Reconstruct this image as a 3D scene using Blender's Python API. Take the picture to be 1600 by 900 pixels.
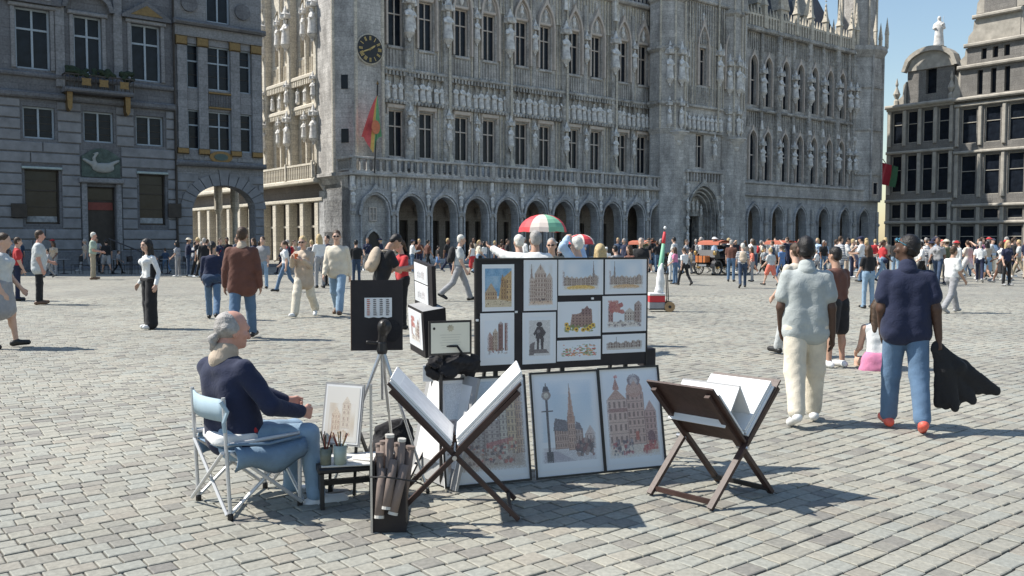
import bpy, bmesh, math, random
import numpy as np
from mathutils import Vector, Matrix, Euler
for _o in list(bpy.data.objects): bpy.data.objects.remove(_o)
R = math.radians
random.seed(7); RNG = np.random.default_rng(7)
SC = bpy.context.scene
COL = SC.collection
# ------------------------------------------------------------------ camera, sky, sun, exposure
CAM_H = 1.62; FPX = 1378.0; HOR = 377.0
PITCH = math.atan((450 - HOR) / FPX)
_cd = bpy.data.cameras.new('camera'); CAM = bpy.data.objects.new('camera', _cd); COL.objects.link(CAM)
CAM.location = (0, 0, CAM_H); CAM.rotation_euler = (R(90) - PITCH, 0, 0)
_cd.sensor_width = 36.0; _cd.lens = 36.0 * FPX / 1600.0; _cd.clip_start = 0.05; _cd.clip_end = 3000
SC.camera = CAM
SUN_EL = R(50.5)
_tr = Vector((1.0, -0.13, 0)).normalized()           # horizontal direction the sunlight travels
SUN_DIR = Vector((_tr.x * math.cos(SUN_EL), _tr.y * math.cos(SUN_EL), -math.sin(SUN_EL)))
W = bpy.data.worlds.new('World'); SC.world = W; W.use_nodes = True
_nt = W.node_tree; _bg = _nt.nodes['Background']
_sky = _nt.nodes.new('ShaderNodeTexSky'); _sky.sky_type = 'NISHITA'; _sky.sun_disc = False
_sky.sun_elevation = SUN_EL; _sky.sun_rotation = math.atan2(-_tr.x, -_tr.y)
_sky.air_density = 1.35; _sky.dust_density = 0.5; _sky.ozone_density = 2.0
_nt.links.new(_sky.outputs['Color'], _bg.inputs['Color']); _bg.inputs['Strength'].default_value = 0.110
_sl = bpy.data.lights.new('sun', 'SUN'); _sl.energy = 5.0; _sl.angle = R(0.53); _sl.color = (1.0, 0.95, 0.865)
SUN = bpy.data.objects.new('sun', _sl); COL.objects.link(SUN)
SUN.rotation_euler = SUN_DIR.to_track_quat('-Z', 'Y').to_euler(); SUN.location = (-40, 20, 60)
SC.view_settings.view_transform = 'Standard'; SC.view_settings.look = 'None'
SC.view_settings.gamma = 1.0; SC.view_settings.use_curve_mapping = False
SC.view_settings.exposure = 0.46
SC.cycles.max_bounces = 6; SC.cycles.diffuse_bounces = 3; SC.cycles.glossy_bounces = 3
SC.cycles.caustics_reflective = False; SC.cycles.caustics_refractive = False
# ------------------------------------------------------------------ pixel helpers
_F = Vector((0, math.cos(PITCH), -math.sin(PITCH))); _U = Vector((0, math.sin(PITCH), math.cos(PITCH)))
CP = Vector((0, 0, CAM_H))
def ray(x, y): return _F + Vector((1, 0, 0)) * ((x - 800) / FPX) + _U * ((450 - y) / FPX)
def ground(x, y, z=0.0):
    r = ray(x, y); return CP + r * ((z - CAM_H) / r.z)
def atY(x, y, Y):
    r = ray(x, y); return CP + r * (Y / r.y)
def onplane(x, y, p, n):
    r = ray(x, y); return CP + r * ((p - CP).dot(n) / r.dot(n))
# ------------------------------------------------------------------ tags and objects
def tag(o, label=None, cat=None, group=None, kind=None):
    if label: o['label'] = label
    if cat: o['category'] = cat
    if group: o['group'] = group
    if kind: o['kind'] = kind
    return o
def empty(name, loc=(0, 0, 0), rz=0.0, label=None, cat=None, group=None, parent=None):
    o = bpy.data.objects.new(name, None); COL.objects.link(o)
    o.location = loc; o.rotation_euler = (0, 0, rz); o.empty_display_size = 0.2
    if parent: o.parent = parent
    return tag(o, label, cat, group)
def link(name, mesh, parent=None, loc=(0, 0, 0), rot=(0, 0, 0), scale=(1, 1, 1)):
    o = bpy.data.objects.new(name, mesh); COL.objects.link(o)
    o.location = loc; o.rotation_euler = rot; o.scale = scale
    if parent: o.parent = parent
    return o
def copy_tree(o, parent=None):
    c = o.copy(); COL.objects.link(c); c.parent = parent
    for ch in o.children: copy_tree(ch, c)
    return c
# ------------------------------------------------------------------ materials
MATS = {}
def mat(name, col, rough=0.7, var=0.15, scale=6.0, bump=0.0, bscale=60.0, metal=0.0, coords='Object', bdist=0.02, distort=0.0, spec=0.4, tint=None, sheen=0.0, emis=None):
    if name in MATS: return MATS[name]
    m = bpy.data.materials.new(name); m.use_nodes = True; nt = m.node_tree; N = nt.nodes; L = nt.links
    b = N['Principled BSDF']; b.inputs['Roughness'].default_value = rough; b.inputs['Metallic'].default_value = metal
    b.inputs['Specular IOR Level'].default_value = spec
    if sheen: b.inputs['Sheen Weight'].default_value = sheen
    tc = N.new('ShaderNodeTexCoord')
    nz = N.new('ShaderNodeTexNoise'); nz.inputs['Scale'].default_value = scale; nz.inputs['Detail'].default_value = 6; nz.inputs['Roughness'].default_value = 0.62
    L.new(tc.outputs[coords], nz.inputs['Vector'])
    rp = N.new('ShaderNodeValToRGB'); e = rp.color_ramp.elements
    c2 = tint or col
    e[0].position = 0.28; e[1].position = 0.72
    e[0].color = (max(0, col[0] * (1 - var)), max(0, col[1] * (1 - var)), max(0, col[2] * (1 - var)), 1)
    e[1].color = (min(1, c2[0] * (1 + var)), min(1, c2[1] * (1 + var)), min(1, c2[2] * (1 + var)), 1)
    L.new(nz.outputs['Fac'], rp.inputs['Fac']); L.new(rp.outputs['Color'], b.inputs['Base Color'])
    if bump:
        n2 = N.new('ShaderNodeTexNoise'); n2.inputs['Scale'].default_value = bscale; n2.inputs['Detail'].default_value = 4; n2.inputs['Distortion'].default_value = distort
        L.new(tc.outputs[coords], n2.inputs['Vector'])
        bp = N.new('ShaderNodeBump'); bp.inputs['Strength'].default_value = bump; bp.inputs['Distance'].default_value = bdist
        L.new(n2.outputs['Fac'], bp.inputs['Height']); L.new(bp.outputs['Normal'], b.inputs['Normal'])
    if emis:
        b.inputs['Emission Color'].default_value = (*emis[:3], 1); b.inputs['Emission Strength'].default_value = emis[3]
    MATS[name] = m; return m
def stone_mat(name, col, dark, course=0.42, blen=0.9, soot=0.5, joint=0.35, relief=0.0, rscale=3.0, streak=0.4, jcol=0.55):
    """weathered ashlar: block joints, per block tone, soot stains, optional carved relief"""
    if name in MATS: return MATS[name]
    m = bpy.data.materials.new(name); m.use_nodes = True; nt = m.node_tree; N = nt.nodes; L = nt.links
    b = N['Principled BSDF']; b.inputs['Roughness'].default_value = 0.85; b.inputs['Specular IOR Level'].default_value = 0.25
    tc = N.new('ShaderNodeTexCoord'); sep = N.new('ShaderNodeSeparateXYZ'); L.new(tc.outputs['Object'], sep.inputs[0])
    add = N.new('ShaderNodeMath'); add.operation = 'ADD'; L.new(sep.outputs['X'], add.inputs[0]); L.new(sep.outputs['Y'], add.inputs[1])
    cmb = N.new('ShaderNodeCombineXYZ'); L.new(add.outputs[0], cmb.inputs['X']); L.new(sep.outputs['Z'], cmb.inputs['Y'])
    br = N.new('ShaderNodeTexBrick'); br.inputs['Scale'].default_value = 1.0; br.inputs['Brick Width'].default_value = blen
    br.inputs['Row Height'].default_value = course; br.inputs['Mortar Size'].default_value = 0.012; br.inputs['Mortar Smooth'].default_value = 0.3
    br.inputs['Color1'].default_value = (*col, 1); br.inputs['Color2'].default_value = (*[c * 0.8 for c in col], 1)
    br.inputs['Mortar'].default_value = (*[c * jcol for c in col], 1)
    L.new(cmb.outputs[0], br.inputs['Vector'])
    nz = N.new('ShaderNodeTexNoise'); nz.inputs['Scale'].default_value = 0.55; nz.inputs['Detail'].default_value = 9; nz.inputs['Roughness'].default_value = 0.7
    mp = N.new('ShaderNodeMapping'); mp.inputs['Scale'].default_value = (1.6, 1.6, 1 - streak * 0.8); L.new(tc.outputs['Object'], mp.inputs['Vector']); L.new(mp.outputs[0], nz.inputs['Vector'])
    rp = N.new('ShaderNodeValToRGB'); rp.color_ramp.elements[0].position = 0.36; rp.color_ramp.elements[1].position = 0.66
    L.new(nz.outputs['Fac'], rp.inputs['Fac'])
    n3 = N.new('ShaderNodeTexNoise'); n3.inputs['Scale'].default_value = 9.0; n3.inputs['Detail'].default_value = 5; L.new(tc.outputs['Object'], n3.inputs['Vector'])
    r3 = N.new('ShaderNodeValToRGB'); r3.color_ramp.elements[0].position = 0.3; r3.color_ramp.elements[1].position = 0.7
    r3.color_ramp.elements[0].color = (0.72, 0.72, 0.72, 1); r3.color_ramp.elements[1].color = (1.15, 1.15, 1.15, 1); L.new(n3.outputs['Fac'], r3.inputs['Fac'])
    mx = N.new('ShaderNodeMixRGB'); mx.blend_type = 'MIX'; L.new(br.outputs['Color'], mx.inputs['Color1']); mx.inputs['Color2'].default_value = (*dark, 1)
    sm = N.new('ShaderNodeMath'); sm.operation = 'MULTIPLY'; sm.inputs[1].default_value = soot
    iv = N.new('ShaderNodeMath'); iv.operation = 'SUBTRACT'; iv.inputs[0].default_value = 1.0; L.new(rp.outputs['Color'], iv.inputs[1])
    L.new(iv.outputs[0], sm.inputs[0]); L.new(sm.outputs[0], mx.inputs['Fac'])
    m2 = N.new('ShaderNodeMixRGB'); m2.blend_type = 'MULTIPLY'; m2.inputs['Fac'].default_value = 1.0
    L.new(mx.outputs[0], m2.inputs['Color1']); L.new(r3.outputs['Color'], m2.inputs['Color2']); L.new(m2.outputs[0], b.inputs['Base Color'])
    bp = N.new('ShaderNodeBump'); bp.inputs['Strength'].default_value = joint; bp.inputs['Distance'].default_value = 0.03
    L.new(br.outputs['Fac'], bp.inputs['Height']); bp.invert = True
    last = bp
    if relief:
        vo = N.new('ShaderNodeTexVoronoi'); vo.inputs['Scale'].default_value = rscale; L.new(tc.outputs['Object'], vo.inputs['Vector'])
        b2 = N.new('ShaderNodeBump'); b2.inputs['Strength'].default_value = relief; b2.inputs['Distance'].default_value = 0.110
        L.new(vo.outputs['Distance'], b2.inputs['Height']); L.new(bp.outputs['Normal'], b2.inputs['Normal']); last = b2
    b3 = N.new('ShaderNodeBump'); b3.inputs['Strength'].default_value = 0.25; b3.inputs['Distance'].default_value = 0.03
    L.new(n3.outputs['Fac'], b3.inputs['Height']); L.new(last.outputs['Normal'], b3.inputs['Normal']); L.new(b3.outputs['Normal'], b.inputs['Normal'])
    MATS[name] = m; return m
def glass_mat(name='window_glass', col=(0.012, 0.016, 0.024)):
    return mat(name, col, rough=0.25, var=0.5, scale=1.5, spec=0.22)
# ------------------------------------------------------------------ mesh builder
class MB:
    def __init__(s): s.v = []; s.f = []; s.m = []; s.cur = 0
    def face(s, pts):
        i = len(s.v); s.v.extend([tuple(p) for p in pts]); s.f.append(tuple(range(i, i + len(pts)))); s.m.append(s.cur); return s
    def raw(s, vs, fs):
        i = len(s.v); s.v.extend([tuple(p) for p in vs])
        for f in fs: s.f.append(tuple(i + k for k in f)); s.m.append(s.cur)
        return s
    def box(s, x0, x1, y0, y1, z0, z1):
        return s.raw([(x0, y0, z0), (x1, y0, z0), (x1, y1, z0), (x0, y1, z0), (x0, y0, z1), (x1, y0, z1), (x1, y1, z1), (x0, y1, z1)],
                     [(3, 2, 1, 0), (4, 5, 6, 7), (0, 1, 5, 4), (1, 2, 6, 5), (2, 3, 7, 6), (3, 0, 4, 7)])
    def cbox(s, x0, x1, y0, y1, z0, z1, c=0.02):
        """box with chamfered front (-y) edges and top edges"""
        lo = [(x0, y1, z0), (x1, y1, z0), (x1, y1, z1), (x0, y1, z1)]
        mi = [(x0, y0 + c, z0), (x1, y0 + c, z0), (x1, y0 + c, z1), (x0, y0 + c, z1)]
        fr = [(x0 + c, y0, z0 + c), (x1 - c, y0, z0 + c), (x1 - c, y0, z1 - c), (x0 + c, y0, z1 - c)]
        fs = [(8, 9, 10, 11)]
        for k in range(4):
            j = (k + 1) % 4; fs.append((4 + k, 4 + j, 8 + j, 8 + k)); fs.append((k, j, 4 + j, 4 + k))
        return s.raw(lo + mi + fr, fs)
    def prism(s, poly, z0, z1, cap=True):
        n = len(poly); vs = [(p[0], p[1], z0) for p in poly] + [(p[0], p[1], z1) for p in poly]
        fs = [(k, (k + 1) % n, n + (k + 1) % n, n + k) for k in range(n)]
        if cap: fs += [tuple(range(n - 1, -1, -1)), tuple(range(n, 2 * n))]
        return s.raw(vs, fs)
    def frustum(s, poly, z0, poly2, z1, cap=True):
        n = len(poly); vs = [(p[0], p[1], z0) for p in poly] + [(p[0], p[1], z1) for p in poly2]
        fs = [(k, (k + 1) % n, n + (k + 1) % n, n + k) for k in range(n)]
        if cap: fs += [tuple(range(n - 1, -1, -1)), tuple(range(n, 2 * n))]
        return s.raw(vs, fs)
    def xzprism(s, poly, y0, y1):
        n = len(poly); vs = [(p[0], y0, p[1]) for p in poly] + [(p[0], y1, p[1]) for p in poly]
        fs = [(k, n + k, n + (k + 1) % n, (k + 1) % n) for k in range(n)]
        fs += [tuple(range(n)), tuple(range(2 * n - 1, n - 1, -1))]
        return s.raw(vs, fs)
    def lathe(s, prof, cx=0, cy=0, n=10, z=0, capt=True):
        vs = []; fs = []
        for (r, h) in prof:
            for k in range(n):
                a = 2 * math.pi * k / n; vs.append((cx + r * math.cos(a), cy + r * math.sin(a), z + h))
        for i in range(len(prof) - 1):
            for k in range(n):
                j = (k + 1) % n; fs.append((i * n + k, i * n + j, (i + 1) * n + j, (i + 1) * n + k))
        if capt: fs.append(tuple(range(n - 1, -1, -1))); fs.append(tuple((len(prof) - 1) * n + k for k in range(n)))
        return s.raw(vs, fs)
    def tube(s, pts, r, n=8, cap=True):
        pts = [Vector(p) for p in pts]; rs = r if isinstance(r, (list, tuple)) else [r] * len(pts)
        vs = []; fs = []; up = None
        for i, p in enumerate(pts):
            d = (pts[min(i + 1, len(pts) - 1)] - pts[max(i - 1, 0)]).normalized()
            if up is None:
                up = Vector((0, 0, 1)) if abs(d.z) < 0.9 else Vector((1, 0, 0))
            a = d.cross(up).normalized(); b = a.cross(d).normalized(); up = b
            for k in range(n):
                t = 2 * math.pi * k / n; vs.append(p + a * (math.cos(t) * rs[i]) + b * (math.sin(t) * rs[i]))
        for i in range(len(pts) - 1):
            for k in range(n):
                j = (k + 1) % n; fs.append((i * n + k, (i + 1) * n + k, (i + 1) * n + j, i * n + j))
        if cap: fs.append(tuple(range(n))); fs.append(tuple(len(pts) * n - 1 - k for k in range(n)))
        return s.raw(vs, fs)
    def bar(s, p, q, w, h, up=(0, 0, 1)):
        p = Vector(p); q = Vector(q); d = (q - p).normalized(); u = Vector(up)
        a = d.cross(u).normalized(); b = a.cross(d).normalized()
        vs = []
        for e in (p, q):
            for (i, j) in ((-1, -1), (1, -1), (1, 1), (-1, 1)): vs.append(e + a * (i * w / 2) + b * (j * h / 2))
        return s.raw(vs, [(0, 1, 2, 3), (7, 6, 5, 4), (0, 4, 5, 1), (1, 5, 6, 2), (2, 6, 7, 3), (3, 7, 4, 0)])
    def slab(s, o, ex, ey, n, w, h, t):
        """thin board: origin corner o, unit axes ex, ey, thickness t along n (both sides from 0 to -t)"""
        o = Vector(o); c = [o, o + ex * w, o + ex * w + ey * h, o + ey * h]
        vs = c + [p - n * t for p in c]
        return s.raw(vs, [(0, 1, 2, 3), (7, 6, 5, 4), (0, 4, 5, 1), (1, 5, 6, 2), (2, 6, 7, 3), (3, 7, 4, 0)])
    def mesh(s, name, mats, smooth=False, fix=True):
        me = bpy.data.meshes.new(name); me.from_pydata(s.v, [], s.f)
        if not isinstance(mats, (list, tuple)): mats = [mats]
        for m in mats: me.materials.append(m)
        if len(mats) > 1: me.polygons.foreach_set('material_index', s.m)
        if fix:
            bm = bmesh.new(); bm.from_mesh(me); bmesh.ops.recalc_face_normals(bm, faces=bm.faces); bm.to_mesh(me); bm.free()
        if smooth: me.polygons.foreach_set('use_smooth', [True] * len(me.polygons))
        me.update(); return me
    def build(s, name, mats, parent=None, smooth=False, loc=(0, 0, 0), rot=(0, 0, 0), fix=True):
        return link(name, s.mesh(name, mats, smooth, fix), parent, loc, rot)
def weld(me, d=1e-4):
    bm = bmesh.new(); bm.from_mesh(me); bmesh.ops.remove_doubles(bm, verts=bm.verts, dist=d); bmesh.ops.recalc_face_normals(bm, faces=bm.faces); bm.to_mesh(me); bm.free(); return me
def archtop(x, cx, hw, zs, za):
    u = abs(x - cx); H = za - zs
    if u >= hw: return zs
    if H < hw: return zs + H * math.sqrt(max(0, 1 - (u / hw) ** 2))
    c = (H * H - hw * hw) / (2 * hw); r = hw + c
    return zs + math.sqrt(max(0, r * r - (u + c) ** 2))
def wall_holes(mb, x0, x1, z0, z1, y, holes, depth, topf=None, n=12):
    """flat wall in the xz plane at y with openings dict(x0,x1,z0,z1[,zs]) and reveals going to y+depth"""
    xs = {x0, x1}
    for h in holes:
        xs |= {h['x0'], h['x1']}
        if h.get('zs') is not None:
            for k in range(1, n): xs.add(h['x0'] + (h['x1'] - h['x0']) * k / n)
    xs = sorted(x for x in xs if x0 - 1e-6 <= x <= x1 + 1e-6)
    def top(h, x):
        if h.get('zs') is None: return h['z1']
        return archtop(x, (h['x0'] + h['x1']) / 2, (h['x1'] - h['x0']) / 2, h['zs'], h['z1'])
    for a, b in zip(xs[:-1], xs[1:]):
        if b - a < 1e-6: continue
        mid = (a + b) / 2; za = zb = z0
        for h in sorted([h for h in holes if h['x0'] < mid < h['x1']], key=lambda h: h['z0']):
            if h['z0'] > za + 1e-6: mb.face([(a, y, za), (b, y, zb), (b, y, h['z0']), (a, y, h['z0'])])
            za, zb = top(h, a), top(h, b)
            hd = h.get('depth', depth)
            mb.face([(a, y, za), (b, y, zb), (b, y + hd, zb), (a, y + hd, za)])
            mb.face([(a, y, h['z0']), (a, y + hd, h['z0']), (b, y + hd, h['z0']), (b, y, h['z0'])])
        ta = topf(a) if topf else z1; tb = topf(b) if topf else z1
        mb.face([(a, y, za), (b, y, zb), (b, y, tb), (a, y, ta)])
    for h in holes:
        hd = h.get('depth', depth); zt = h['zs'] if h.get('zs') is not None else h['z1']
        mb.face([(h['x0'], y, h['z0']), (h['x0'], y, zt), (h['x0'], y + hd, zt), (h['x0'], y + hd, h['z0'])])
        mb.face([(h['x1'], y, h['z0']), (h['x1'], y + hd, h['z0']), (h['x1'], y + hd, zt), (h['x1'], y, zt)])
    return mb
def arch_ring(mb, cx, hw, zs, za, w, y0, y1, zj=None, n=14, ogee=0.0):
    """moulding following an arch: from y0 (front) to y1 (wall), radial width w, jambs down to zj"""
    inn = []; out = []
    if zj is not None: inn.append((cx - hw, zj)); out.append((cx - hw - w, zj))
    for k in range(n + 1):
        x = cx - hw + 2 * hw * k / n; z = archtop(x, cx, hw, zs, za); inn.append((x, z))
        xo = cx - (hw + w) + 2 * (hw + w) * k / n; u = 1 - abs(xo - cx) / (hw + w)
        out.append((xo, archtop(xo, cx, hw + w, zs, za + w * 1.2) + ogee * u ** 5))
    if zj is not None: inn.append((cx + hw, zj)); out.append((cx + hw + w, zj))
    for k in range(len(inn) - 1):
        a, b, c, d = inn[k], inn[k + 1], out[k + 1], out[k]
        mb.face([(a[0], y0, a[1]), (b[0], y0, b[1]), (c[0], y0, c[1]), (d[0], y0, d[1])])
        mb.face([(d[0], y0, d[1]), (c[0], y0, c[1]), (c[0], y1, c[1]), (d[0], y1, d[1])])
        mb.face([(a[0], y0, a[1]), (a[0], y1, a[1]), (b[0], y1, b[1]), (b[0], y0, b[1])])
    return mb
# ------------------------------------------------------------------ smooth implicit surfaces (figures, statues, soft things)
def surfnet(F, org, h):
    nx, ny, nz = F.shape; S = F < 0
    c = np.zeros((nx - 1, ny - 1, nz - 1), np.int8)
    for i in (0, 1):
        for j in (0, 1):
            for k in (0, 1): c += S[i:nx - 1 + i, j:ny - 1 + j, k:nz - 1 + k]
    I, J, K = np.nonzero((c > 0) & (c < 8)); nv = len(I)
    idx = np.full(c.shape, -1, np.int64); idx[I, J, K] = np.arange(nv)
    P = np.zeros((nv, 3)); cnt = np.zeros(nv)
    for ax in range(3):
        o = [(0, 0), (0, 1), (1, 0), (1, 1)]
        for (p, q) in o:
            a = [0, 0, 0]; oth = [d for d in range(3) if d != ax]; a[oth[0]] = p; a[oth[1]] = q
            b = list(a); b[ax] = 1
            fa = F[I + a[0], J + a[1], K + a[2]]; fb = F[I + b[0], J + b[1], K + b[2]]
            m = (fa < 0) != (fb < 0); t = np.where(m, fa / np.where(m, fa - fb, 1), 0)
            pt = np.array(a, float)[None, :] + np.zeros((nv, 3)); pt[:, ax] += t
            P[m] += pt[m]; cnt[m] += 1
    P /= np.maximum(cnt, 1)[:, None]
    P += np.stack([I, J, K], 1); V = P * h + np.array(org)
    quads = []
    for ax in range(3):
        u, v = [(1, 2), (2, 0), (0, 1)][ax]
        sl0 = [slice(None)] * 3; sl1 = [slice(None)] * 3; sl0[ax] = slice(0, -1); sl1[ax] = slice(1, None)
        A = S[tuple(sl0)]; B = S[tuple(sl1)]; D = A != B
        D = D.copy(); e = [slice(None)] * 3
        for d in (u, v):
            e0 = [slice(None)] * 3; e0[d] = 0; D[tuple(e0)] = False; e1 = [slice(None)] * 3; e1[d] = -1; D[tuple(e1)] = False
        ii = np.stack(np.nonzero(D), 1)
        if not len(ii): continue
        fl = A[ii[:, 0], ii[:, 1], ii[:, 2]]
        def cell(du, dv):
            q = ii.copy(); q[:, u] -= du; q[:, v] -= dv; return idx[q[:, 0], q[:, 1], q[:, 2]]
        q = np.stack([cell(1, 1), cell(0, 1), cell(0, 0), cell(1, 0)], 1)
        q[~fl] = q[~fl][:, ::-1]; quads.append(q)
    return V, (np.concatenate(quads) if quads else np.zeros((0, 4), int))
class SDF:
    """list of rounded cones and ellipsoids with a tag each"""
    def __init__(s): s.p = []
    def rc(s, a, b, r1, r2, t='skin', k=0.02):
        s.p.append(('rc', np.array(a, float), np.array(b, float), r1, r2, t, k)); return s
    def el(s, c, r, t='skin', k=0.02, rot=None):
        s.p.append(('el', np.array(c, float), np.array(r, float), np.eye(3) if rot is None else np.array(rot), 0, t, k)); return s
    def bounds(s, ps, pad):
        lo = np.full(3, 1e9); hi = -lo
        for p in ps:
            if p[0] == 'rc':
                for c, r in ((p[1], p[3]), (p[2], p[4])): lo = np.minimum(lo, c - r); hi = np.maximum(hi, c + r)
            else: r = max(p[2]); lo = np.minimum(lo, p[1] - r); hi = np.maximum(hi, p[1] + r)
        return lo - pad, hi + pad
    def field(s, h, tags=None, grow=0.0, shrink=None, fold=0.0, clip=None, foldf=9.0):
        ps = [p for p in s.p if tags is None or p[5] in tags]
        lo, hi = s.bounds(ps, 2.5 * h + max(grow, 0) + fold); n = np.ceil((hi - lo) / h).astype(int) + 1
        F = np.full(n, 0.25, np.float32); ID = np.zeros(n, np.int8)
        names = []
        ax = [lo[d] + h * np.arange(n[d]) for d in range(3)]
        for p in ps:
            if p[5] not in names: names.append(p[5])
            ti = names.index(p[5]); b0, b1 = s.bounds([p], 0.06 + 2 * h + p[6])
            i0 = np.maximum(((b0 - lo) / h).astype(int), 0); i1 = np.minimum(((b1 - lo) / h).astype(int) + 2, n)
            if (i1 <= i0).any(): continue
            X = ax[0][i0[0]:i1[0], None, None]; Y = ax[1][None, i0[1]:i1[1], None]; Z = ax[2][None, None, i0[2]:i1[2]]
            if p[0] == 'rc':
                a, b = p[1], p[2]; ba = b - a; L2 = max(float(ba @ ba), 1e-9)
                t = np.clip(((X - a[0]) * ba[0] + (Y - a[1]) * ba[1] + (Z - a[2]) * ba[2]) / L2, 0, 1)
                d = np.sqrt((X - a[0] - t * ba[0]) ** 2 + (Y - a[1] - t * ba[1]) ** 2 + (Z - a[2] - t * ba[2]) ** 2) - (p[3] + (p[4] - p[3]) * t)
            else:
                M = p[3]; x = X - p[1][0]; y = Y - p[1][1]; z = Z - p[1][2]
                q = [x * M[0, k] + y * M[1, k] + z * M[2, k] for k in range(3)]
                r = p[2]; k0 = np.sqrt(sum((q[k] / r[k]) ** 2 for k in range(3))); k1 = np.sqrt(sum((q[k] / r[k] ** 2) ** 2 for k in range(3)))
                d = k0 * (k0 - 1) / np.maximum(k1, 1e-6)
            if shrink and p[5] in shrink: d = d + shrink[p[5]]
            if grow: d = d - grow
            sl = (slice(i0[0], i1[0]), slice(i0[1], i1[1]), slice(i0[2], i1[2]))
            f = F[sl]; ID[sl] = np.where(d < f, ti, ID[sl])
            k = max(p[6], 1e-4); hh = np.maximum(k - np.abs(f - d), 0) / k
            F[sl] = np.minimum(f, d) - hh * hh * k * 0.25
        if fold:
            X = ax[0][:, None, None]; Y = ax[1][None, :, None]; Z = ax[2][None, None, :]
            q = foldf / 24.0
            A1 = .5 + .5 * np.sin(7 * q * Z + 2.0 * np.sin(5 * q * X + 1.7) + 3 * q * Y); A2 = .5 + .5 * np.sin(6 * q * X + 4 * q * Z + 2.2)
            w = A1 * np.sin(q * (34 * Z + 16 * X - 9 * Y) + 2.6 * np.sin(q * (9 * X + 5 * Z)) + 1.3 * np.sin(q * 21 * Y)) + A2 * np.sin(q * (30 * X + 12 * Z + 19 * Y) + 2.2 * np.sin(q * (11 * Z + 6 * Y))) * .8 + .35 * np.sin(q * (61 * Z - 40 * X + 25 * Y) + 2 * np.sin(q * 17 * X))
            F = F + (fold * w).astype(np.float32)
        if clip is not None:
            X = ax[0][:, None, None]; Y = ax[1][None, :, None]; Z = ax[2][None, None, :]
            for (pt, nn) in clip: F = np.maximum(F, ((X - pt[0]) * nn[0] + (Y - pt[1]) * nn[1] + (Z - pt[2]) * nn[2]).astype(np.float32))
        return F, ID, names, lo
    def mesh(s, name, h, mats, tags=None, smooth=True, **kw):
        """mats: a material, or a dict tag -> material slot order"""
        F, ID, names, lo = s.field(h, tags, **kw); V, Q = surfnet(F, lo, h)
        me = bpy.data.meshes.new(name); me.from_pydata([], [], [])
        me.vertices.add(len(V)); me.vertices.foreach_set('co', V.astype(np.float32).ravel())
        me.loops.add(len(Q) * 4); me.loops.foreach_set('vertex_index', Q.astype(np.int32).ravel())
        me.polygons.add(len(Q)); me.polygons.foreach_set('loop_start', np.arange(len(Q), dtype=np.int32) * 4)
        if isinstance(mats, dict):
            keys = list(mats)
            for k in keys: me.materials.append(mats[k])
            g = np.clip(np.round((V - lo) / h).astype(int), 0, np.array(F.shape) - 1); vt = ID[g[:, 0], g[:, 1], g[:, 2]]
            lut = np.array([keys.index(nm) if nm in keys else 0 for nm in names]); me.polygons.foreach_set('material_index', lut[vt[Q[:, 0]]].astype(np.int32))
        else: me.materials.append(mats)
        if smooth: me.polygons.foreach_set('use_smooth', np.ones(len(Q), bool))
        me.update(calc_edges=True); return me
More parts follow.
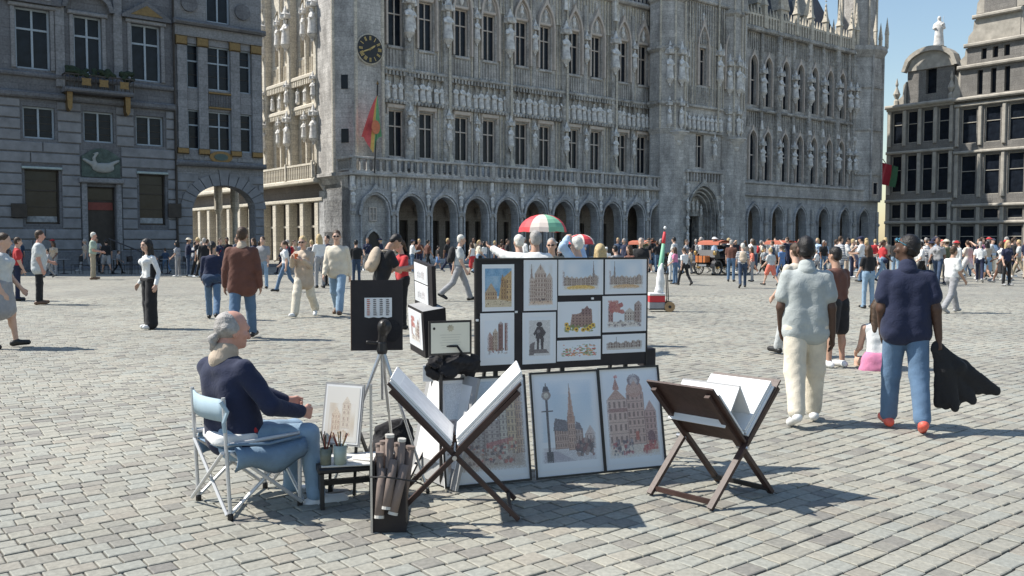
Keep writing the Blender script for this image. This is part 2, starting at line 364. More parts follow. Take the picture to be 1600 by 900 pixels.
# ------------------------------------------------------------------ the square
FA = R(51.6)                                          # facade line, measured from straight ahead
FU = Vector((math.sin(FA), math.cos(FA), 0)); FN = Vector((math.cos(FA), -math.sin(FA), 0)); FRZ = R(90) - FA
def sett_material(name, far):
    m = bpy.data.materials.new(name); m.use_nodes = True; nt = m.node_tree; N = nt.nodes; L = nt.links
    b = N['Principled BSDF']; b.inputs['Roughness'].default_value = 0.78; b.inputs['Specular IOR Level'].default_value = 0.35
    tc = N.new('ShaderNodeTexCoord')
    geo = N.new('ShaderNodeNewGeometry')
    n1 = N.new('ShaderNodeTexNoise'); n1.inputs['Scale'].default_value = 0.35; n1.inputs['Detail'].default_value = 8; L.new(geo.outputs['Position'], n1.inputs['Vector'])
    n2 = N.new('ShaderNodeTexNoise'); n2.inputs['Scale'].default_value = 34; n2.inputs['Detail'].default_value = 5; L.new(geo.outputs['Position'], n2.inputs['Vector'])
    rp = N.new('ShaderNodeValToRGB'); cr = rp.color_ramp
    cr.elements[0].position = 0.0; cr.elements[0].color = (0.293, 0.288, 0.251, 1)
    cr.elements[1].position = 1.0; cr.elements[1].color = (0.370, 0.353, 0.295, 1)
    for pos, c in ((0.2, (0.328, 0.318, 0.272, 1)), (0.45, (0.346, 0.339, 0.294, 1)), (0.62, (0.325, 0.333, 0.301, 1)), (0.8, (0.361, 0.349, 0.299, 1)), (0.92, (0.321, 0.298, 0.254, 1))):
        e = cr.elements.new(pos); e.color = c
    for pos in (.07, .965):
        e = cr.elements.new(pos); e.color = (.235, .225, .205, 1)
    if far:
        mp = N.new('ShaderNodeMapping'); mp.inputs['Rotation'].default_value = (0, 0, -FRZ); L.new(geo.outputs['Position'], mp.inputs['Vector'])
        br = N.new('ShaderNodeTexBrick'); br.inputs['Scale'].default_value = 1; br.inputs['Brick Width'].default_value = 0.135; br.inputs['Row Height'].default_value = 0.126
        br.inputs['Mortar Size'].default_value = 0.008; br.inputs['Color1'].default_value = (0, 0, 0, 1); br.inputs['Color2'].default_value = (1, 1, 1, 1); br.inputs['Mortar'].default_value = (0.5, 0.5, 0.5, 1)
        L.new(mp.outputs[0], br.inputs['Vector']); fac = br.outputs['Color']
    else:
        oi = N.new('ShaderNodeObjectInfo'); ad = N.new('ShaderNodeMath'); ad.operation = 'ADD'
        L.new(geo.outputs['Random Per Island'], ad.inputs[0]); L.new(oi.outputs['Random'], ad.inputs[1])
        fr = N.new('ShaderNodeMath'); fr.operation = 'FRACT'; L.new(ad.outputs[0], fr.inputs[0]); fac = fr.outputs[0]
    L.new(fac, rp.inputs['Fac'])
    mx = N.new('ShaderNodeMixRGB'); mx.blend_type = 'MULTIPLY'; mx.inputs['Fac'].default_value = 0.75; L.new(rp.outputs['Color'], mx.inputs['Color1'])
    r1 = N.new('ShaderNodeValToRGB'); r1.color_ramp.elements[0].position = 0.3; r1.color_ramp.elements[1].position = 0.7
    r1.color_ramp.elements[0].color = (0.70, 0.70, 0.70, 1); r1.color_ramp.elements[1].color = (1.12, 1.1, 1.06, 1); L.new(n1.outputs['Fac'], r1.inputs['Fac']); L.new(r1.outputs['Color'], mx.inputs['Color2'])
    m2 = N.new('ShaderNodeMixRGB'); m2.blend_type = 'MULTIPLY'; m2.inputs['Fac'].default_value = 0.7; L.new(mx.outputs[0], m2.inputs['Color1'])
    r2 = N.new('ShaderNodeValToRGB'); r2.color_ramp.elements[0].position = 0.25; r2.color_ramp.elements[1].position = 0.75
    r2.color_ramp.elements[0].color = (0.66, 0.66, 0.66, 1); r2.color_ramp.elements[1].color = (1.2, 1.2, 1.2, 1); L.new(n2.outputs['Fac'], r2.inputs['Fac']); L.new(r2.outputs['Color'], m2.inputs['Color2'])
    out = m2.outputs[0]
    if far:
        m3 = N.new('ShaderNodeMixRGB'); m3.inputs['Color2'].default_value = (0.15, 0.145, 0.135, 1); L.new(br.outputs['Fac'], m3.inputs['Fac']); L.new(out, m3.inputs['Color1']); out = m3.outputs[0]
    L.new(out, b.inputs['Base Color'])
    bp = N.new('ShaderNodeBump'); bp.inputs['Strength'].default_value = 0.5; bp.inputs['Distance'].default_value = 0.006
    L.new(n2.outputs['Fac'], bp.inputs['Height']); L.new(bp.outputs['Normal'], b.inputs['Normal'])
    MATS[name] = m; return m
SETT = sett_material('sett_stone', False); SETT_FAR = sett_material('sett_paving_far', True)
JOINT = mat('joint_grit', (0.07, 0.065, 0.058), rough=0.95, var=0.3, scale=20)
FAR_LIM = 28.0
GROUND = MB().face([(-900, -600, -0.011), (900, -600, -0.011), (900, 1400, -0.011), (-900, 1400, -0.011)]).build('ground', JOINT)
tag(GROUND, kind='structure')
# far paving sheet starts where single setts are no longer told apart (its near rim follows the sett field)
def _arc(r, n=24): return [(r * math.sin(R(-80 + 160 * k / n)), r * math.cos(R(-80 + 160 * k / n)), -0.004) for k in range(n + 1)]
_fa, _fb = _arc(FAR_LIM - 0.2), _arc(600)
_m = MB()
for k in range(24): _m.face([_fa[k], _fa[k + 1], _fb[k + 1], _fb[k]])
_m.build('paving', SETT_FAR, GROUND)
def make_setts():
    rowp = 0.126; rows = []
    vmax = 60
    U2 = np.array([FU.x, FU.y]); V2 = np.array([-FN.x, -FN.y])
    all_c = []; 
    for r in range(-int(8 / rowp), int(44 / rowp)):
        v = r * rowp; s = RNG.uniform(0, 0.13)
        n = int(95 / 0.13); ln = RNG.uniform(0.105, 0.165, n); st = -45 + s + np.concatenate([[0], np.cumsum(ln)[:-1]])
        c = np.stack([st + ln / 2, np.full(n, v + 0.0), ln, np.full(n, rowp)], 1)
        P = c[:, :1] * U2 + c[:, 1:2] * V2; d = np.hypot(P[:, 0], P[:, 1])
        k = (d < FAR_LIM) & (P[:, 1] > 1.8) & (np.abs(P[:, 0]) < 0.70 * P[:, 1] + 2.0)
        all_c.append(c[k])
    C = np.concatenate(all_c); n = len(C)
    # slow waver of the courses
    C[:, 1] += 0.03 * np.sin(C[:, 0] * 0.7 + 0.13 * C[:, 1]) + 0.018 * np.sin(C[:, 0] * 2.3 + C[:, 1])
    jit = lambda a: RNG.uniform(-a, a, n)
    hu = C[:, 2] / 2 - 0.0032 - np.abs(jit(0.0018)); hv = C[:, 3] / 2 - 0.0042 - np.abs(jit(0.0025)); ang = jit(0.035)
    tz = jit(0.003); tilt_u = jit(0.022); tilt_v = jit(0.028)
    ch = 0.006
    pts = []
    for (zz, ins) in ((-0.016, 0.0), (-0.0035, 0.0), (0.0, ch)):
        for (a, b) in ((-1, -1), (1, -1), (1, 1), (-1, 1)):
            pu = a * (hu - ins); pv = b * (hv - ins)
            x = pu * np.cos(ang) - pv * np.sin(ang); y = pu * np.sin(ang) + pv * np.cos(ang)
            z = zz + (tz + pu * tilt_u + pv * tilt_v if zz > -0.01 else 0)
            pts.append(np.stack([x, y, np.broadcast_to(z, (n,))], 1))
    L = np.stack(pts, 1)                              # n,12,3 local (u,v,z)
    ctr = C[:, 0:1] * U2 + C[:, 1:2] * V2
    Wd = np.empty_like(L); Wd[:, :, 0] = L[:, :, 0] * U2[0] + L[:, :, 1] * V2[0]; Wd[:, :, 1] = L[:, :, 0] * U2[1] + L[:, :, 1] * V2[1]; Wd[:, :, 2] = L[:, :, 2]
    fs = [(8, 9, 10, 11)] + [(4 + k, 4 + (k + 1) % 4, 8 + (k + 1) % 4, 8 + k) for k in range(4)] + [(k, (k + 1) % 4, 4 + (k + 1) % 4, 4 + k) for k in range(4)]
    d = np.hypot(ctr[:, 0], ctr[:, 1]); inview = (np.abs(ctr[:, 0]) < 0.57 * ctr[:, 1]) & (ctr[:, 1] > 4.2)
    near = np.argsort(np.where(inview, d, 1e9))[:300]; mask = np.ones(n, bool); mask[near] = False
    def bulk(idx):
        k = len(idx); V = (Wd[idx] + np.concatenate([ctr[idx], np.zeros((k, 1))], 1)[:, None, :]).reshape(-1, 3)
        Fq = (np.array(fs)[None] + 12 * np.arange(k)[:, None, None]).reshape(-1, 4)
        me = bpy.data.meshes.new('sett_field'); me.vertices.add(len(V)); me.vertices.foreach_set('co', V.astype(np.float32).ravel())
        me.loops.add(Fq.size); me.loops.foreach_set('vertex_index', Fq.astype(np.int32).ravel())
        me.polygons.add(len(Fq)); me.polygons.foreach_set('loop_start', np.arange(len(Fq), dtype=np.int32) * 4)
        me.materials.append(SETT); me.polygons.foreach_set('use_smooth', np.zeros(len(Fq), bool)); me.update(calc_edges=True); return me
    o = link('sett_field', bulk(np.nonzero(mask)[0]), GROUND); tag(o, kind='stuff')
    for i in near:
        me = bpy.data.meshes.new('sett'); me.from_pydata([tuple(p) for p in Wd[i]], [], fs); me.materials.append(SETT)
        link('sett', me, GROUND, (float(ctr[i, 0]), float(ctr[i, 1]), 0))
make_setts()
# ------------------------------------------------------------------ town hall
TO = Vector(((641 - 800) / FPX * 66.0, 66.0, 0))
def plane_hit(px, py, yl):
    r = ray(px, py); n = -FN; return CP + r * ((TO + n * yl - CP).dot(n) / r.dot(n))
def TX(px, yl=0.0, py=300): return (plane_hit(px, py, yl) - TO).dot(FU)
def ZX(px, py, yl=0.0): return plane_hit(px, py, yl).z
ST_A = stone_mat('town_hall_stone', (0.71, 0.685, 0.65), (0.20, 0.19, 0.18), 0.34, 0.8, soot=0.75, joint=0.3)
ST_B = stone_mat('town_hall_carved_stone', (0.73, 0.70, 0.65), (0.13, 0.125, 0.12), 0.34, 0.8, soot=0.8, joint=0.2, relief=0.9, rscale=3.2)
ST_C = stone_mat('town_hall_arcade_stone', (0.66, 0.66, 0.66), (0.17, 0.17, 0.175), 0.38, 0.9, soot=0.7, joint=0.4, relief=0.25, rscale=4)
ST_L = stone_mat('pale_lit_stone', (0.74, 0.68, 0.57), (0.40, 0.36, 0.31), 0.4, 0.9, soot=0.35, joint=0.2)  # sunlit glow and bright shaft streaks put into the paler colour
ST_S = mat('statue_stone', (0.66, 0.645, 0.62), rough=0.85, var=0.45, scale=2.5, bump=0.6, bscale=9)
ST_W = mat('window_frame_stone', (0.58, 0.51, 0.45), rough=0.85, var=0.2, scale=3)
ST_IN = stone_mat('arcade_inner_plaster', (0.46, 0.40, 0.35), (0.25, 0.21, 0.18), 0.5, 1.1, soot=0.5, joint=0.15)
GLASS = glass_mat(); DARK = mat('dark_timber_door', (0.035, 0.028, 0.024), rough=0.5, var=0.4, scale=3)
SLATE = mat('roof_slate', (0.055, 0.065, 0.085), rough=0.55, var=0.35, scale=3, bump=0.5, bscale=5)
GILT = mat('gilding', (0.19, 0.125, 0.055), rough=0.4, var=0.25, scale=9, metal=0.6)
CLOCKG = mat('clock_gold_leaf', (0.55, 0.40, 0.16), rough=.45, var=.1, metal=.3)
def make_statues():
    out = []
    for v in range(4):
        s = SDF(); rr = random.Random(v)
        s.rc((0, 0, .1), (0, 0, 1.05), .30, .22, k=.08).rc((-.16, 0, 1.3), (.16, 0, 1.3), .15, .15, k=.1).rc((0, 0, 1.0), (0, 0, 1.35), .22, .19, k=.1)
        s.el((0, -.02, 1.68), (.12, .13, .16), k=.05)
        s.rc((0, 0, 1.45), (0, 0, 1.55), .08, .08, k=.04)
        for sd in (-1, 1):
            e = (sd * .3, -.05 - .1 * rr.random(), 1.02 + .1 * rr.random()); hnd = (sd * (.05 + .2 * rr.random()), -.26, 1.0 + .35 * rr.random())
            s.rc((sd * .25, 0, 1.33), e, .085, .075, k=.05).rc(e, hnd, .07, .055, k=.05)
        for k in range(5):
            a = -1.2 + .6 * k; s.rc((.27 * math.sin(a), -.22 * math.cos(a), .05), (.17 * math.sin(a), -.16 * math.cos(a), 1.0), .06, .04, k=.04)
        if v == 1: s.rc((.3, -.2, .1), (.26, -.24, 1.75), .025, .025, k=.02)
        if v == 2: s.el((0, 0, 1.83), (.15, .15, .06), k=.03)
        out.append(s.mesh('statue', .055, ST_S))
    return out
STATUES = make_statues()
def canopy_mesh():
    m = MB(); hexp = lambda r: [(r * math.cos(R(60 * k + 30)), r * math.sin(R(60 * k + 30))) for k in range(6)]
    m.frustum(hexp(.30), 0, hexp(.36), .18); m.prism(hexp(.33), .18, .42); m.frustum(hexp(.38), .42, hexp(.24), .6); m.frustum(hexp(.2), .6, hexp(.03), 1.35)
    for k in range(6):
        a = R(60 * k + 30); x, y = .34 * math.cos(a), .34 * math.sin(a)
        m.frustum([(x - .05, y - .05), (x + .05, y - .05), (x + .05, y + .05), (x - .05, y + .05)], .05, [(x - .01, y - .01), (x + .01, y - .01), (x + .01, y + .01), (x - .01, y + .01)], .75)
    return m.mesh('canopy', ST_S)
def corbel_mesh():
    m = MB(); m.lathe([(.04, -.75), (.1, -.6), (.09, -.5), (.2, -.28), (.3, -.14), (.27, -.1), (.34, -.05), (.34, 0)], n=8); return m.mesh('corbel', ST_S)
CANOPY = canopy_mesh(); CORBEL = corbel_mesh()
_sc = [0]
def niche_statue(parent, x, y, z, h, canopy=True, corbel=True, rz=0.0, w=1.0):
    k = h / 1.85; i = _sc[0]; _sc[0] += 1
    link('statue', STATUES[(i * 7 + i // 3) % 4], parent, (x, y, z), (0, 0, rz + random.uniform(-.35, .35)), (k * w, k * w, k))
    if corbel: link('corbel', CORBEL, parent, (x, y, z + .02), (0, 0, rz), (k * w, k * w, k * .8))
    if canopy: link('canopy', CANOPY, parent, (x, y, z + h + .06), (0, 0, rz), (k * w, k * w, k * .75))
_wc = {}
def window(parent, x, y, z, w, h, tr=0.62, mull=True, arch=0.0, rz=0.0, fw=0.09, fmat=None, gmat=None, bars=0, name='window'):
    """stone cross window: frame object with its panes as children; (x, y, z) = bottom centre of the outer edge at wall depth y"""
    fmat = fmat or ST_W; gmat = gmat or GLASS
    key = (round(w, 2), round(h, 2), round(tr, 2), mull, fw, fmat.name, gmat.name, bars)
    if key not in _wc:
        m = MB(); a = w / 2
        m.box(-a, -a + fw, -.06, .1, 0, h); m.box(a - fw, a, -.06, .1, 0, h); m.box(-a + fw, a - fw, -.06, .1, h - fw, h); m.box(-a + fw, a - fw, -.1, .1, 0, fw)
        xs = [-a + fw, a - fw]
        if mull: m.box(-fw * .5, fw * .5, -.055, .1, fw, h - fw); xs = [-a + fw, -fw * .5, fw * .5, a - fw]
        zs = [fw, h - fw]
        if tr:
            zt = h * tr
            for k in range(0, len(xs), 2): m.box(xs[k], xs[k + 1], -.05, .1, zt - fw * .5, zt + fw * .5)
            zs = [fw, zt - fw * .5, zt + fw * .5, h - fw]
        fm = m.mesh('window', fmat); panes = []
        for k in range(0, len(xs), 2):
            for j in range(0, len(zs), 2):
                q = MB(); q.face([(xs[k], .05, zs[j]), (xs[k + 1], .05, zs[j]), (xs[k + 1], .05 + random.uniform(-.006, .006), zs[j + 1]), (xs[k], .05 + random.uniform(-.006, .006), zs[j + 1])])
                q.cur = 1
                for bb in range(1, bars + 1):
                    zz = zs[j] + (zs[j + 1] - zs[j]) * bb / (bars + 1); q.box(xs[k], xs[k + 1], .02, .045, zz - .02, zz + .02)
                panes.append(q.mesh('pane', [gmat, DARK], fix=False))
        _wc[key] = (fm, panes)
    fm, panes = _wc[key]; o = link(name, fm, parent, (x, y, z), (0, 0, rz))
    for p in panes: link('pane', p, o)
    return o
TH = empty('town_hall', TO, FRZ, 'grey gothic town hall with arcade, statues, corner turret and clock across the square', 'town hall')
YW = 1.6; YB = 4.2
ARCH_PX = [641, 693, 743, 791, 836, 879, 918, 955, 992, 1028]
ARCH_T = [TX(p) for p in ARCH_PX]; BAY = (ARCH_T[-1] - ARCH_T[0]) / 9
T_L = TX(548); T_R = TX(1047)
TWL, TWR = TX(1047), TX(1158)
RWL, RWR = TX(1158), TX(1338)
def ribs(mb, x0, x1, n, y0, y1, z0, z1, w):
    for k in range(n):
        x = x0 + (x1 - x0) * (k + .5) / n; mb.box(x - w / 2, x + w / 2, y0, y1, z0, z1)
def build_townhall():
    # steps in front
    m = MB(); m.box(T_L - .4, RWR + 4, -2.6, -1.3, 0, .16); m.box(T_L - .4, RWR + 4, -1.3, 4.6, 0, .30); m.build('step', ST_C, TH)
    # ---- left wing arcade
    hw = 1.10; spring, apex = 3.75, 5.0
    holes = [dict(x0=t - hw, x1=t + hw, z0=.30, z1=apex, zs=spring) for t in ARCH_T]
    tb = TX(585); holes.append(dict(x0=tb - 1.15, x1=tb + 1.15, z0=.31, z1=4.95, zs=3.7, depth=.3))
    m = MB(); wall_holes(m, T_L, T_R, .30, 6.32, 0, holes, .75)
    m.face([(T_L, 0, .3), (T_L, 0, 6.32), (T_L, YB, 6.32), (T_L, YB, .3)])
    m.build('arcade_wall', ST_C, TH)
    m = MB(); m.face([(tb - 1.2, .3, .3), (tb + 1.2, .3, .3), (tb + 1.2, .3, 5), (tb - 1.2, .3, 5)]); m.build('blind_arch_panel', ST_A, TH)
    m = MB(); m.xzprism([(tb - .55 + (0), .31), (tb + .55, .31)] + [(tb + .55 - 1.1 * k / 10, archtop(tb + .55 - 1.1 * k / 10, tb, .55, 1.55, 2.35)) for k in range(11)], .24, .31); m.build('small_door', DARK, TH)
    m = MB(); arch_ring(m, tb, .56, 1.55, 2.36, .16, .1, .32, zj=.31); m.build('door_surround', ST_A, TH)
    window(TH, tb, .26, 3.1, .62, 1.0, tr=.5, fw=.06)
    for t in ARCH_T + [tb]:
        m = MB(); arch_ring(m, t, hw, spring, apex, .12, -.16, 0, zj=.31, ogee=0); arch_ring(m, t, hw + .16, spring, apex + .16, .10, -.26, 0, zj=3.5, ogee=.55)
        m.build('arch_moulding', ST_C, TH)
    edges = [T_L + .1, (tb + ARCH_T[0]) / 2] + [(ARCH_T[k] + ARCH_T[k + 1]) / 2 for k in range(9)] + [T_R - .15]
    shaft = MB(); shaft.lathe([(.24, 0), (.24, .35), (.17, .45), (.14, .6), (.14, 3.2), (.22, 3.3), (.24, 3.5), (.16, 3.6), (.13, 3.7), (.13, 5.1)], n=8); shaft_me = shaft.mesh('pier_shaft', ST_A, smooth=False)
    for e in edges:
        link('pier_shaft', shaft_me, TH, (e, -.12, .3))
        niche_statue(TH, e, -.18, 4.35, .95, corbel=True)
        m = MB(); m.cbox(e - .16, e + .16, -.2, 0, 5.55, 6.3, .05); m.frustum([(e - .2, -.26), (e + .2, -.26), (e + .2, 0), (e - .2, 0)], 5.25, [(e - .05, -.1), (e + .05, -.1), (e + .05, 0), (e - .05, 0)], 5.95); m.build('pinnacle', ST_S, TH)
    for a, b in zip(edges[:-1], edges[1:]):
        m = MB(); c = (a + b) / 2; n = 8
        for k in range(n):
            x = a + .2 + (b - a - .4) * (k + .5) / n; zlo = 5.25 + .55 * (1 - abs(x - c) / (b - a) * 2); m.box(x - .045, x + .045, -.07, 0, min(zlo, 5.9), 6.3)
            if k % 2 == 0: m.cbox(x + .02, x + .26, -.05, 0, 6.02, 6.24, .04)
        m.build('blind_tracery', ST_B, TH)
        # vault boss corbel and hanging lamp-like bracket inside the arch
        m = MB(); m.lathe([(.02, -.9), (.1, -.7), (.2, -.3), (.3, 0)], cx=c, cy=YB - .3, n=6, z=4.4); m.build('wall_corbel', ST_IN, TH)
    # arcade back wall with doors, ceiling
    holes = []
    for k, t in enumerate(ARCH_T):
        holes.append(dict(x0=t + 1.6, x1=t + 2.35, z0=.31, z1=3.3)); holes.append(dict(x0=t + 3.0, x1=t + 3.55, z0=.31, z1=3.3))
    m = MB(); wall_holes(m, T_L, T_R + 4.6, .30, 6.3, YB, holes, .4); m.face([(T_L, .75, 5.6), (T_R + 4.6, .75, 5.6), (T_R + 4.6, YB, 5.6), (T_L, YB, 5.6)])
    for h in holes: pass
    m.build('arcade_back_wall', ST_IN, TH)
    for h in holes:
        q = MB(); q.box(h['x0'], h['x1'], YB + .3, YB + .36, .31, 3.3); q.build('inner_door', DARK, TH)
    # ---- balcony
    m = MB(); m.cbox(T_L - .25, T_R, -.38, 0, 6.32, 6.56, .06); m.box(T_L - .25, T_R, 0, YW, 6.33, 6.55); m.build('balcony_slab', ST_A, TH)
    m = MB(); m.cbox(T_L - .3, T_R, -.42, -.06, 7.5, 7.68, .04); m.box(T_L - .2, T_R, -.32, -.12, 6.56, 6.68)
    m.box(T_L - .3, T_L + .0, -.06, YW, 7.5, 7.68); m.build('balustrade_rail', ST_A, TH)
    bal = MB(); bal.box(-.13, .13, -.09, .09, 0, .1); bal.cbox(-.10, .10, -.07, .07, .1, .72, .03); bal.box(-.13, .13, -.09, .09, .72, .82); bal_me = bal.mesh('baluster', ST_A)
    nb = int((T_R - T_L) / .52)
    for k in range(nb): link('baluster', bal_me, TH, (T_L - .05 + (T_R - T_L) * (k + .5) / nb, -.22, 6.68))
    for k in range(4): link('baluster', bal_me, TH, (T_L - .13, .1 + k * .42, 6.68), (0, 0, R(90)))
    for e in edges:
        m = MB(); m.cbox(e - .17, e + .17, -.4, -.05, 6.56, 7.72, .04); m.build('balustrade_post', ST_A, TH)
    # ---- upper walls of the left wing
    LW = [616, 663, 718, 761, 811, 848, 892, 927, 968, 999.5]
    wt = [TX(p, YW + .3, 210) for p in LW]; ww = 1.28
    holes = []
    for t in wt:
        holes.append(dict(x0=t - ww / 2, x1=t + ww / 2, z0=8.0, z1=11.5, depth=.32)); holes.append(dict(x0=t - ww / 2, x1=t + ww / 2, z0=16.25, z1=19.95, depth=.32))
    uL = TX(598, YW); uR = TX(1040, YW)
    m = MB(); wall_holes(m, uL, uR, 6.4, 23.4, YW, holes, .32); m.build('upper_wall', ST_A, TH)
    for i, t in enumerate(wt):
        window(TH, t, YW + .25, 8.0, ww, 3.5, tr=.66); window(TH, t, YW + .25, 16.25, ww, 3.7, tr=.66)
        m = MB(); m.cbox(t - ww / 2 - .22, t + ww / 2 + .22, YW - .22, YW, 11.62, 11.95, .06); m.box(t - ww / 2 - .22, t - ww / 2 - .08, YW - .14, YW, 11.2, 11.62); m.box(t + ww / 2 + .08, t + ww / 2 + .22, YW - .14, YW, 11.2, 11.62)
        m.build('label_mould', ST_W, TH)
        m = MB(); m.cbox(t - ww / 2 - .1, t + ww / 2 + .1, YW - .16, YW, 16.05, 16.25, .05); m.build('window_sill', ST_A, TH); m = MB(); m.cbox(t - ww / 2 - .1, t + ww / 2 + .1, YW - .14, YW, 7.86, 8.0, .04); m.build('window_sill', ST_A, TH)
        m = MB(); arch_ring(m, t, .80, 19.9, 21.7, .16, YW - .3, YW, zj=16.3, ogee=.5); arch_ring(m, t, .62, 20.1, 21.4, .1, YW - .12, YW)
        m.cbox(t - .66, t + .66, YW - .12, YW, 19.98, 20.2, .04); m.build('window_arch', ST_W, TH)
        m = MB(); m.lathe([(.02, -.3), (.12, -.15), (.2, .1), (.14, .3), (.2, .5), (.1, .75), (.02, .9)], cx=t, cy=YW - .04, z=20.5, n=7); m.build('tympanum_carving', ST_S, TH)
        niche_statue(TH, t, YW - .05, 22.3, .7, canopy=False)
    # slender wall shafts filling the wall between the openings
    m = MB(); m2 = MB(); x = uL + .3
    while x < uR - .2:
        if all(abs(x - t) > .92 for t in wt):
            m.box(x - .045, x + .045, YW - .1, YW, 7.0, 11.9); m2.box(x - .05, x + .05, YW - .12, YW, 14.7, 23.2)
            m2.frustum([(x - .13, YW - .2), (x + .13, YW - .2), (x + .13, YW), (x - .13, YW)], 20.2, [(x - .02, YW - .08), (x + .02, YW - .08), (x + .02, YW), (x - .02, YW)], 21.4)
        elif all(abs(x - t) > .3 for t in wt): m2.box(x - .04, x + .04, YW - .08, YW, 21.9, 23.2)
        x += .36
    for q in (m, m2): tag(q.build('wall_shafts', ST_L, TH), kind='stuff')  # pale stone paints the light streaks on the shafts
    # statue frieze, corbel band, blind panels
    n = int((uR - uL) / .62)
    for k in range(n):
        x = uL + (uR - uL) * (k + .5) / n; niche_statue(TH, x + random.uniform(-.05, .05), YW - .14, 12.35, random.uniform(1.25, 1.62), canopy=False, corbel=False, w=random.uniform(.85, 1.15))
    m = MB(); m.cbox(uL, uR, YW - .34, YW, 12.02, 12.3, .09); ribs(m, uL, uR, n * 2, YW - .42, YW - .3, 11.96, 12.2, .16); m.build('frieze_ledge', ST_B, TH)
    m = MB(); ribs(m, uL, uR, n, YW - .26, YW, 12.3, 14.2, .09); m.box(uL, uR, YW - .04, YW - .01, 12.3, 14.2); m.build('frieze_niches', ST_B, TH)
    m = MB(); m.cbox(uL, uR, YW - .46, YW, 14.36, 14.62, .06); ribs(m, uL, uR, n * 2, YW - .42, YW, 14.05, 14.36, .17); m.build('canopy_band', ST_B, TH)
    m = MB(); ribs(m, uL, uR, int((uR - uL) / .28), YW - .08, YW, 14.62, 16.0, .09); m.build('blind_panels', ST_A, TH)
    # buttress shafts between pairs of windows, smaller statues inside the pairs
    bx = [TX(p, YW - .3, 200) for p in (640, 700, 796, 883, 960, 1026)]
    sh = MB(); sh.prism([(.12, 0), (0, -.14), (-.12, 0), (0, .14)], 0, 15.9); sh.frustum([(.24, .1), (.24, -.24), (-.24, -.24), (-.24, .1)], 0, [(.1, .1), (.1, -.1), (-.1, -.1), (-.1, .1)], .7); sh_me = sh.mesh('buttress_shaft', ST_L)
    for i, x in enumerate(bx):
        if i: link('buttress_shaft', sh_me, TH, (x + .1, YW - .5, 7.7))
        m = MB(); m.cbox(x - .38, x + .38, YW - .42, YW, 7.0, 23.3, .1); m.build('buttress', ST_B, TH)
        niche_statue(TH, x - .12, YW - .55, 17.3, 2.1, w=1.15); niche_statue(TH, x - .05, YW - .55, 9.5, 1.55)
        m = MB(); m.frustum([(x - .3, YW - .6), (x + .3, YW - .6), (x + .3, YW), (x - .3, YW)], 21.5, [(x - .04, YW - .3), (x + .04, YW - .3), (x + .04, YW - .2), (x - .04, YW - .2)], 25.4); m.build('pinnacle', ST_S, TH)
    for a, b in zip(wt[0::2], wt[1::2]):
        c = (a + b) / 2 - .05
        m = MB(); m.cbox(c - .2, c + .2, YW - .22, YW, 14.6, 22.4, .06); m.cbox(c - .18, c + .18, YW - .18, YW, 7.9, 12, .05); m.build('mid_pier', ST_A, TH)
        niche_statue(TH, c, YW - .32, 17.7, 1.6); niche_statue(TH, c, YW - .3, 9.7, 1.25)
    m = MB(); m.cbox(uL, uR, YW - .5, YW, 23.3, 23.7, .12); m.build('cornice', ST_A, TH)
    m = MB(); m.box(uL, uR, YW - .3, YW - .1, 24.75, 24.95); ribs(m, uL, uR, 60, YW - .28, YW - .12, 23.7, 24.75, .2); m.build('parapet', ST_B, TH)
    # ---- corner turret
    YT = .75; tl = TX(556, YT, 100); tr = TX(600, YT, 100); ch = 1.2
    poly = [(tr, YT + 5), (tr, YT), (tl, YT), (tl - ch, YT + ch), (tl - ch, YT + 4.2), (tl, YT + 5.2)][::-1]
    m = MB(); m.prism(poly, 6.4, 33); m.build('corner_turret', ST_A, TH)
    # ground storey under the turret on the lane side: darker recessed wall with one corbelled corner
    m = MB(); m.prism([(T_L, .1), (T_L, 5), (tl - ch + .4, 5), (tl - ch + .4, YT + ch)][::-1], .0, 5.4); m.build('turret_base', ST_C, TH)
    m = MB(); g = [(tl, YT - .2), (tl - ch - .2, YT + ch), (tl - ch - .2, YT + 4.2), (tr, YT + 4), (tr, YT)]; m.prism(g[::-1], 6.36, 6.6)
    m.frustum([(T_L, .4), (tl - ch + .5, YT + ch + .2), (tl - ch + .5, YT + 4), (T_L, 4)][::-1], 5.4, [(T_L - .1, .2), (tl - ch, YT + ch), (tl - ch, YT + 4.2), (T_L, 4.2)][::-1], 6.36); m.build('turret_corbelling', ST_A, TH)
    for (x, y) in ((tl, YT), (tr - .1, YT), (tl - ch, YT + ch)):
        q = MB(); q.lathe([(.13, 0), (.13, 23)], cx=x, cy=y, n=8, z=6.6); q.build('turret_shaft', ST_L, TH)
    for (px, py, w, h) in ((541, 128, .5, 1.0), (541, 212, .55, 1.0)):
        x = TX(541, YT + .6, py); z = ZX(541, py + 11, YT + .6); q = link('turret_slit', MB().box(-w / 2, w / 2, -.03, .2, 0, h).mesh('turret_slit', GLASS), TH, (tl - ch * .5, YT + ch * .5, z), (0, 0, R(-45)))
    # clock
    cx = (tl + tr) / 2 - .08; cz = ZX(572, 76, YT - .1); cr = 1.02
    ck = empty('clock', (cx, YT - .02, cz), parent=TH)
    def disc(r, y0, y1, n=40): return [(r * math.cos(2 * math.pi * k / n), r * math.sin(2 * math.pi * k / n)) for k in range(n)], y0, y1
    m = MB(); m.xzprism(*disc(cr + .09, -.12, .0)); m.build('clock_rim', ST_L, ck)
    m = MB(); m.xzprism(*disc(cr, -.17, -.1)); m.build('dial', mat('clock_dial_black', (0.02, 0.02, 0.025), rough=.4, var=.2), ck)
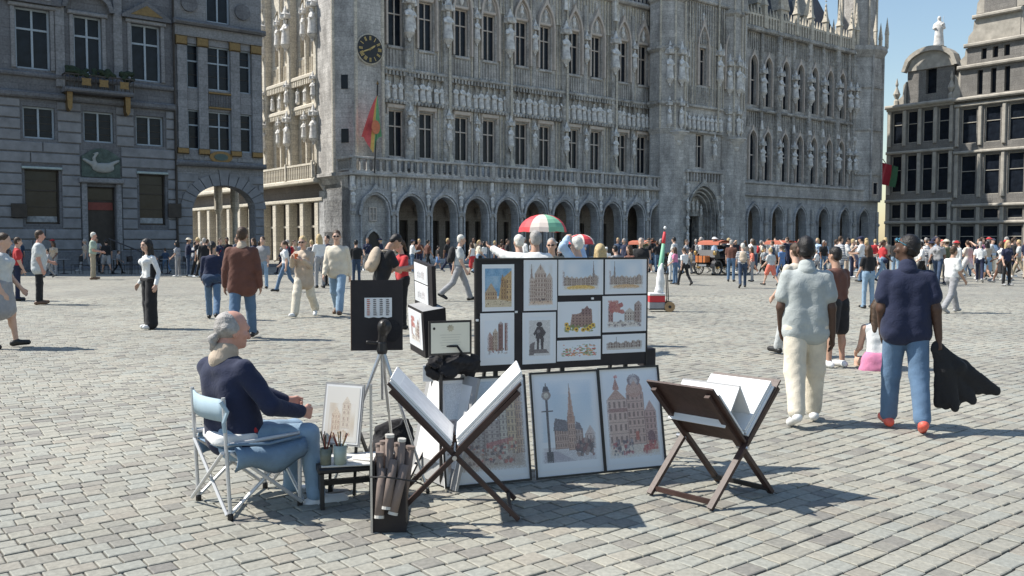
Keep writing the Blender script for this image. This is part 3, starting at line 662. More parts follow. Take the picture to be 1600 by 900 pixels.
    for k in range(12):
        a = R(30 * k); p = (cr * .76 * math.sin(a), cr * .76 * math.cos(a)); q = MB(); nb_ = (2, 1, 2, 3, 2, 1, 2, 3, 4, 2, 1, 2)[k]
        for j in range(nb_):
            o_ = (j - (nb_ - 1) / 2) * .085; q.box(o_ - .025, o_ + .025, -.01, .01, -.15, .15)
        link('hour_numeral', q.mesh('hour_numeral', CLOCKG), ck, (p[0], -.18, p[1]), (0, a, 0))
    for (a, l, w) in ((R(55), .52, .07), (R(247), .74, .05)):
        link('clock_hand', MB().xzprism([(-w, -.12), (w, -.12), (w * .9, l * .7), (0, l), (-w * .9, l * .7)], -.012, .012).mesh('clock_hand', CLOCKG), ck, (0, -.205, 0), (0, a, 0))
    # ---- side wall on the lane
    xs = tl - ch + .55; LEN = 36.0
    rs = (0, 0, R(-90)); loc = (xs, YT + 3.6 + LEN, 0)
    y_of = lambda s: YT + 3.6 + LEN - s
    def TS(px, py=200):                                # pixel -> s on the side plane
        n = FU; r = ray(px, py); P = CP + r * ((TO + n * xs - CP).dot(n) / r.dot(n)); return LEN - ((P - TO).dot(-FN) - (YT + 3.6))
    m = MB(); holes = []
    s_b = [TS(424), TS(463), TS(505)]; bw = s_b[1] - s_b[0]
    allb = [s_b[0] - bw * 2, s_b[0] - bw] + s_b
    for a, b in zip(allb[:-1], allb[1:]):
        for f in (.3, .72):
            c = a + (b - a) * f; holes.append(dict(x0=c - .5, x1=c + .5, z0=7.6, z1=11.3, zs=10.6, depth=.5)); holes.append(dict(x0=c - .5, x1=c + .5, z0=15.9, z1=20.4, zs=19.6, depth=.5))
    wall_holes(m, 0, LEN, 6.3, 23.4, 0, holes, .5); link('side_wall', m.mesh('side_wall', ST_L), TH, loc, rs)
    for h in holes: link('side_window', MB().face([(h['x0'], .45, h['z0']), (h['x1'], .45, h['z0']), (h['x1'], .45, h['z1']), (h['x0'], .45, h['z1'])]).mesh('side_window', mat('lane_window_leaded', (.12, .11, .10), rough=.3, var=.3), fix=False), TH, loc, rs)
    for i, s in enumerate(allb):
        m = MB(); m.cbox(s - .3, s + .3, -.65, 0, 6.6, 23.2, .1); m.frustum([(s - .3, -.7), (s + .3, -.7), (s + .3, 0), (s - .3, 0)], 23.2, [(s - .05, -.4), (s + .05, -.4), (s + .05, -.2), (s - .05, -.2)], 27); link('side_buttress', m.mesh('side_buttress', ST_L), TH, loc, rs)
        for (z, h) in ((9.3, 1.6), (12.5, 1.1), (17.0, 1.9), (20.7, 1.2)): niche_statue(TH, xs - .8, y_of(s), z, h, rz=R(-90), w=1.2)
        if i + 1 < len(allb):
            b = allb[i + 1]; c = (s + b) / 2; m = MB(); m.cbox(c - .16, c + .16, -.3, 0, 6.9, 22.5, .06); link('side_pier', m.mesh('side_pier', ST_L), TH, loc, rs)
            for (z, h) in ((9.6, 1.3), (17.4, 1.5)): niche_statue(TH, xs - .45, y_of(c), z, h, rz=R(-90))
            for k in range(3): niche_statue(TH, xs - .22, y_of(s + (b - s) * (k + .6) / 3.4), 12.4, 1.2, rz=R(-90), corbel=False)
    m = MB()
    for (z0, z1, p) in ((11.75, 12.1, .45), (14.0, 14.35, .55), (23.2, 23.7, .6)): m.cbox(0, LEN, -p, 0, z0, z1, .08)
    ribs(m, LEN - 16, LEN, 50, -.5, -.0, 13.6, 14.0, .16); ribs(m, LEN - 16, LEN, 50, -.4, -.0, 11.45, 11.75, .16); ribs(m, LEN - 16, LEN, 60, -.1, 0, 14.4, 15.7, .09); link('side_string_course', m.mesh('side_string_course', ST_L), TH, loc, rs)
    # lane balcony, dark frieze, pale pilasters and openings below
    m = MB(); m.cbox(0, LEN, -1.0, 0, 6.0, 6.35, .08); m.box(0, LEN, -.95, -.78, 7.35, 7.5); link('side_balcony', m.mesh('side_balcony', ST_L), TH, loc, rs)
    sb = MB().cbox(-.06, .06, -.06, .06, 0, 1.0, .02).mesh('side_baluster', ST_L)
    for k in range(34): link('side_baluster', sb, TH, (xs - .86, y_of(LEN - .2 - k * .32), 6.35))
    for s in allb: link('side_balcony_post', MB().cbox(-.14, .14, -.16, .1, 0, 1.3, .03).mesh('side_balcony_post', ST_L), TH, (xs - .86, y_of(s), 6.35), rs)
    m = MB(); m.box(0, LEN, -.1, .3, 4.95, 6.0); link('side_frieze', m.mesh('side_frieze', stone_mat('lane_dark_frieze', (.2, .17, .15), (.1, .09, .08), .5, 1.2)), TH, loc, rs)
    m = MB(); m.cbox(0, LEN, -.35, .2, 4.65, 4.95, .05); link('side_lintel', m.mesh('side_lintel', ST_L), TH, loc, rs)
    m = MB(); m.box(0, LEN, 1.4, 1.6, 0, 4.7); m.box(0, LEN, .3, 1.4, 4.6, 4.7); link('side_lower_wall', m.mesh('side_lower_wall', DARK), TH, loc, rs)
    pil = MB(); pil.cbox(-.34, .34, -.25, .45, .0, 4.65, .05); pil_me = pil.mesh('side_pilaster', ST_L)
    for k in range(13):
        link('side_pilaster', pil_me, TH, (xs, y_of(LEN - 1.2 - k * 2.6), 0), rs)
        link('side_transom', MB().box(-.8, .8, .3, .45, 2.7, 2.85).mesh('side_transom', ST_L), TH, (xs, y_of(LEN - 2.5 - k * 2.6), 0), rs)
    # ---- belfry base with the portal
    yt = -.5; px_l, px_r = TX(1070, yt), TX(1126, yt); pc = (px_l + px_r) / 2; phw = (px_r - px_l) / 2 - .45
    lowt = TX(1087, yt + .5, 235), TX(1126, yt + .5, 240); upt = TX(1091, yt + .5, 105), TX(1133, yt + .5, 110)
    holes = [dict(x0=pc - phw, x1=pc + phw, z0=.3, z1=7.0, zs=4.4, depth=1.6)]
    for t in lowt: holes.append(dict(x0=t - .6, x1=t + .6, z0=8.7, z1=11.9, depth=.5))
    for t in upt: holes.append(dict(x0=t - .6, x1=t + .6, z0=16.6, z1=20.2, depth=.5))
    m = MB(); wall_holes(m, TWL, TWR, 0, 30, yt, holes, .5); m.box(TWL, TWR, yt + 4.2, 9, .0, 52); m.box(TWL + .01, TWR - .01, yt + .01, yt + 4.2, 30, 52); m.face([(TWL, yt, 0), (TWL, yt, 30), (TWL, yt + 4.2, 30), (TWL, yt + 4.2, 0)]); m.face([(TWR, yt, 0), (TWR, yt, 30), (TWR, yt + 4.2, 30), (TWR, yt + 4.2, 0)]); m.build('belfry_wall', ST_A, TH)
    m = MB(); x = TWL + .3
    while x < TWR - .2:
        if all(abs(x - t) > .85 for t in upt): m.box(x - .05, x + .05, yt - .1, yt, 14.7, 24.3)
        x += .42
    tag(m.build('wall_shafts', ST_L, TH), kind='stuff')
    for t in lowt: window(TH, t, yt + .35, 8.7, 1.2, 3.2, tr=.66)
    for t in upt: window(TH, t, yt + .35, 16.6, 1.2, 3.6, tr=.66)
    for j in range(4):
        m = MB(); arch_ring(m, pc, phw - .22 * j, 4.4, 7.0 - .3 * j, .14, yt + .3 * j - .18, yt + .3 * j + .3, zj=.3, ogee=.5 if j == 0 else 0); m.build('portal_order', ST_B, TH)
    m = MB(); wall_holes(m, pc - phw, pc + phw, .3, 7.0, yt + 1.3, [dict(x0=pc - 1.35, x1=pc + 1.0, z0=.3, z1=4.1)], 1.2); m.build('portal_tympanum', ST_B, TH)
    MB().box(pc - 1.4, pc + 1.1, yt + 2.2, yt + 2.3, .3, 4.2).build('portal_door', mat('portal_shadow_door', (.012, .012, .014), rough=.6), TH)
    for k in range(5): niche_statue(TH, pc - 1.3 + k * .62, yt + 1.2, 4.3 + (.45 if k in (1, 2, 3) else 0), 1.0, canopy=False)
    for k in range(4):
        for sd in (-1, 1): niche_statue(TH, pc + sd * (phw + .35), yt - .3, 1.6 + k * 1.55, 1.1, corbel=True, canopy=False)
    m = MB(); m.cbox(px_l, px_r, yt - .3, yt, 8.2, 8.45, .05); ribs(m, px_l, px_r, 12, yt - .2, yt, 7.4, 8.2, .14); m.build('portal_balustrade', ST_A, TH)
    for (a, b) in ((TX(1031, yt), TX(1069, yt)), (TX(1128, yt), TX(1157, yt))):
        c = (a + b) / 2; w = (b - a) / 2; oc = lambda r: [(c + r * math.cos(R(45 * k + 22.5)), yt + .8 + r * 1.0 * math.sin(R(45 * k + 22.5))) for k in range(8)]
        m = MB(); m.prism(oc(w * 1.0), 0, 11.6); m.frustum(oc(w * .9), 11.3, oc(w * 1.12), 12.1); m.prism(oc(w * 1.02), 12.1, 34); m.build('belfry_buttress', ST_A, TH)
        for z in (14.4, 19.4, 24.0):
            m = MB(); m.frustum(oc(w * 1.03), z - .3, oc(w * 1.2), z); m.prism(oc(w * 1.18), z, z + .25); m.build('buttress_band', ST_B, TH)
        for k in range(8):
            q = oc(w * 1.05)[k]
            if q[1] < yt + .9:
                g = MB(); g.lathe([(.1, 0), (.1, 18)], cx=q[0], cy=q[1], n=6, z=12); g.build('buttress_shaft', ST_L, TH)
        for (z, h) in ((12.5, 1.6), (16.6, 2.2)):
            for k in (-1, 0, 1): niche_statue(TH, c + k * w * .62, yt + .8 - w * 1.08 + abs(k) * w * .3, z, h)
        link('corbel', CORBEL, TH, (c, yt + .5 - w * .7, 11.8), (0, 0, 0), (3, 3, 1.6))
    for z in (12.0, 14.4):
        m = MB(); m.cbox(px_l, px_r, yt - .3, yt, z, z + .26, .06); m.build('belfry_string_course', ST_B, TH)
    n = 8
    for k in range(n): niche_statue(TH, px_l + (px_r - px_l) * (k + .5) / n, yt - .15, 12.4, 1.4, canopy=False, corbel=False)
    cm = (lowt[0] + lowt[1]) / 2
    niche_statue(TH, cm, yt - .3, 10.0, 1.3); niche_statue(TH, (upt[0] + upt[1]) / 2 + .2, yt - .35, 17.4, 2.2)
    g = MB(); g.lathe([(.1, 0), (.1, 16)], cx=(upt[0] + upt[1]) / 2, cy=yt - .35, n=6, z=12.3); g.build('buttress_shaft', ST_L, TH)
    for t in upt:
        m = MB(); arch_ring(m, t, .72, 20.2, 22.2, .16, yt - .25, yt, zj=16.6, ogee=.8); m.build('window_arch', ST_W, TH); niche_statue(TH, t, yt - .1, 22.7, .9, canopy=False)
    m = MB(); m.cbox(TWL, TWR, yt - .3, yt, 24.4, 24.75, .08); m.build('belfry_cornice', ST_B, TH); m = MB(); ribs(m, px_l, px_r, 18, yt - .1, yt, 14.7, 16.4, .12); ribs(m, TWL + 1, TWR - 1, 26, yt - .14, yt, 20.5, 24.3, .1); tag(m.build('belfry_ribs', ST_B, TH), kind='stuff')
    for px in (1098, 1140):
        t = TX(px, yt, 5); window(TH, t, yt - .02, 25.2, .9, 2.2, tr=0)
    # ---- right wing
    hw = 1.02; RA = [TX(p) for p in (1177, 1214, 1250, 1286, 1319, 1349)]
    rend = TX(1372)
    holes = [dict(x0=t - hw, x1=t + hw, z0=.3, z1=5.3, zs=3.9) for t in RA]
    m = MB(); wall_holes(m, RWL, rend, .3, 6.3, 0, holes, .8); m.face([(rend, 0, 0), (rend, 0, 6.3), (rend, 5, 6.3), (rend, 5, 0)]); m.build('arcade_wall', ST_C, TH)
    for t in RA:
        m = MB(); arch_ring(m, t, hw, 3.9, 5.3, .14, -.16, 0, zj=.31); arch_ring(m, t, hw + .18, 3.9, 5.48, .1, -.24, 0, zj=3.7, ogee=.2); m.build('arch_moulding', ST_C, TH)
    re = [RWL + .3] + [(a + b) / 2 for a, b in zip(RA[:-1], RA[1:])] + [rend - .3]
    for e in re: link('pier_shaft', shaft_me, TH, (e, -.14, .3), (0, 0, 0), (1.3, 1.3, .95))
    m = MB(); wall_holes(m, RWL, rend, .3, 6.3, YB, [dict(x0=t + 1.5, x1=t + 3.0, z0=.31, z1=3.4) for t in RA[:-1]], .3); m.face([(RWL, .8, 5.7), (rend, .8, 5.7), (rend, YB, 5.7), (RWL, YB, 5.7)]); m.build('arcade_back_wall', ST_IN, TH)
    for t in RA[:-1]: MB().box(t + 1.5, t + 3.0, YB + .2, YB + .26, .31, 3.4).build('inner_door', DARK, TH)
    m = MB(); m.cbox(RWL, rend, -.35, 0, 6.3, 6.55, .06); m.cbox(RWL, rend, -.25, .4, 6.55, 7.55, .03); m.cbox(RWL, rend, -.4, .6, 7.55, 7.8, .06); m.build('parapet', ST_A, TH)
    yr = .9; LX = [1171, 1194, 1221, 1244, 1266, 1290, 1309, 1328]
    lt = [TX(p, yr + .3, 230) for p in LX]; holes = []
    for t in lt:
        holes.append(dict(x0=t - .58, x1=t + .58, z0=8.1, z1=13.2, zs=12.2, depth=.4)); holes.append(dict(x0=t - .58, x1=t + .58, z0=15.9, z1=21.0, zs=20.0, depth=.4))
    m = MB(); wall_holes(m, RWL, RWR + .4, 7.5, 23.6, yr, holes, .4); m.build('right_wing_wall', ST_A, TH)
    for t in lt:
        for (z, h, zs) in ((8.1, 5.1, 4.1), (15.9, 5.1, 4.1)):
            fr = MB(); fr.box(-.05, .05, -.06, .06, 0, h - .1); fr.box(-.58, -.05, -.05, .05, h * .5, h * .5 + .12); fr.box(.05, .58, -.05, .05, h * .5, h * .5 + .12)
            wo = link('lancet_window', fr.mesh('lancet_window', ST_W), TH, (t, yr + .3, z))
            for (a, b) in ((-.58, -.05), (.05, .58)): link('pane', MB().face([(a, .03, 0), (b, .03, 0), (b, .03, h), (a, .03, h)]).mesh('pane', GLASS, fix=False), wo)
            m = MB(); arch_ring(m, t, .62, z + zs, z + h + .04, .14, yr - .2, yr, zj=z, ogee=.45); m.build('window_arch', ST_W, TH)
    mids = [RWL + .4] + [(a + b) / 2 for a, b in zip(lt[:-1], lt[1:])] + [RWR + .2]
    for i, x in enumerate(mids):
        big = i % 2 == 0; w = .34 if big else .22; p = .5 if big else .32
        m = MB(); m.cbox(x - w, x + w, yr - p, yr, 7.8, 23.5, .08); m.build('pilaster', ST_B, TH)
        niche_statue(TH, x, yr - p - .12, 10.0, 1.6, w=1.2); niche_statue(TH, x, yr - p - .12, 17.2, 1.9, w=1.2)
        m = MB(); m.frustum([(x - w, yr - p - .1), (x + w, yr - p - .1), (x + w, yr), (x - w, yr)], 13.4, [(x - .04, yr - .2), (x + .04, yr - .2), (x + .04, yr), (x - .04, yr)], 15.4); m.build('pinnacle', ST_S, TH); m = MB(); m.frustum([(x - w, yr - p - .1), (x + w, yr - p - .1), (x + w, yr + .1), (x - w, yr + .1)], 23.5, [(x - .05, yr - .3), (x + .05, yr - .3), (x + .05, yr - .2), (x - .05, yr - .2)], 26.2); m.build('pinnacle', ST_S, TH)
    m = MB(); m.cbox(RWL, RWR, yr - .4, yr, 15.2, 15.5, .08); m.cbox(RWL, RWR, yr - .6, yr, 23.4, 23.9, .12); ribs(m, RWL, RWR, 60, yr - .1, yr, 13.6, 15.2, .1); ribs(m, RWL, RWR, 60, yr - .1, yr, 21.6, 23.3, .1); m.build('right_wing_string_course', ST_B, TH)
    m = MB(); m.box(RWL, RWR, yr - .5, yr - .3, 25.0, 25.2); ribs(m, RWL, RWR, 44, yr - .5, yr - .3, 23.9, 25.0, .22)
    for k in range(40):
        x = RWL + (RWR - RWL) * (k + .5) / 40; m.frustum([(x - .12, yr - .52), (x + .12, yr - .52), (x + .12, yr - .28), (x - .12, yr - .28)], 25.2, [(x - .02, yr - .42), (x + .02, yr - .42), (x + .02, yr - .38), (x - .02, yr - .38)], 26.0)
    m.build('roof_parapet', ST_L, TH)
    for i, x in enumerate(mids):
        q = lambda r: [(x - r, yr - .4 - r), (x + r, yr - .4 - r), (x + r, yr - .4 + r), (x - r, yr - .4 + r)]; m = MB(); m.prism(q(.24), 23.9, 26.2); m.frustum(q(.34), 26.2, q(.2), 26.7); m.frustum(q(.2), 26.7, q(.03), 29.4 if i % 2 == 0 else 28.3)
        for k in range(4): m.box(x - .26 + .05 * k, x + .26 - .05 * k, yr - .45, yr - .35, 27.0 + .5 * k, 27.1 + .5 * k)
        m.build('roof_pinnacle', ST_L, TH)
    # end turret
    c = (TX(1336, 0) + TX(1378, 0)) / 2; w = (TX(1378) - TX(1336)) / 2; oc = lambda r: [(c + r * math.cos(R(45 * k + 22.5)), 1.9 + r * math.sin(R(45 * k + 22.5))) for k in range(8)]
    m = MB(); m.prism(oc(w * .98), 6.4, 24); m.frustum(oc(w * 1.0), 23.2, oc(w * 1.16), 24); m.prism(oc(w * 1.14), 24, 24.5); m.prism(oc(w * .70), 24.4, 31); m.frustum(oc(w * .74), 31, oc(.1), 37); m.build('end_turret', ST_A, TH)  # unseen top kept low so the sun clears it to the gable
    for k in range(8):
        q = oc(w * 1.0)[k]; g = MB(); g.lathe([(.13, 0), (.13, 17.5)], cx=q[0], cy=q[1], n=6, z=6.5); g.build('turret_shaft', ST_A, TH)
        q = oc(w * 1.1)[k]; g = MB(); g.box(q[0] - .16, q[0] + .16, q[1] - .16, q[1] + .16, 24.4, 26.0); g.frustum([(q[0] - .2, q[1] - .2), (q[0] + .2, q[1] - .2), (q[0] + .2, q[1] + .2), (q[0] - .2, q[1] + .2)], 26.0, [(q[0], q[1] - .02), (q[0] + .02, q[1] - .02), (q[0] + .02, q[1]), (q[0], q[1])], 28); g.build('turret_pinnacle', ST_L, TH)
        q2 = oc(w * .72)[k]; g = MB(); g.lathe([(.12, 0), (.12, 6.4)], cx=q2[0], cy=q2[1], n=6, z=24.6); g.build('turret_shaft', ST_L, TH)
    for z in (9.4, 14.6, 19.6):
        m = MB(); m.prism(oc(w * 1.03), z, z + .25); m.build('turret_band', ST_B, TH)
    window(TH, c - .2, 1.9 - w * .93, 7.1, 1.1, 1.5, tr=0, mull=False)
    # ---- roofs and dormers, body of the building behind
    m = MB(); m.box(uL, TWL, YW + .34, 15, 6.5, 23.4); m.box(TWR, RWR + 2, yr + .45, 14, 7.6, 23.5); m.box(xs + .52, uL, YT + 3.8, YT + 3.6 + LEN, 6.4, 23.4); m.build('building_core', ST_A, TH)
    m = MB(); rz0 = 23.7
    for (a, b) in ((uL - 1.5, TWL), (TWR, RWR + 1)):
        y0, y1 = 2.2, 15.5; h, hip = (20.0, .2) if a < 20 else (15.5, 3.5); m.raw([(a, y0, rz0), (b, y0, rz0), (b, y1, rz0), (a, y1, rz0), (a, (y0 + y1) / 2, rz0 + h), (b - hip, (y0 + y1) / 2, rz0 + h)], [(0, 1, 5, 4), (2, 3, 4, 5), (0, 4, 3), (1, 2, 5)])  # roof heights and hip shaped for the shadows on square and houses
    m.raw([(xs, 8, 23.4), (xs + 11, 8, 23.4), (xs + 11, 40, 23.4), (xs, 40, 23.4), (xs + 5.5, 8, 35), (xs + 5.5, 40, 35)], [(0, 4, 5, 3), (1, 2, 5, 4), (0, 1, 4), (2, 3, 5)])
    m.build('roof', SLATE, TH)
    for k in range(4):
        x = TWR + 2.2 + k * 4.3; y = 2.6
        m = MB(); m.box(x - .7, x + .7, y, y + 2.6, 24.2, 27.2); m.xzprism([(x - .85, 27.2), (x + .85, 27.2), (x, 29.4)], y - .1, y + 3.2); m.build('dormer', ST_L, TH)
        MB().box(x - .4, x + .4, y - .03, y + .1, 24.9, 26.8).build('dormer_window', GLASS, TH)
    for k in range(6):
        x = uL + 2 + k * 5; m = MB(); m.box(x - .7, x + .7, 2.6, 5.2, 24.2, 27.0); m.xzprism([(x - .85, 27.0), (x + .85, 27.0), (x, 29.0)], 2.5, 5.8); m.build('dormer', ST_L, TH)
build_townhall()
# ------------------------------------------------------------------ guild houses on the left
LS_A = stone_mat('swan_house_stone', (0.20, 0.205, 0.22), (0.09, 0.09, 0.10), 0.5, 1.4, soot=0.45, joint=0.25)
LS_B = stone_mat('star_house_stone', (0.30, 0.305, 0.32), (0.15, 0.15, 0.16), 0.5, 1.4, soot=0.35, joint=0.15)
LS_R = mat('rusticated_block_stone', (0.22, 0.225, 0.24), rough=.85, var=.25, scale=1.6, bump=.4, bscale=14)
FR_BLUE = mat('painted_window_frame', (0.34, 0.40, 0.46), rough=.5, var=.1)
SHOPGLASS = mat('shop_window_glass', (0.02, 0.02, 0.022), rough=.18, var=.6, scale=1.2, spec=.3)
def sub_root(name, px, label, cat):
    t0 = TX(px); o = empty(name, TO + FU * t0, FRZ, label, cat); return o, t0
def rusticate(root, x0, x1, z0, z1, course, ops, y=0.0, proud=.09, maxl=2.4):
    z = z0; row = 0
    while z < z1 - .1:
        h = min(course, z1 - z); segs = [(x0, x1)]
        for (a, b, c, d) in ops:
            if d > z + .05 and c < z + h - .05:
                ns = []
                for (p, q) in segs:
                    if b <= p or a >= q: ns.append((p, q)); continue
                    if a > p: ns.append((p, a))
                    if b < q: ns.append((b, q))
                segs = ns
        for (p, q) in segs:
            n = max(1, int(round((q - p) / maxl))); w = (q - p) / n; off = (.25 * w if row % 2 and n > 1 else 0)
            cuts = [p] + [p + w * k + off for k in range(1, n)] + [q]
            for a, b in zip(cuts[:-1], cuts[1:]):
                if b - a < .08: continue
                MB().cbox(a + .02, b - .02, y - proud - random.uniform(0, .015), y, z + .035, z + h - .035, .035).build('stone_block', LS_R, root)
        z += h; row += 1
def build_swan():
    PX0 = -34
    o, t0 = sub_root('guild_house', PX0, 'dark grey guild house with swan relief above its door, at the left edge', 'house')
    X = lambda px, py=250: TX(px, 0, py) - t0
    Z = lambda px, py: ZX(px, py, 0)
    xr = X(275); rows = []
    ops = []
    top = [(22, 77, 14, 112), (114, 158, 27, 110), (204, 250, 36, 130)]; mid = [(35, 85, 168, 217), (130, 177, 175, 222), (212, 255, 180, 228)]; gr = [(38, 92, 265, 350), (217, 258, 273, 352)]
    door = (136, 180, 292, 425)
    def rect(r):
        c = (r[0] + r[1]) / 2; return (X(r[0], r[2]), X(r[1], r[2]), Z(c, r[3]), Z(c, r[2]))
    T_ = [rect(r) for r in top]; M_ = [rect(r) for r in mid]; G_ = [rect(r) for r in gr]; D_ = rect(door); D_ = (D_[0], D_[1], .35, D_[3])
    def align(L):
        z0 = sum(r[2] for r in L) / len(L); z1 = sum(r[3] for r in L) / len(L); return [(r[0], r[1], z0, z1) for r in L]
    T_, M_, G_ = align(T_), align(M_), align(G_); AT = [(r[0] + .1, r[1] - .1, T_[0][3] + 2.2, T_[0][3] + 4.6) for r in T_]
    holes = [dict(x0=r[0], x1=r[1], z0=r[2], z1=r[3]) for r in T_ + M_ + G_ + [D_] + AT]
    Htop = T_[0][3] + 6.0
    m = MB(); wall_holes(m, 0, xr, 0, Htop, 0, holes, .45); m.face([(0, 0, 0), (0, 0, Htop), (0, 10, Htop), (0, 10, 0)]); m.face([(xr, 0, 5.6), (xr, 0, Htop), (xr, 8, Htop), (xr, 8, 5.6)]); m.box(.05, xr - .05, .5, 10, .0, Htop)
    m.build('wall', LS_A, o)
    zs = (M_[0][3] + T_[0][2]) / 2 - .4
    rusticate(o, .02, xr - .02, 1.1, zs - .25, .62, [(r[0] - .12, r[1] + .12, r[2] - .12, r[3] + .12) for r in M_ + G_] + [(D_[0] - .35, D_[1] + .35, 0, Z(155, 228))])
    MB().cbox(0, xr, -.22, 0, 0, 1.08, .06).build('plinth', LS_A, o)
    MB().cbox(0, xr, -.3, 0, zs - .2, zs + .18, .1).build('string_course', LS_A, o)
    MB().cbox(0, xr, -.2, 0, T_[0][2] - .45, T_[0][2] - .18, .06).build('sill_course', LS_A, o)
    for i, r in enumerate(T_):
        window(o, (r[0] + r[1]) / 2, .3, r[2], r[1] - r[0], r[3] - r[2], tr=.66, fmat=FR_BLUE, fw=.11)
        m = MB(); a, b = r[0] - .22, r[1] + .22
        m.cbox(a, r[0], -.1, 0, r[2], r[3], .03); m.cbox(r[1], b, -.1, 0, r[2], r[3], .03); m.cbox(a - .1, b + .1, -.22, 0, r[3], r[3] + .22, .05)
        m.build('window_surround', LS_B, o)
        if i != 1:
            m = MB(); m.xzprism([(a - .35, r[3] + .24), (b + .35, r[3] + .24), (b + .35, r[3] + .40), ((a + b) / 2, r[3] + 1.35), (a - .35, r[3] + .40)], -.35, 0); m.build('pediment', LS_A, o)
            m = MB(); m.xzprism([(a + .15, r[3] + .45), (b - .15, r[3] + .45), ((a + b) / 2, r[3] + 1.05)], -.40, -.34); m.build('pediment_ornament', GILT if i == 2 else LS_B, o)
        else:
            m = MB(); arch_ring(m, (a + b) / 2, (b - a) / 2 + .2, r[3] + .3, r[3] + 1.2, .25, -.4, 0); m.build('pediment', LS_A, o)
    for r in M_: window(o, (r[0] + r[1]) / 2, .3, r[2], r[1] - r[0], r[3] - r[2], tr=0, fmat=FR_BLUE, fw=.1, bars=3)
    for r in G_:
        window(o, (r[0] + r[1]) / 2, .3, r[2], r[1] - r[0], r[3] - r[2], tr=.62, mull=False, fmat=DARK, gmat=SHOPGLASS, fw=.08, bars=1)
        MB().cbox(r[0] - .15, r[1] + .15, -.2, 0, r[3] + .02, r[3] + .16, .03).build('shop_blind_box', mat('blind_box_paint', (.35, .42, .42), rough=.5), o)
        MB().box(r[0] + .1, r[1] - .1, .33, .38, r[2] + .12, r[2] + .45).build('window_display', mat('display_cloth', (.3, .32, .34), rough=.8, var=.5, scale=4), o)
    for r in AT: window(o, (r[0] + r[1]) / 2, .3, r[2], r[1] - r[0], r[3] - r[2], tr=.6, fmat=FR_BLUE, fw=.1)
    # door with transom, red board and steps
    m = MB(); m.box(D_[0], D_[1], .36, .42, D_[2], D_[3]); m.build('door', DARK, o)
    MB().box(D_[0] + .1, D_[1] - .1, .3, .35, Z(155, 328), Z(155, 316)).build('door_board', mat('dull_red_board', (.20, .05, .04), rough=.6), o)
    m = MB(); m.box(D_[0] + .08, D_[1] - .08, .31, .35, Z(155, 312), D_[3] - .1); m.build('fanlight', SHOPGLASS, o)
    m = MB(); m.cbox(D_[0] - .32, D_[0] - .02, -.2, .0, .2, D_[3] + .2, .04); m.cbox(D_[1] + .02, D_[1] + .32, -.2, 0, .2, D_[3] + .2, .04); m.cbox(D_[0] - .45, D_[1] + .45, -.35, 0, D_[3] + .2, D_[3] + .5, .06); m.build('door_surround', LS_B, o)
    for k in range(2): MB().cbox(D_[0] - .6, D_[1] + .6, -.45 - .35 * (1 - k), -.22, .02 + .17 * k, .17 + .17 * k, .02).build('door_step', LS_A, o)
    # swan relief
    rz0, rz1 = Z(155, 277), Z(155, 232); cx = (D_[0] + D_[1]) / 2; rw = X(186) - X(126)
    m = MB(); pts = [(cx - rw / 2, rz0), (cx + rw / 2, rz0), (cx + rw / 2, rz0 + (rz1 - rz0) * .7)] + [(cx + rw / 2 - rw * k / 10, rz0 + (rz1 - rz0) * (.7 + .3 * math.sin(math.pi * k / 10))) for k in range(1, 10)] + [(cx - rw / 2, rz0 + (rz1 - rz0) * .7)]
    m.xzprism(pts, -.12, 0); m.build('relief_panel', mat('relief_green_ground', (.07, .10, .09), rough=.7, var=.5, scale=4, bump=.6, bscale=10), o)
    s = SDF(); zc = rz0 + .55
    s.el((cx + .1, -.16, zc), (.62, .16, .3), k=.1).rc((cx - .3, -.2, zc + .1), (cx - .42, -.2, zc + .55), .11, .08, k=.08).rc((cx - .42, -.2, zc + .55), (cx - .22, -.2, zc + .85), .08, .07, k=.06).rc((cx - .22, -.2, zc + .85), (cx - .45, -.22, zc + .8), .07, .03, k=.05)
    for sd in (-1, 1): s.rc((cx + sd * .3, -.15, zc + .1), (cx + sd * .95, -.15, zc + .45), .16, .08, k=.1)
    link('swan_relief', s.mesh('swan_relief', .05, mat('swan_white_stone', (.32, .33, .32), rough=.8)), o)
    # balcony with gilded ornament and dark planting
    bz = Z(153, 150); b0, b1 = X(96, 150), X(203, 150)
    MB().cbox(b0, b1, -1.0, 0, bz, bz + .25, .08).build('balcony_slab', LS_A, o)
    m = MB(); n = 16
    m.box(b0, b1, -.97, -.9, bz + .95, bz + 1.03)
    for k in range(n + 1):
        x = b0 + .04 + (b1 - b0 - .08) * k / n; m.box(x - .02, x + .02, -.95, -.91, bz + .25, bz + .95)
    m.box(b0, b0 + .05, -.9, 0, bz + .95, bz + 1.03); m.box(b1 - .05, b1, -.9, 0, bz + .95, bz + 1.03); m.build('balcony_railing', DARK, o)
    for f in (.3, .55, .85): MB().xzprism([(b0 + (b1 - b0) * f + .28 * math.cos(R(45 * k)) * (1.3 if k % 2 else .8), bz + .6 + .25 * math.sin(R(45 * k)) * (1.2 if k % 2 else .8)) for k in range(8)], -1.01, -.97).build('gilded_rosette', GILT, o)
    for (f0, f1) in ((.0, .22), (.1, .45), (.5, .75), (.8, 1)):
        s = SDF(); rr = random.Random(int(f0 * 50))
        for k in range(16): s.el((b0 + (b1 - b0) * rr.uniform(f0, f1), -.8 + rr.uniform(-.12, .15), bz + 1.05 + rr.uniform(-.1, .35)), (.16, .14, .12), k=.02)
        link('balcony_planting', s.mesh('balcony_planting', .07, mat('dark_leaf_mass', (.02, .035, .02), rough=.8, var=.5, scale=9, bump=.8, bscale=20)), o)
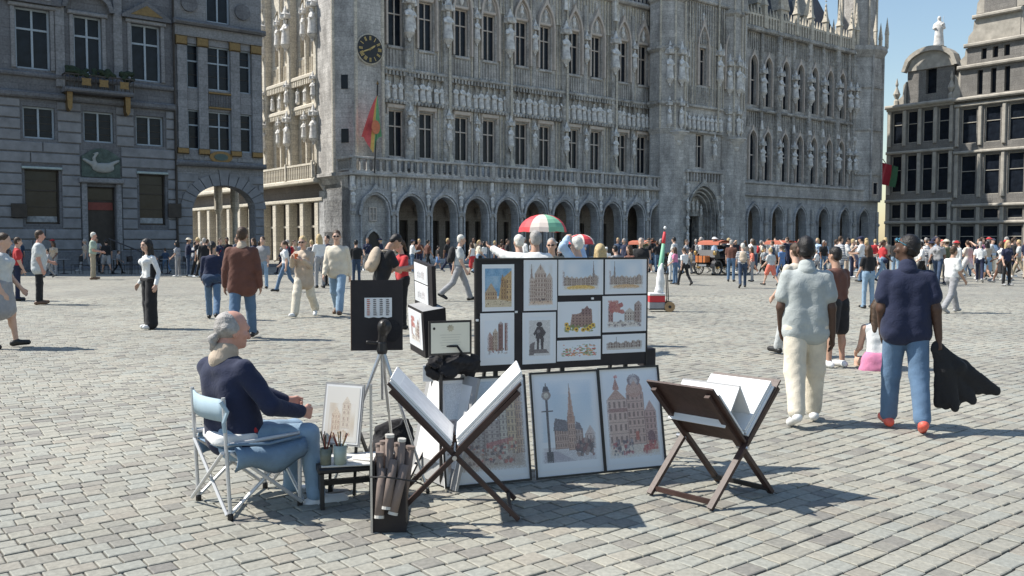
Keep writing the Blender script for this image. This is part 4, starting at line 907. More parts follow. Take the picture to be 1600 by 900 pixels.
    for x in (b0 + .3, b1 - .3): MB().xzprism([(x - .15, bz), (x + .15, bz), (x + .12, bz - .9), (x, bz - 1.1), (x - .12, bz - .9)], -.7, 0).build('balcony_bracket', GILT, o)
    for px in (98, 188): MB().cbox(X(px) - .25, X(px) + .25, -.16, 0, bz + .3, Htop - .3, .04).build('pilaster', LS_B, o)
    MB().cbox(0, xr, -.5, 0, Htop - .4, Htop, .1).build('cornice', LS_A, o)
    m = MB(); m.raw([(-.1, -.3, Htop), (xr + .1, -.3, Htop), (xr + .1, 10, Htop), (-.1, 10, Htop), (1, 4.5, Htop + 5.5), (xr - 1, 4.5, Htop + 5.5)], [(0, 1, 5, 4), (2, 3, 4, 5), (0, 4, 3), (1, 2, 5)]); m.build('roof', SLATE, o)  # out-of-view roof, put on for the shadow it throws
    MB().tube([(xr - .05, -.16, .5), (xr - .05, -.16, Htop - .5)], .07, 8).build('drainpipe', DARK, o)
    for (px, py) in ((27, 330), (270, 330)):
        MB().cbox(X(px) - .4, X(px) + .4, -.24, -.12, Z(px, py + 10), Z(px, py - 12), .02).build('menu_board', DARK, o)
    # neighbour further left, mostly out of frame
    o2 = empty('guild_house', TO + FU * (t0 - 9.5), FRZ, 'dark guild house beyond the left frame edge, next to the swan house', 'house')
    m = MB(); wall_holes(m, 0, 9.48, 0, 22, .1, [dict(x0=1 + 2.9 * k, x1=2.4 + 2.9 * k, z0=z, z1=z + 2.6) for k in range(3) for z in (1.2, 6, 11, 16)], .4); m.box(.05, 9.4, .55, 10, 0, 22); m.build('wall', LS_A, o2)
    for k in range(3):
        for z in (1.2, 6, 11, 16): window(o2, 1.7 + 2.9 * k, .4, z, 1.4, 2.6, fmat=FR_BLUE)
    MB().raw([(0, 0, 22), (9.48, 0, 22), (9.48, 10, 22), (0, 10, 22), (4.7, 0, 28), (4.7, 10, 28)], [(0, 1, 4), (1, 2, 5, 4), (2, 3, 5), (3, 0, 4, 5)]).build('roof', SLATE, o2)
def build_star():
    o, t0 = sub_root('guild_house', 276, 'narrow pale stone guild house with gilded capitals over an open arched passage', 'house')
    X = lambda px, py=250: TX(px, 0, py) - t0
    Z = lambda px, py: ZX(px, py, 0)
    xr = X(411); zc = Z(340, 258); DEP = 8.0  # house body kept shallow so sun reaches the lane wall
    zl = (Z(343, 236), Z(343, 175)); zu = (Z(343, 142), Z(343, 74))
    wins = [(293, 313), (325, 361), (373, 393)]
    wx = [((X(a, 150) + X(b, 150)) / 2, X(b, 150) - X(a, 150)) for a, b in wins]
    a0, a1 = X(301, 340), X(398, 340); zap = Z(350, 290); zsp = zap - 1.5
    holes = [dict(x0=a0, x1=a1, z0=0, z1=zap, zs=zsp, depth=1.0)]
    Htop = 22.5
    for (c, w) in wx: holes += [dict(x0=c - w / 2, x1=c + w / 2, z0=zl[0], z1=zl[1], depth=.4), dict(x0=c - w / 2, x1=c + w / 2, z0=zu[0], z1=zu[1], depth=.4)]
    holes.append(dict(x0=wx[1][0] - .75, x1=wx[1][0] + .75, z0=Z(340, 36), z1=Z(340, 36) + 3.2, depth=.4))
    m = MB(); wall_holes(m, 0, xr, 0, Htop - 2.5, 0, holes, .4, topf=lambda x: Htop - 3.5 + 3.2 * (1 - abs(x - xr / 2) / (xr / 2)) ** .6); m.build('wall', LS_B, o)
    m = MB(); m.box(.05, xr - .05, .5, DEP, zap + .6, Htop - 3.5); m.face([(xr, 0, zap + .3), (xr, 0, Htop - 3.5), (xr, DEP, Htop - 3.5), (xr, DEP, zap + .3)]); m.build('house_body', LS_B, o)
    m = MB(); m.box(.0, a0 - .1, 1.0, DEP, 0, zap + .6); m.build('passage_wall', LS_A, o)
    m = MB(); m.box(a1 + .05, xr, .02, 1.0, 0, zsp); m.build('end_pier', LS_B, o)
    for y in (4.2, 7.4): MB().lathe([(.3, 0), (.3, .3), (.2, .4), (.18, 3.6), (.3, 3.9), (.3, zap + .5)], cx=xr - .35, cy=y, n=10).build('passage_column', ST_L, o)
    # voussoirs round the arch
    cx = (a0 + a1) / 2; hw = (a1 - a0) / 2; n = 13
    for k in range(n):
        th0 = math.pi * k / n + .012; th1 = math.pi * (k + 1) / n - .012; H = zap - zsp
        f = lambda th, e: (cx + (hw + e) * math.cos(th), zsp + (H + e) * math.sin(th))
        e = .75 if k != n // 2 else 1.0
        MB().xzprism([f(th0, .01), f((th0 + th1) / 2, .01), f(th1, .01), f(th1, e), f((th0 + th1) / 2, e), f(th0, e)], -.1, 0).build('voussoir', LS_R, o)
    ops = [(a0 - .03 - .0, a1 + .03, 0, zsp)]
    z = .4
    while z < zc - .7:
        h = .55
        ex = 0.0
        if z + h > zsp:
            H = zap - zsp + .78; q = min(1, (z - zsp + .2) / H) if z > zsp else 0
            ex = (hw + .78) * math.sqrt(max(0, 1 - q * q)); L, Rr = cx - ex, cx + ex
        else: L, Rr = a0 - .02, a1 + .02
        for (p, q2) in ((.02, min(L, xr)), (max(Rr, 0), xr - .02)):
            if q2 - p > .15: MB().cbox(p, q2, -.09, 0, z + .025, z + h - .025, .03).build('stone_block', LS_R, o)
        z += h
    MB().cbox(-.05, xr + .1, -.45, 0, zc - .14, zc + .18, .1).build('string_course', LS_A, o)
    pil = [284, 317, 367, 400]
    for px in pil:
        c = X(px, 150); w = .30
        MB().cbox(c - w, c + w, -.16, 0, zl[0] - .15, Z(343, 78), .03).build('pilaster', LS_B, o)
        MB().cbox(c - w - .06, c + w + .06, -.24, 0, Z(343, 78), Z(343, 64), .06).build('capital', GILT, o)
        MB().cbox(c - w - .05, c + w + .05, -.22, 0, zl[0] - .3, zl[0] + .05, .04).build('pilaster_base', GILT, o)
    for i, (c, w) in enumerate(wx):
        window(o, c, .25, zl[0], w, zl[1] - zl[0], tr=.62, mull=(i == 1), fmat=FR_BLUE, fw=.09, bars=1); window(o, c, .25, zu[0], w, zu[1] - zu[0], tr=.62, mull=(i == 1), fmat=FR_BLUE, fw=.09, bars=1)
    c, w = wx[1]; bz = Z(343, 166)
    for zz in (Z(343, 170), Z(343, 147)): MB().cbox(c - w / 2, c + w / 2, -.14, 0, zz - .05, zz + .08, .02).build('gilded_bead', GILT, o)
    m = MB(); ribs(m, c - w / 2, c + w / 2, 14, -.06, 0, Z(343, 168), Z(343, 149), .04); m.build('fluted_panel', LS_A, o)
    m = MB(); m.xzprism([(c + .75 * math.cos(R(18 * k)), (zl[0] + zc) / 2 + .05 + .38 * math.sin(R(18 * k))) for k in range(20)], -.1, 0); m.build('gilded_cartouche', GILT, o)
    m = MB(); m.xzprism([(c + .45 * math.cos(R(18 * k)), (zl[0] + zc) / 2 + .05 + .22 * math.sin(R(18 * k))) for k in range(20)], -.14, -.1); m.build('cartouche_shield', mat('shield_green', (.08, .12, .11)), o)
    for px in (300, 343, 384):
        q = X(px, 245); MB().cbox(q - (1.0 if px == 343 else .55), q + (1.0 if px == 343 else .55), -.05, 0, zc + .25, zl[0] - .35, .03).build('apron_panel', LS_B, o)
    ze = Z(343, 64); zk = Z(343, 44)
    MB().cbox(0, xr, -.2, 0, ze, zk - .15, .03).build('entablature', LS_B, o); MB().cbox(-.1, xr + .15, -.55, 0, zk - .15, zk + .15, .12).build('cornice', LS_A, o)
    for px in (295, 378):
        q = X(px, 14); m = MB(); m.xzprism([(q + .5 * math.cos(R(15 * k)), Z(343, 14) + .5 * math.sin(R(15 * k))) for k in range(24)], -.15, 0); m.build('roundel', LS_A, o)
    window(o, wx[1][0], .25, Z(340, 36), 1.5, 3.2, tr=.6, fmat=FR_BLUE)
    m = MB(); m.raw([(0, .5, Htop - 3.5), (xr, .5, Htop - 3.5), (xr, DEP, Htop - 3.5), (0, DEP, Htop - 3.5), (xr / 2, .5, Htop + 1), (xr / 2, DEP, Htop + 1)], [(0, 1, 4), (1, 2, 5, 4), (2, 3, 5), (3, 0, 4, 5)]); m.build('roof', SLATE, o)  # unseen roof added for its shadow on the square
build_swan(); build_star()
# raised pavement in front of the left houses
_p = MB(); _a = TO + FU * (TX(-40) - 12) + FN * 3.2; _b = TO + FU * TX(411) + FN * 3.2; _c = TO + FU * TX(411) - FN * 30; _d = TO + FU * (TX(-40) - 12) - FN * .0
_p.prism([(_a.x, _a.y), (_b.x, _b.y), (TO + FU * TX(411)).to_2d()[:], (_d.x, _d.y)], 0, .13); tag(_p.build('pavement', LS_A), kind='structure')
# ------------------------------------------------------------------ guild houses on the right
RS = stone_mat('right_house_stone', (0.28, 0.265, 0.245), (0.10, 0.095, 0.09), 0.5, 1.3, soot=0.5, joint=0.2)
RS2 = mat('right_house_trim', (0.40, 0.37, 0.32), rough=.85, var=.3, scale=1.2, bump=.4, bscale=6)
RO = atY(1386, 300, 111.0); RO.z = 0
def rhit(px, py, yl=0.0):
    r = ray(px, py); n = FU; return CP + r * ((RO + n * yl - CP).dot(n) / r.dot(n))
def RXP(px, py=250): return (rhit(px, py) - RO).dot(FN)
def RZ(px, py): return rhit(px, py).z
def right_house(px0, px1, label, rows, gable, nwin):
    x0 = RXP(px0); w = RXP(px1) - x0; o = empty('guild_house', RO + FN * x0, -FA, label, 'house'); pm = (px0 + px1) / 2
    zrows = [(RZ(pm, a), RZ(pm, b)) for (a, b) in rows]; ztop = RZ(pm, gable['cornice'])
    m0 = .35; pitch = (w - 2 * m0) / nwin; holes = []
    for (zb, zt) in zrows:
        for k in range(nwin): c = m0 + pitch * (k + .5); holes.append(dict(x0=c - pitch * .33, x1=c + pitch * .33, z0=max(.3, zb), z1=zt))
    m = MB(); wall_holes(m, 0, w, 0, ztop, 0, holes, .4); m.box(.02, w - .02, .45, 9, 0, ztop); m.build('wall', RS, o)
    for h in holes: window(o, (h['x0'] + h['x1']) / 2, .25, h['z0'], h['x1'] - h['x0'], h['z1'] - h['z0'], tr=.6 if h['z1'] - h['z0'] > 2.2 else 0, mull=False, fmat=RS2, fw=.08)
    for k in range(nwin + 1):
        c = m0 + pitch * k
        for j in range(len(zrows)):
            zb, zt = zrows[j]; lo = zb - .3 if zb > .5 else 0; MB().cbox(c - .2, c + .2, -.22, 0, lo, zt + .15, .06).build('pilaster', RS2, o)
    for j, (zb, zt) in enumerate(zrows):
        MB().cbox(0, w, -.35, 0, zt + .2, zt + .55, .1).build('string_course', RS2, o)
    MB().cbox(-.1, w + .1, -.7, 0, ztop - .25, ztop + .2, .15).build('cornice', RS2, o)
    return o, w, ztop
def right_houses():
    o, w, zt = right_house(1385, 1490, 'guild house with curved gable and statue on top, beyond the town hall turret', [(395, 352), (341, 318), (299, 241), (222, 172)], dict(cornice=163), 4)
    pc = 1452; c = RXP(pc, 120) - RXP(1385); gw = (RXP(1489, 120) - RXP(1416, 120)) / 2; zg = RZ(pc, 104); za = RZ(pc, 74)
    m = MB(); wall_holes(m, c - gw, c + gw, zt, zg, .3, [dict(x0=c - .55, x1=c + .75, z0=zt + 1.2, z1=RZ(pc, 100) - .3)], .8); m.box(c - gw + .1, c + gw - .1, 1.1, 3, zt, zg); m.build('gable', RS, o)
    m = MB(); arch_ring(m, c, gw + .1, zg - .2, za - .4, .45, -.3, 1.2); m.xzprism([(c - gw, zg - .2)] + [(c - gw + 2 * gw * k / 12, archtop(c - gw + 2 * gw * k / 12, c, gw, zg - .2, za - .4)) for k in range(13)], .1, 2.5); m.build('curved_pediment', RS2, o)
    MB().box(c - .55, c + .75, .9, 1.0, zt + 1.2, RZ(pc, 100) - .3).build('gable_opening', GLASS, o)
    zst = RZ(1458, 72); MB().cbox(c + .1, c + 1.3, .1, 1.4, za - .3, zst, .1).build('statue_pedestal', RS2, o); link('statue', STATUES[1], o, (c + .7, .7, zst), (0, 0, .4), (1.9, 1.9, 1.95))
    for x in (1.0, w - .6):
        MB().lathe([(.35, 0), (.35, .6), (.2, .8), (.45, 1.4), (.2, 2.0), (.1, 2.3), (.2, 2.6), (.02, 3.4)], cx=x, cy=.3, n=8, z=zt + .2).build('urn_finial', RS2, o)
    for sd in (-1, 1):
        m = MB(); x = c + sd * (gw + .1); m.xzprism([(x, zt + .2), (x + sd * 1.3, zt + .2), (x + sd * 1.0, zt + .9), (x + sd * .45, zt + 1.3), (x + sd * .35, zt + 2.6), (x, zt + 3)], .2, .9); m.build('gable_scroll', RS2, o)
    m = MB(); m.raw([(.1, .9, zt), (w - .1, .9, zt), (w - .1, 9, zt), (.1, 9, zt), (c, 1.2, zg + .5), (c, 9, zg + .5)], [(0, 1, 4), (1, 2, 5, 4), (2, 3, 5), (3, 0, 4, 5)]); m.build('roof', SLATE, o)
    # tall stepped house at the frame edge
    o, w, zt = right_house(1490, 1612, 'tall guild house with tiered gable, sunlit along its right edge', [(398, 352), (341, 325), (303, 240), (221, 165)], dict(cornice=150), 3)
    tiers = [(1500, 1606, 150, 100), (1510, 1600, 95, 66), (1522, 1592, 62, 22), (1535, 1585, 16, -40)]
    for i, (a, b, yb, yt) in enumerate(tiers):
        x0 = RXP(a, yb) - RXP(1490); x1 = RXP(b, yb) - RXP(1490); zb = RZ(1548, yb); z2 = RZ(1548, yt); ins = .15 * i
        hs = [dict(x0=x0 + (x1 - x0) * (k + .5) / 5 - .3, x1=x0 + (x1 - x0) * (k + .5) / 5 + .3, z0=zb + .35, z1=z2 - .5) for k in range(1, 4)] if i in (0, 1) else []
        m = MB(); wall_holes(m, x0, x1, zb - .3, z2, ins, hs, .5); m.box(x0 + .02, x1 - .02, ins + .55, 5, zb - .3, z2); m.build('gable_tier', RS if i != 2 else RS2, o)
        for h in hs: MB().box(h['x0'], h['x1'], ins + .45, ins + .5, h['z0'], h['z1']).build('gable_window', GLASS, o)
        MB().cbox(x0 - .3, x1 + .3, ins - .45, ins, z2 - .2, z2 + .25, .12).build('gable_cornice', RS2, o)
        for sd, x in ((-1, x0), (1, x1)):
            m = MB(); h = z2 - zb; m.xzprism([(x, zb), (x + sd * .9, zb), (x + sd * .8, zb + h * .3), (x + sd * .3, zb + h * .5), (x + sd * .2, zb + h * .9), (x, z2 - .25)], ins + .05, ins + .6); m.build('gable_scroll', RS2, o)
    # one more house beyond the frame so the row does not end in view from a step aside
    o, w, zt = right_house(1612, 1760, 'plain guild house just beyond the right frame edge', [(398, 352), (335, 285), (260, 200), (175, 120)], dict(cornice=90), 4)
    m = MB(); m.raw([(0, 0, zt), (w, 0, zt), (w, 9, zt), (0, 9, zt), (w / 2, 0, zt + 6), (w / 2, 9, zt + 6)], [(0, 1, 4), (1, 2, 5, 4), (2, 3, 5), (3, 0, 4, 5)]); m.build('roof', SLATE, o)
right_houses()
# ------------------------------------------------------------------ the painter's stall
BLK = mat('black_board', (0.022, 0.018, 0.020), rough=.6, var=.3, scale=5, bump=.1, bscale=30)
BLKM = mat('black_metal', (0.03, 0.028, 0.028), rough=.4, var=.2, metal=.2)
ALU = mat('bare_aluminium', (0.55, 0.55, 0.55), rough=.35, var=.12, metal=.85)
PAPER = mat('white_paper', (0.80, 0.80, 0.79), rough=.7, var=.03, scale=3)
MOUNT = mat('white_mount_card', (0.80, 0.81, 0.82), rough=.75, var=.03, scale=2)
GREYC = mat('grey_card', (0.33, 0.33, 0.33), rough=.8, var=.12, scale=5)
BROWNW = mat('dark_stained_wood', (0.055, 0.030, 0.025), rough=.5, var=.35, scale=7, bump=.15, bscale=30)
CLOTHB = mat('black_cloth', (0.018, 0.017, 0.019), rough=.85, var=.3, scale=10, bump=.3, bscale=50)
def pic_material():
    m = bpy.data.materials.new('painted_picture'); m.use_nodes = True; nt = m.node_tree; b = nt.nodes['Principled BSDF']; b.inputs['Roughness'].default_value = .65; b.inputs['Specular IOR Level'].default_value = .3
    a = nt.nodes.new('ShaderNodeAttribute'); a.attribute_name = 'paint'; nt.links.new(a.outputs['Color'], b.inputs['Base Color']); return m
PIC = pic_material()
def lin(c): return np.where(np.array(c) <= .04045, np.array(c) / 12.92, ((np.array(c) + .055) / 1.055) ** 2.4)
class Canvas:
    """small watercolour painted in code: x right, y up, both 0..1"""
    def __init__(s, nx, ny, bg=(.89, .905, .92), seed=0):
        s.nx, s.ny = nx, ny; s.r = np.random.default_rng(seed); s.a = np.ones((ny, nx, 3)) * np.array(bg)
        s.Y, s.X = np.meshgrid((np.arange(ny) + .5) / ny, (np.arange(nx) + .5) / nx, indexing='ij')
    def put(s, m, c, al=1.0, var=.06):
        n = s.r.normal(0, var, s.X.shape)[..., None]; w = (np.asarray(m, float) * al)[..., None]; s.a = s.a * (1 - w) + (np.array(c) + n) * w
    def rect(s, x0, y0, x1, y1, c, al=1, var=.06): s.put((s.X >= x0) & (s.X <= x1) & (s.Y >= y0) & (s.Y <= y1), c, al, var)
    def tri(s, p, q, r, c, al=1, var=.06):
        f = lambda a, b: (s.X - a[0]) * (b[1] - a[1]) - (s.Y - a[1]) * (b[0] - a[0])
        d = [f(p, q), f(q, r), f(r, p)]; s.put(((d[0] >= 0) & (d[1] >= 0) & (d[2] >= 0)) | ((d[0] <= 0) & (d[1] <= 0) & (d[2] <= 0)), c, al, var)
    def quad(s, p, q, r, t, c, al=1, var=.06): s.tri(p, q, r, c, al, var); s.tri(p, r, t, c, al, var)
    def disc(s, x, y, rx, ry, c, al=1, var=.06): s.put(((s.X - x) / rx) ** 2 + ((s.Y - y) / ry) ** 2 <= 1, c, al, var)
    def wash(s, x0, y0, x1, y1, c, al=.5, f=6):
        n = np.sin(s.X * f * 3 + s.r.uniform(0, 6)) * np.cos(s.Y * f * 2 + s.r.uniform(0, 6)) * .5 + .5; s.put(((s.X > x0) & (s.X < x1) & (s.Y > y0) & (s.Y < y1)) * n, c, al, .02)
    def speck(s, x0, y0, x1, y1, cols, n, r=.015):
        for _ in range(n):
            k = s.r.uniform(.5, 1.3); s.disc(s.r.uniform(x0, x1), s.r.uniform(y0, y1), r * k, r * k * s.ny and r * k, cols[s.r.integers(len(cols))], .85)
    def facade(s, x0, x1, y0, y1, c, cols=4, rows=5, gable=True, ink=(.28, .18, .15), tilt=0.0):
        s.quad((x0, y0), (x1, y0 + 0), (x1, y1 - tilt), (x0, y1), c, .9, .05); w = (x1 - x0) / cols; h = (y1 - y0) / rows
        if gable: s.tri((x0, y1), (x1, y1 - tilt), ((x0 + x1) / 2, y1 + (x1 - x0) * .55), c, .85)
        for i in range(cols):
            for j in range(rows): s.rect(x0 + w * (i + .28), y0 + h * (j + .25), x0 + w * (i + .72), y0 + h * (j + .8), ink, .7)
        for j in range(rows + 1): s.rect(x0, y0 + h * j - .004, x1, y0 + h * j + .004, ink, .5)
        s.rect(x0 - .004, y0, x0 + .004, y1, ink, .6); s.rect(x1 - .004, y0, x1 + .004, y1 - tilt, ink, .5)
    def spire(s, x, y0, y1, w, c, ink=(.3, .2, .17)):
        s.tri((x - w, y0), (x + w, y0), (x, y1), c, .95); s.rect(x - w * 1.2, y0 - (y1 - y0) * .35, x + w * 1.2, y0, c, .95); s.rect(x - .004, y0, x + .004, y1, ink, .6)
        for k in range(4): s.rect(x - w * .5, y0 - (y1 - y0) * (.3 - .07 * k), x + w * .5, y0 - (y1 - y0) * (.27 - .07 * k), ink, .6)
    def vignette(s, x0=.08, y0=.08, x1=.92, y1=.92, bg=(.89, .905, .92), soft=.06):
        n = s.r.normal(0, .25, s.X.shape); d = np.minimum(np.minimum(s.X - x0, x1 - s.X), np.minimum(s.Y - y0, y1 - s.Y)) / soft + n; w = np.clip(1 - d, 0, 1)[..., None]; s.a = s.a * (1 - w) + np.array(bg) * w
    def mesh(s, w, h):
        nx, ny = s.nx, s.ny; xs = np.linspace(0, w, nx + 1); zs = np.linspace(0, h, ny + 1); Z, X = np.meshgrid(zs, xs, indexing='ij')
        V = np.stack([X.ravel(), np.zeros(X.size), Z.ravel()], 1); i = np.arange(ny)[:, None] * (nx + 1) + np.arange(nx)[None, :]; Q = np.stack([i, i + 1, i + nx + 2, i + nx + 1], -1).reshape(-1, 4)
        me = bpy.data.meshes.new('picture'); me.vertices.add(len(V)); me.vertices.foreach_set('co', V.astype(np.float32).ravel()); me.loops.add(Q.size); me.loops.foreach_set('vertex_index', Q.astype(np.int32).ravel())
        me.polygons.add(len(Q)); me.polygons.foreach_set('loop_start', np.arange(len(Q), dtype=np.int32) * 4); me.update(calc_edges=True)
        c = np.concatenate([lin(np.clip(s.a, 0, 1)).reshape(-1, 3), np.ones((nx * ny, 1))], 1); at = me.attributes.new('paint', 'FLOAT_COLOR', 'FACE'); at.data.foreach_set('color', c.astype(np.float32).ravel()); me.materials.append(PIC); return me
TAN = (.78, .66, .48); BRN = (.55, .42, .34); RED = (.62, .38, .31); GRY = (.60, .57, .55); SKYB = (.62, .74, .84); WHT = (.89, .905, .92)
def scene_art(kind, nx, ny, seed):
    c = Canvas(nx, ny, seed=seed); r = c.r
    if kind == 'church':
        c.rect(0, .28, 1, 1, (.36, .55, .70)); c.wash(0, .4, 1, 1, (.62, .74, .82), .5); c.wash(0, .5, .8, .8, (.75, .82, .85), .5, 3)
        c.rect(0, 0, 1, .22, (.80, .72, .58)); c.facade(0, .45, .2, .38, (.72, .56, .38), 5, 2); c.quad((.5, .2), (1, .14), (1, .95), (.62, .72), (.74, .58, .36), 1); c.facade(.62, .78, .2, .68, (.66, .50, .30), 2, 5); c.spire(.66, .72, .86, .05, (.6, .45, .28)); c.facade(.8, 1, .18, .72, (.78, .62, .4), 2, 4, False); c.speck(.05, .05, .95, .16, [(.4, .3, .2), (.7, .6, .5)], 20, .02)
    elif kind == 'gable_house':
        c.wash(0, 0, 1, 1, (.80, .78, .74), .5)
        for (a, b, h) in ((.1, .32, .6), (.3, .68, .74), (.66, .92, .62)): c.facade(a, b, .14, h, (.74, .64, .56), 4, 6, True, (.36, .24, .22))
        c.spire(.2, .72, .95, .03, (.6, .52, .48)); c.spire(.5, .86, .97, .02, (.6, .5, .45)); c.rect(.08, .06, .94, .14, (.82, .66, .52), .8); c.speck(.1, .1, .9, .2, [(.45, .25, .2), (.3, .25, .25)], 14, .02); c.vignette(.1, .04, .92, .98)
    elif kind in ('square_right', 'square_left'):
        f = (lambda x: x) if kind == 'square_right' else (lambda x: 1 - x)
        c.wash(0, .4, 1, 1, SKYB, .5, 3)
        for k in range(9): a = k / 9; c.facade(min(f(a), f(a + .11)), max(f(a), f(a + .11)), .24, .42 + .16 * abs(.45 - a) + .05 * r.random(), (.70, .62, .55), 2, 3, True)
        c.spire(f(.80), .6, .97, .022, (.55, .50, .48)); c.facade(0, .1, .22, .66, (.55, .38, .34), 2, 5); c.rect(0, .1, 1, .24, (.84, .80, .74), .9)
        c.disc(.5, .17, .34, .08, (.88, .68, .30) if kind == 'square_right' else (.80, .62, .42), .9, .12); c.vignette(.06, .1, .94, 1.1)
    elif kind == 'street':
        c.facade(.08, .34, .2, .55, (.62, .44, .38), 3, 5); c.facade(.32, .52, .2, .68, (.72, .62, .52), 3, 6); c.facade(.54, .72, .18, .9, (.45, .28, .24), 3, 7); c.facade(.78, .92, .18, .92, (.50, .30, .26), 2, 7, False); c.speck(.1, .08, .9, .24, [(.3, .25, .25), (.55, .3, .25), (.7, .6, .5)], 40, .025); c.vignette(.1, .08, .93, .98, soft=.1)
    elif kind == 'statue':
        c.rect(.12, .08, .9, .92, (.80, .78, .76), .9); dk = (.24, .21, .21)
        c.disc(.5, .82, .10, .06, dk); c.quad((.40, .76), (.62, .76), (.66, .46), (.36, .5), dk); c.quad((.40, .5), (.50, .5), (.48, .2), (.42, .2), dk); c.quad((.54, .5), (.66, .48), (.64, .2), (.56, .2), dk); c.quad((.4, .74), (.28, .6), (.33, .56), (.44, .66), dk); c.quad((.62, .74), (.74, .62), (.66, .54), (.6, .6), dk); c.quad((.18, .14), (.86, .14), (.74, .24), (.3, .24), (.42, .38, .37)); c.quad((.12, .1), (.3, .1), (.34, .42), (.16, .36), (.40, .36, .35)); c.disc(.47, .66, .06, .04, (.45, .42, .42)); c.vignette(.1, .05, .92, .97)
    elif kind == 'sunflowers':
        c.quad((.25, .25), (.85, .25), (.82, .8), (.3, .62), (.62, .50, .43)); c.facade(.3, .82, .28, .66, (.60, .47, .42), 6, 4, False); c.tri((.5, .66), (.84, .66), (.7, .92), (.52, .40, .38), 1); c.facade(.56, .8, .62, .82, (.55, .42, .4), 3, 2, False)
        c.speck(.12, .1, .9, .3, [(.38, .45, .22), (.5, .52, .28)], 40, .035)
        for (x, y) in ((.2, .22), (.16, .34), (.42, .18), (.6, .16), (.78, .24), (.72, .18), (.86, .3)): c.disc(x, y, .06, .07, (.86, .68, .22)); c.disc(x, y, .025, .03, (.3, .2, .1))
        c.vignette(.08, .06, .95, .97)
    elif kind == 'trees':
        c.rect(0, 0, 1, .25, (.84, .80, .76)); c.facade(.08, .2, .25, .75, (.62, .42, .4), 2, 4); c.facade(.75, .95, .22, .8, (.60, .50, .46), 3, 5); c.facade(.5, .75, .28, .55, (.76, .70, .64), 4, 3); c.speck(.1, .55, .45, .92, [(.66, .36, .34), (.72, .45, .40)], 50, .05); c.speck(.1, .1, .9, .3, [(.5, .45, .45), (.7, .65, .6)], 40, .03); c.vignette(.05, .05, .95, .95)
    elif kind == 'flower_strip':
        c.speck(.05, .15, .95, .6, [(.72, .28, .25), (.85, .55, .3), (.42, .52, .32), (.5, .58, .36), (.78, .4, .34)], 110, .035); c.speck(.1, .6, .9, .85, [(.45, .55, .4), (.8, .5, .35)], 25, .03); c.vignette(.04, .1, .96, .9)
    elif kind == 'skyline_strip':
        for k in range(14): a = .06 + k * .063; c.facade(a, a + .065, .22, .5 + .2 * r.random(), (.66, .60, .55), 2, 2, True)
        c.spire(.3, .6, .95, .012, (.45, .40, .38)); c.rect(.05, .12, .95, .22, (.75, .70, .64), .8); c.vignette(.04, .06, .96, .98)
    elif kind == 'cafe_street':
        c.rect(0, 0, 1, 1, (.80, .81, .82)); c.wash(0, .6, .6, 1, SKYB, .5, 3)
        for (a, b, h, col) in ((.66, .80, .72, (.72, .68, .60)), (.78, .92, .84, (.74, .62, .44)), (.9, 1.0, .93, (.66, .5, .36)), (.3, .5, .5, (.58, .54, .52)), (.48, .68, .58, (.64, .58, .54)), (.05, .32, .62, (.55, .50, .5))): c.facade(a, b, .2, h, col, 3, 8, False, (.30, .24, .24))
        c.rect(0, .06, 1, .22, (.62, .55, .50)); c.speck(.0, .12, .9, .34, [(.60, .26, .22), (.25, .2, .22), (.72, .66, .6), (.4, .3, .26), (.6, .48, .42), (.5, .42, .36)], 170, .018); c.quad((.5, .3), (.85, .36), (.85, .40), (.5, .35), (.60, .22, .22), .6); c.rect(0, .06, 1, .12, (.66, .58, .50), .8); c.vignette(-.1, .05, 1.02, 1.1)
    elif kind == 'lamp_spire':
        c.wash(0, .3, 1, .95, SKYB, .6, 4); c.wash(0, .4, 1, .8, (.70, .80, .86), .5, 2); c.rect(.0, .08, 1, .24, (.76, .74, .75)); c.quad((.05, .08), (.6, .08), (.3, .2), (.05, .2), (.50, .46, .52), .6)
        c.facade(.28, .5, .22, .5, (.62, .46, .38), 6, 4, False); c.quad((.26, .42), (.52, .40), (.48, .52), (.3, .55), (.30, .28, .30)); c.facade(.5, .62, .2, .56, (.68, .50, .40), 3, 5, False); c.spire(.56, .6, .92, .045, (.66, .46, .36)); c.facade(.62, .74, .22, .42, (.60, .48, .42), 3, 3, False); c.quad((.62, .42), (.74, .4), (.7, .48), (.64, .5), (.34, .3, .32)); c.facade(.78, .95, .2, .36, (.7, .6, .56), 3, 2)
        dk = (.17, .15, .16); c.rect(.165, .1, .20, .77, dk); c.rect(.13, .08, .24, .2, dk); c.rect(.09, .62, .28, .635, dk); c.disc(.18, .80, .075, .05, (.45, .38, .34)); c.disc(.18, .80, .04, .03, (.75, .70, .62)); c.quad((.12, .84), (.24, .84), (.21, .9), (.15, .9), dk); c.rect(.175, .88, .19, .93, dk)
        c.quad((.62, .18), (.86, .16), (.9, .28), (.66, .30), (.27, .2, .2)); c.speck(.6, .14, .92, .3, [(.2, .16, .17), (.4, .22, .2), (.5, .4, .36)], 45, .025); c.vignette(.06, .04, .96, .97)
    elif kind == 'guild_row':
        c.wash(0, .6, 1, 1, (.78, .82, .86), .5, 3); c.rect(.04, .06, .98, .2, (.82, .74, .66))
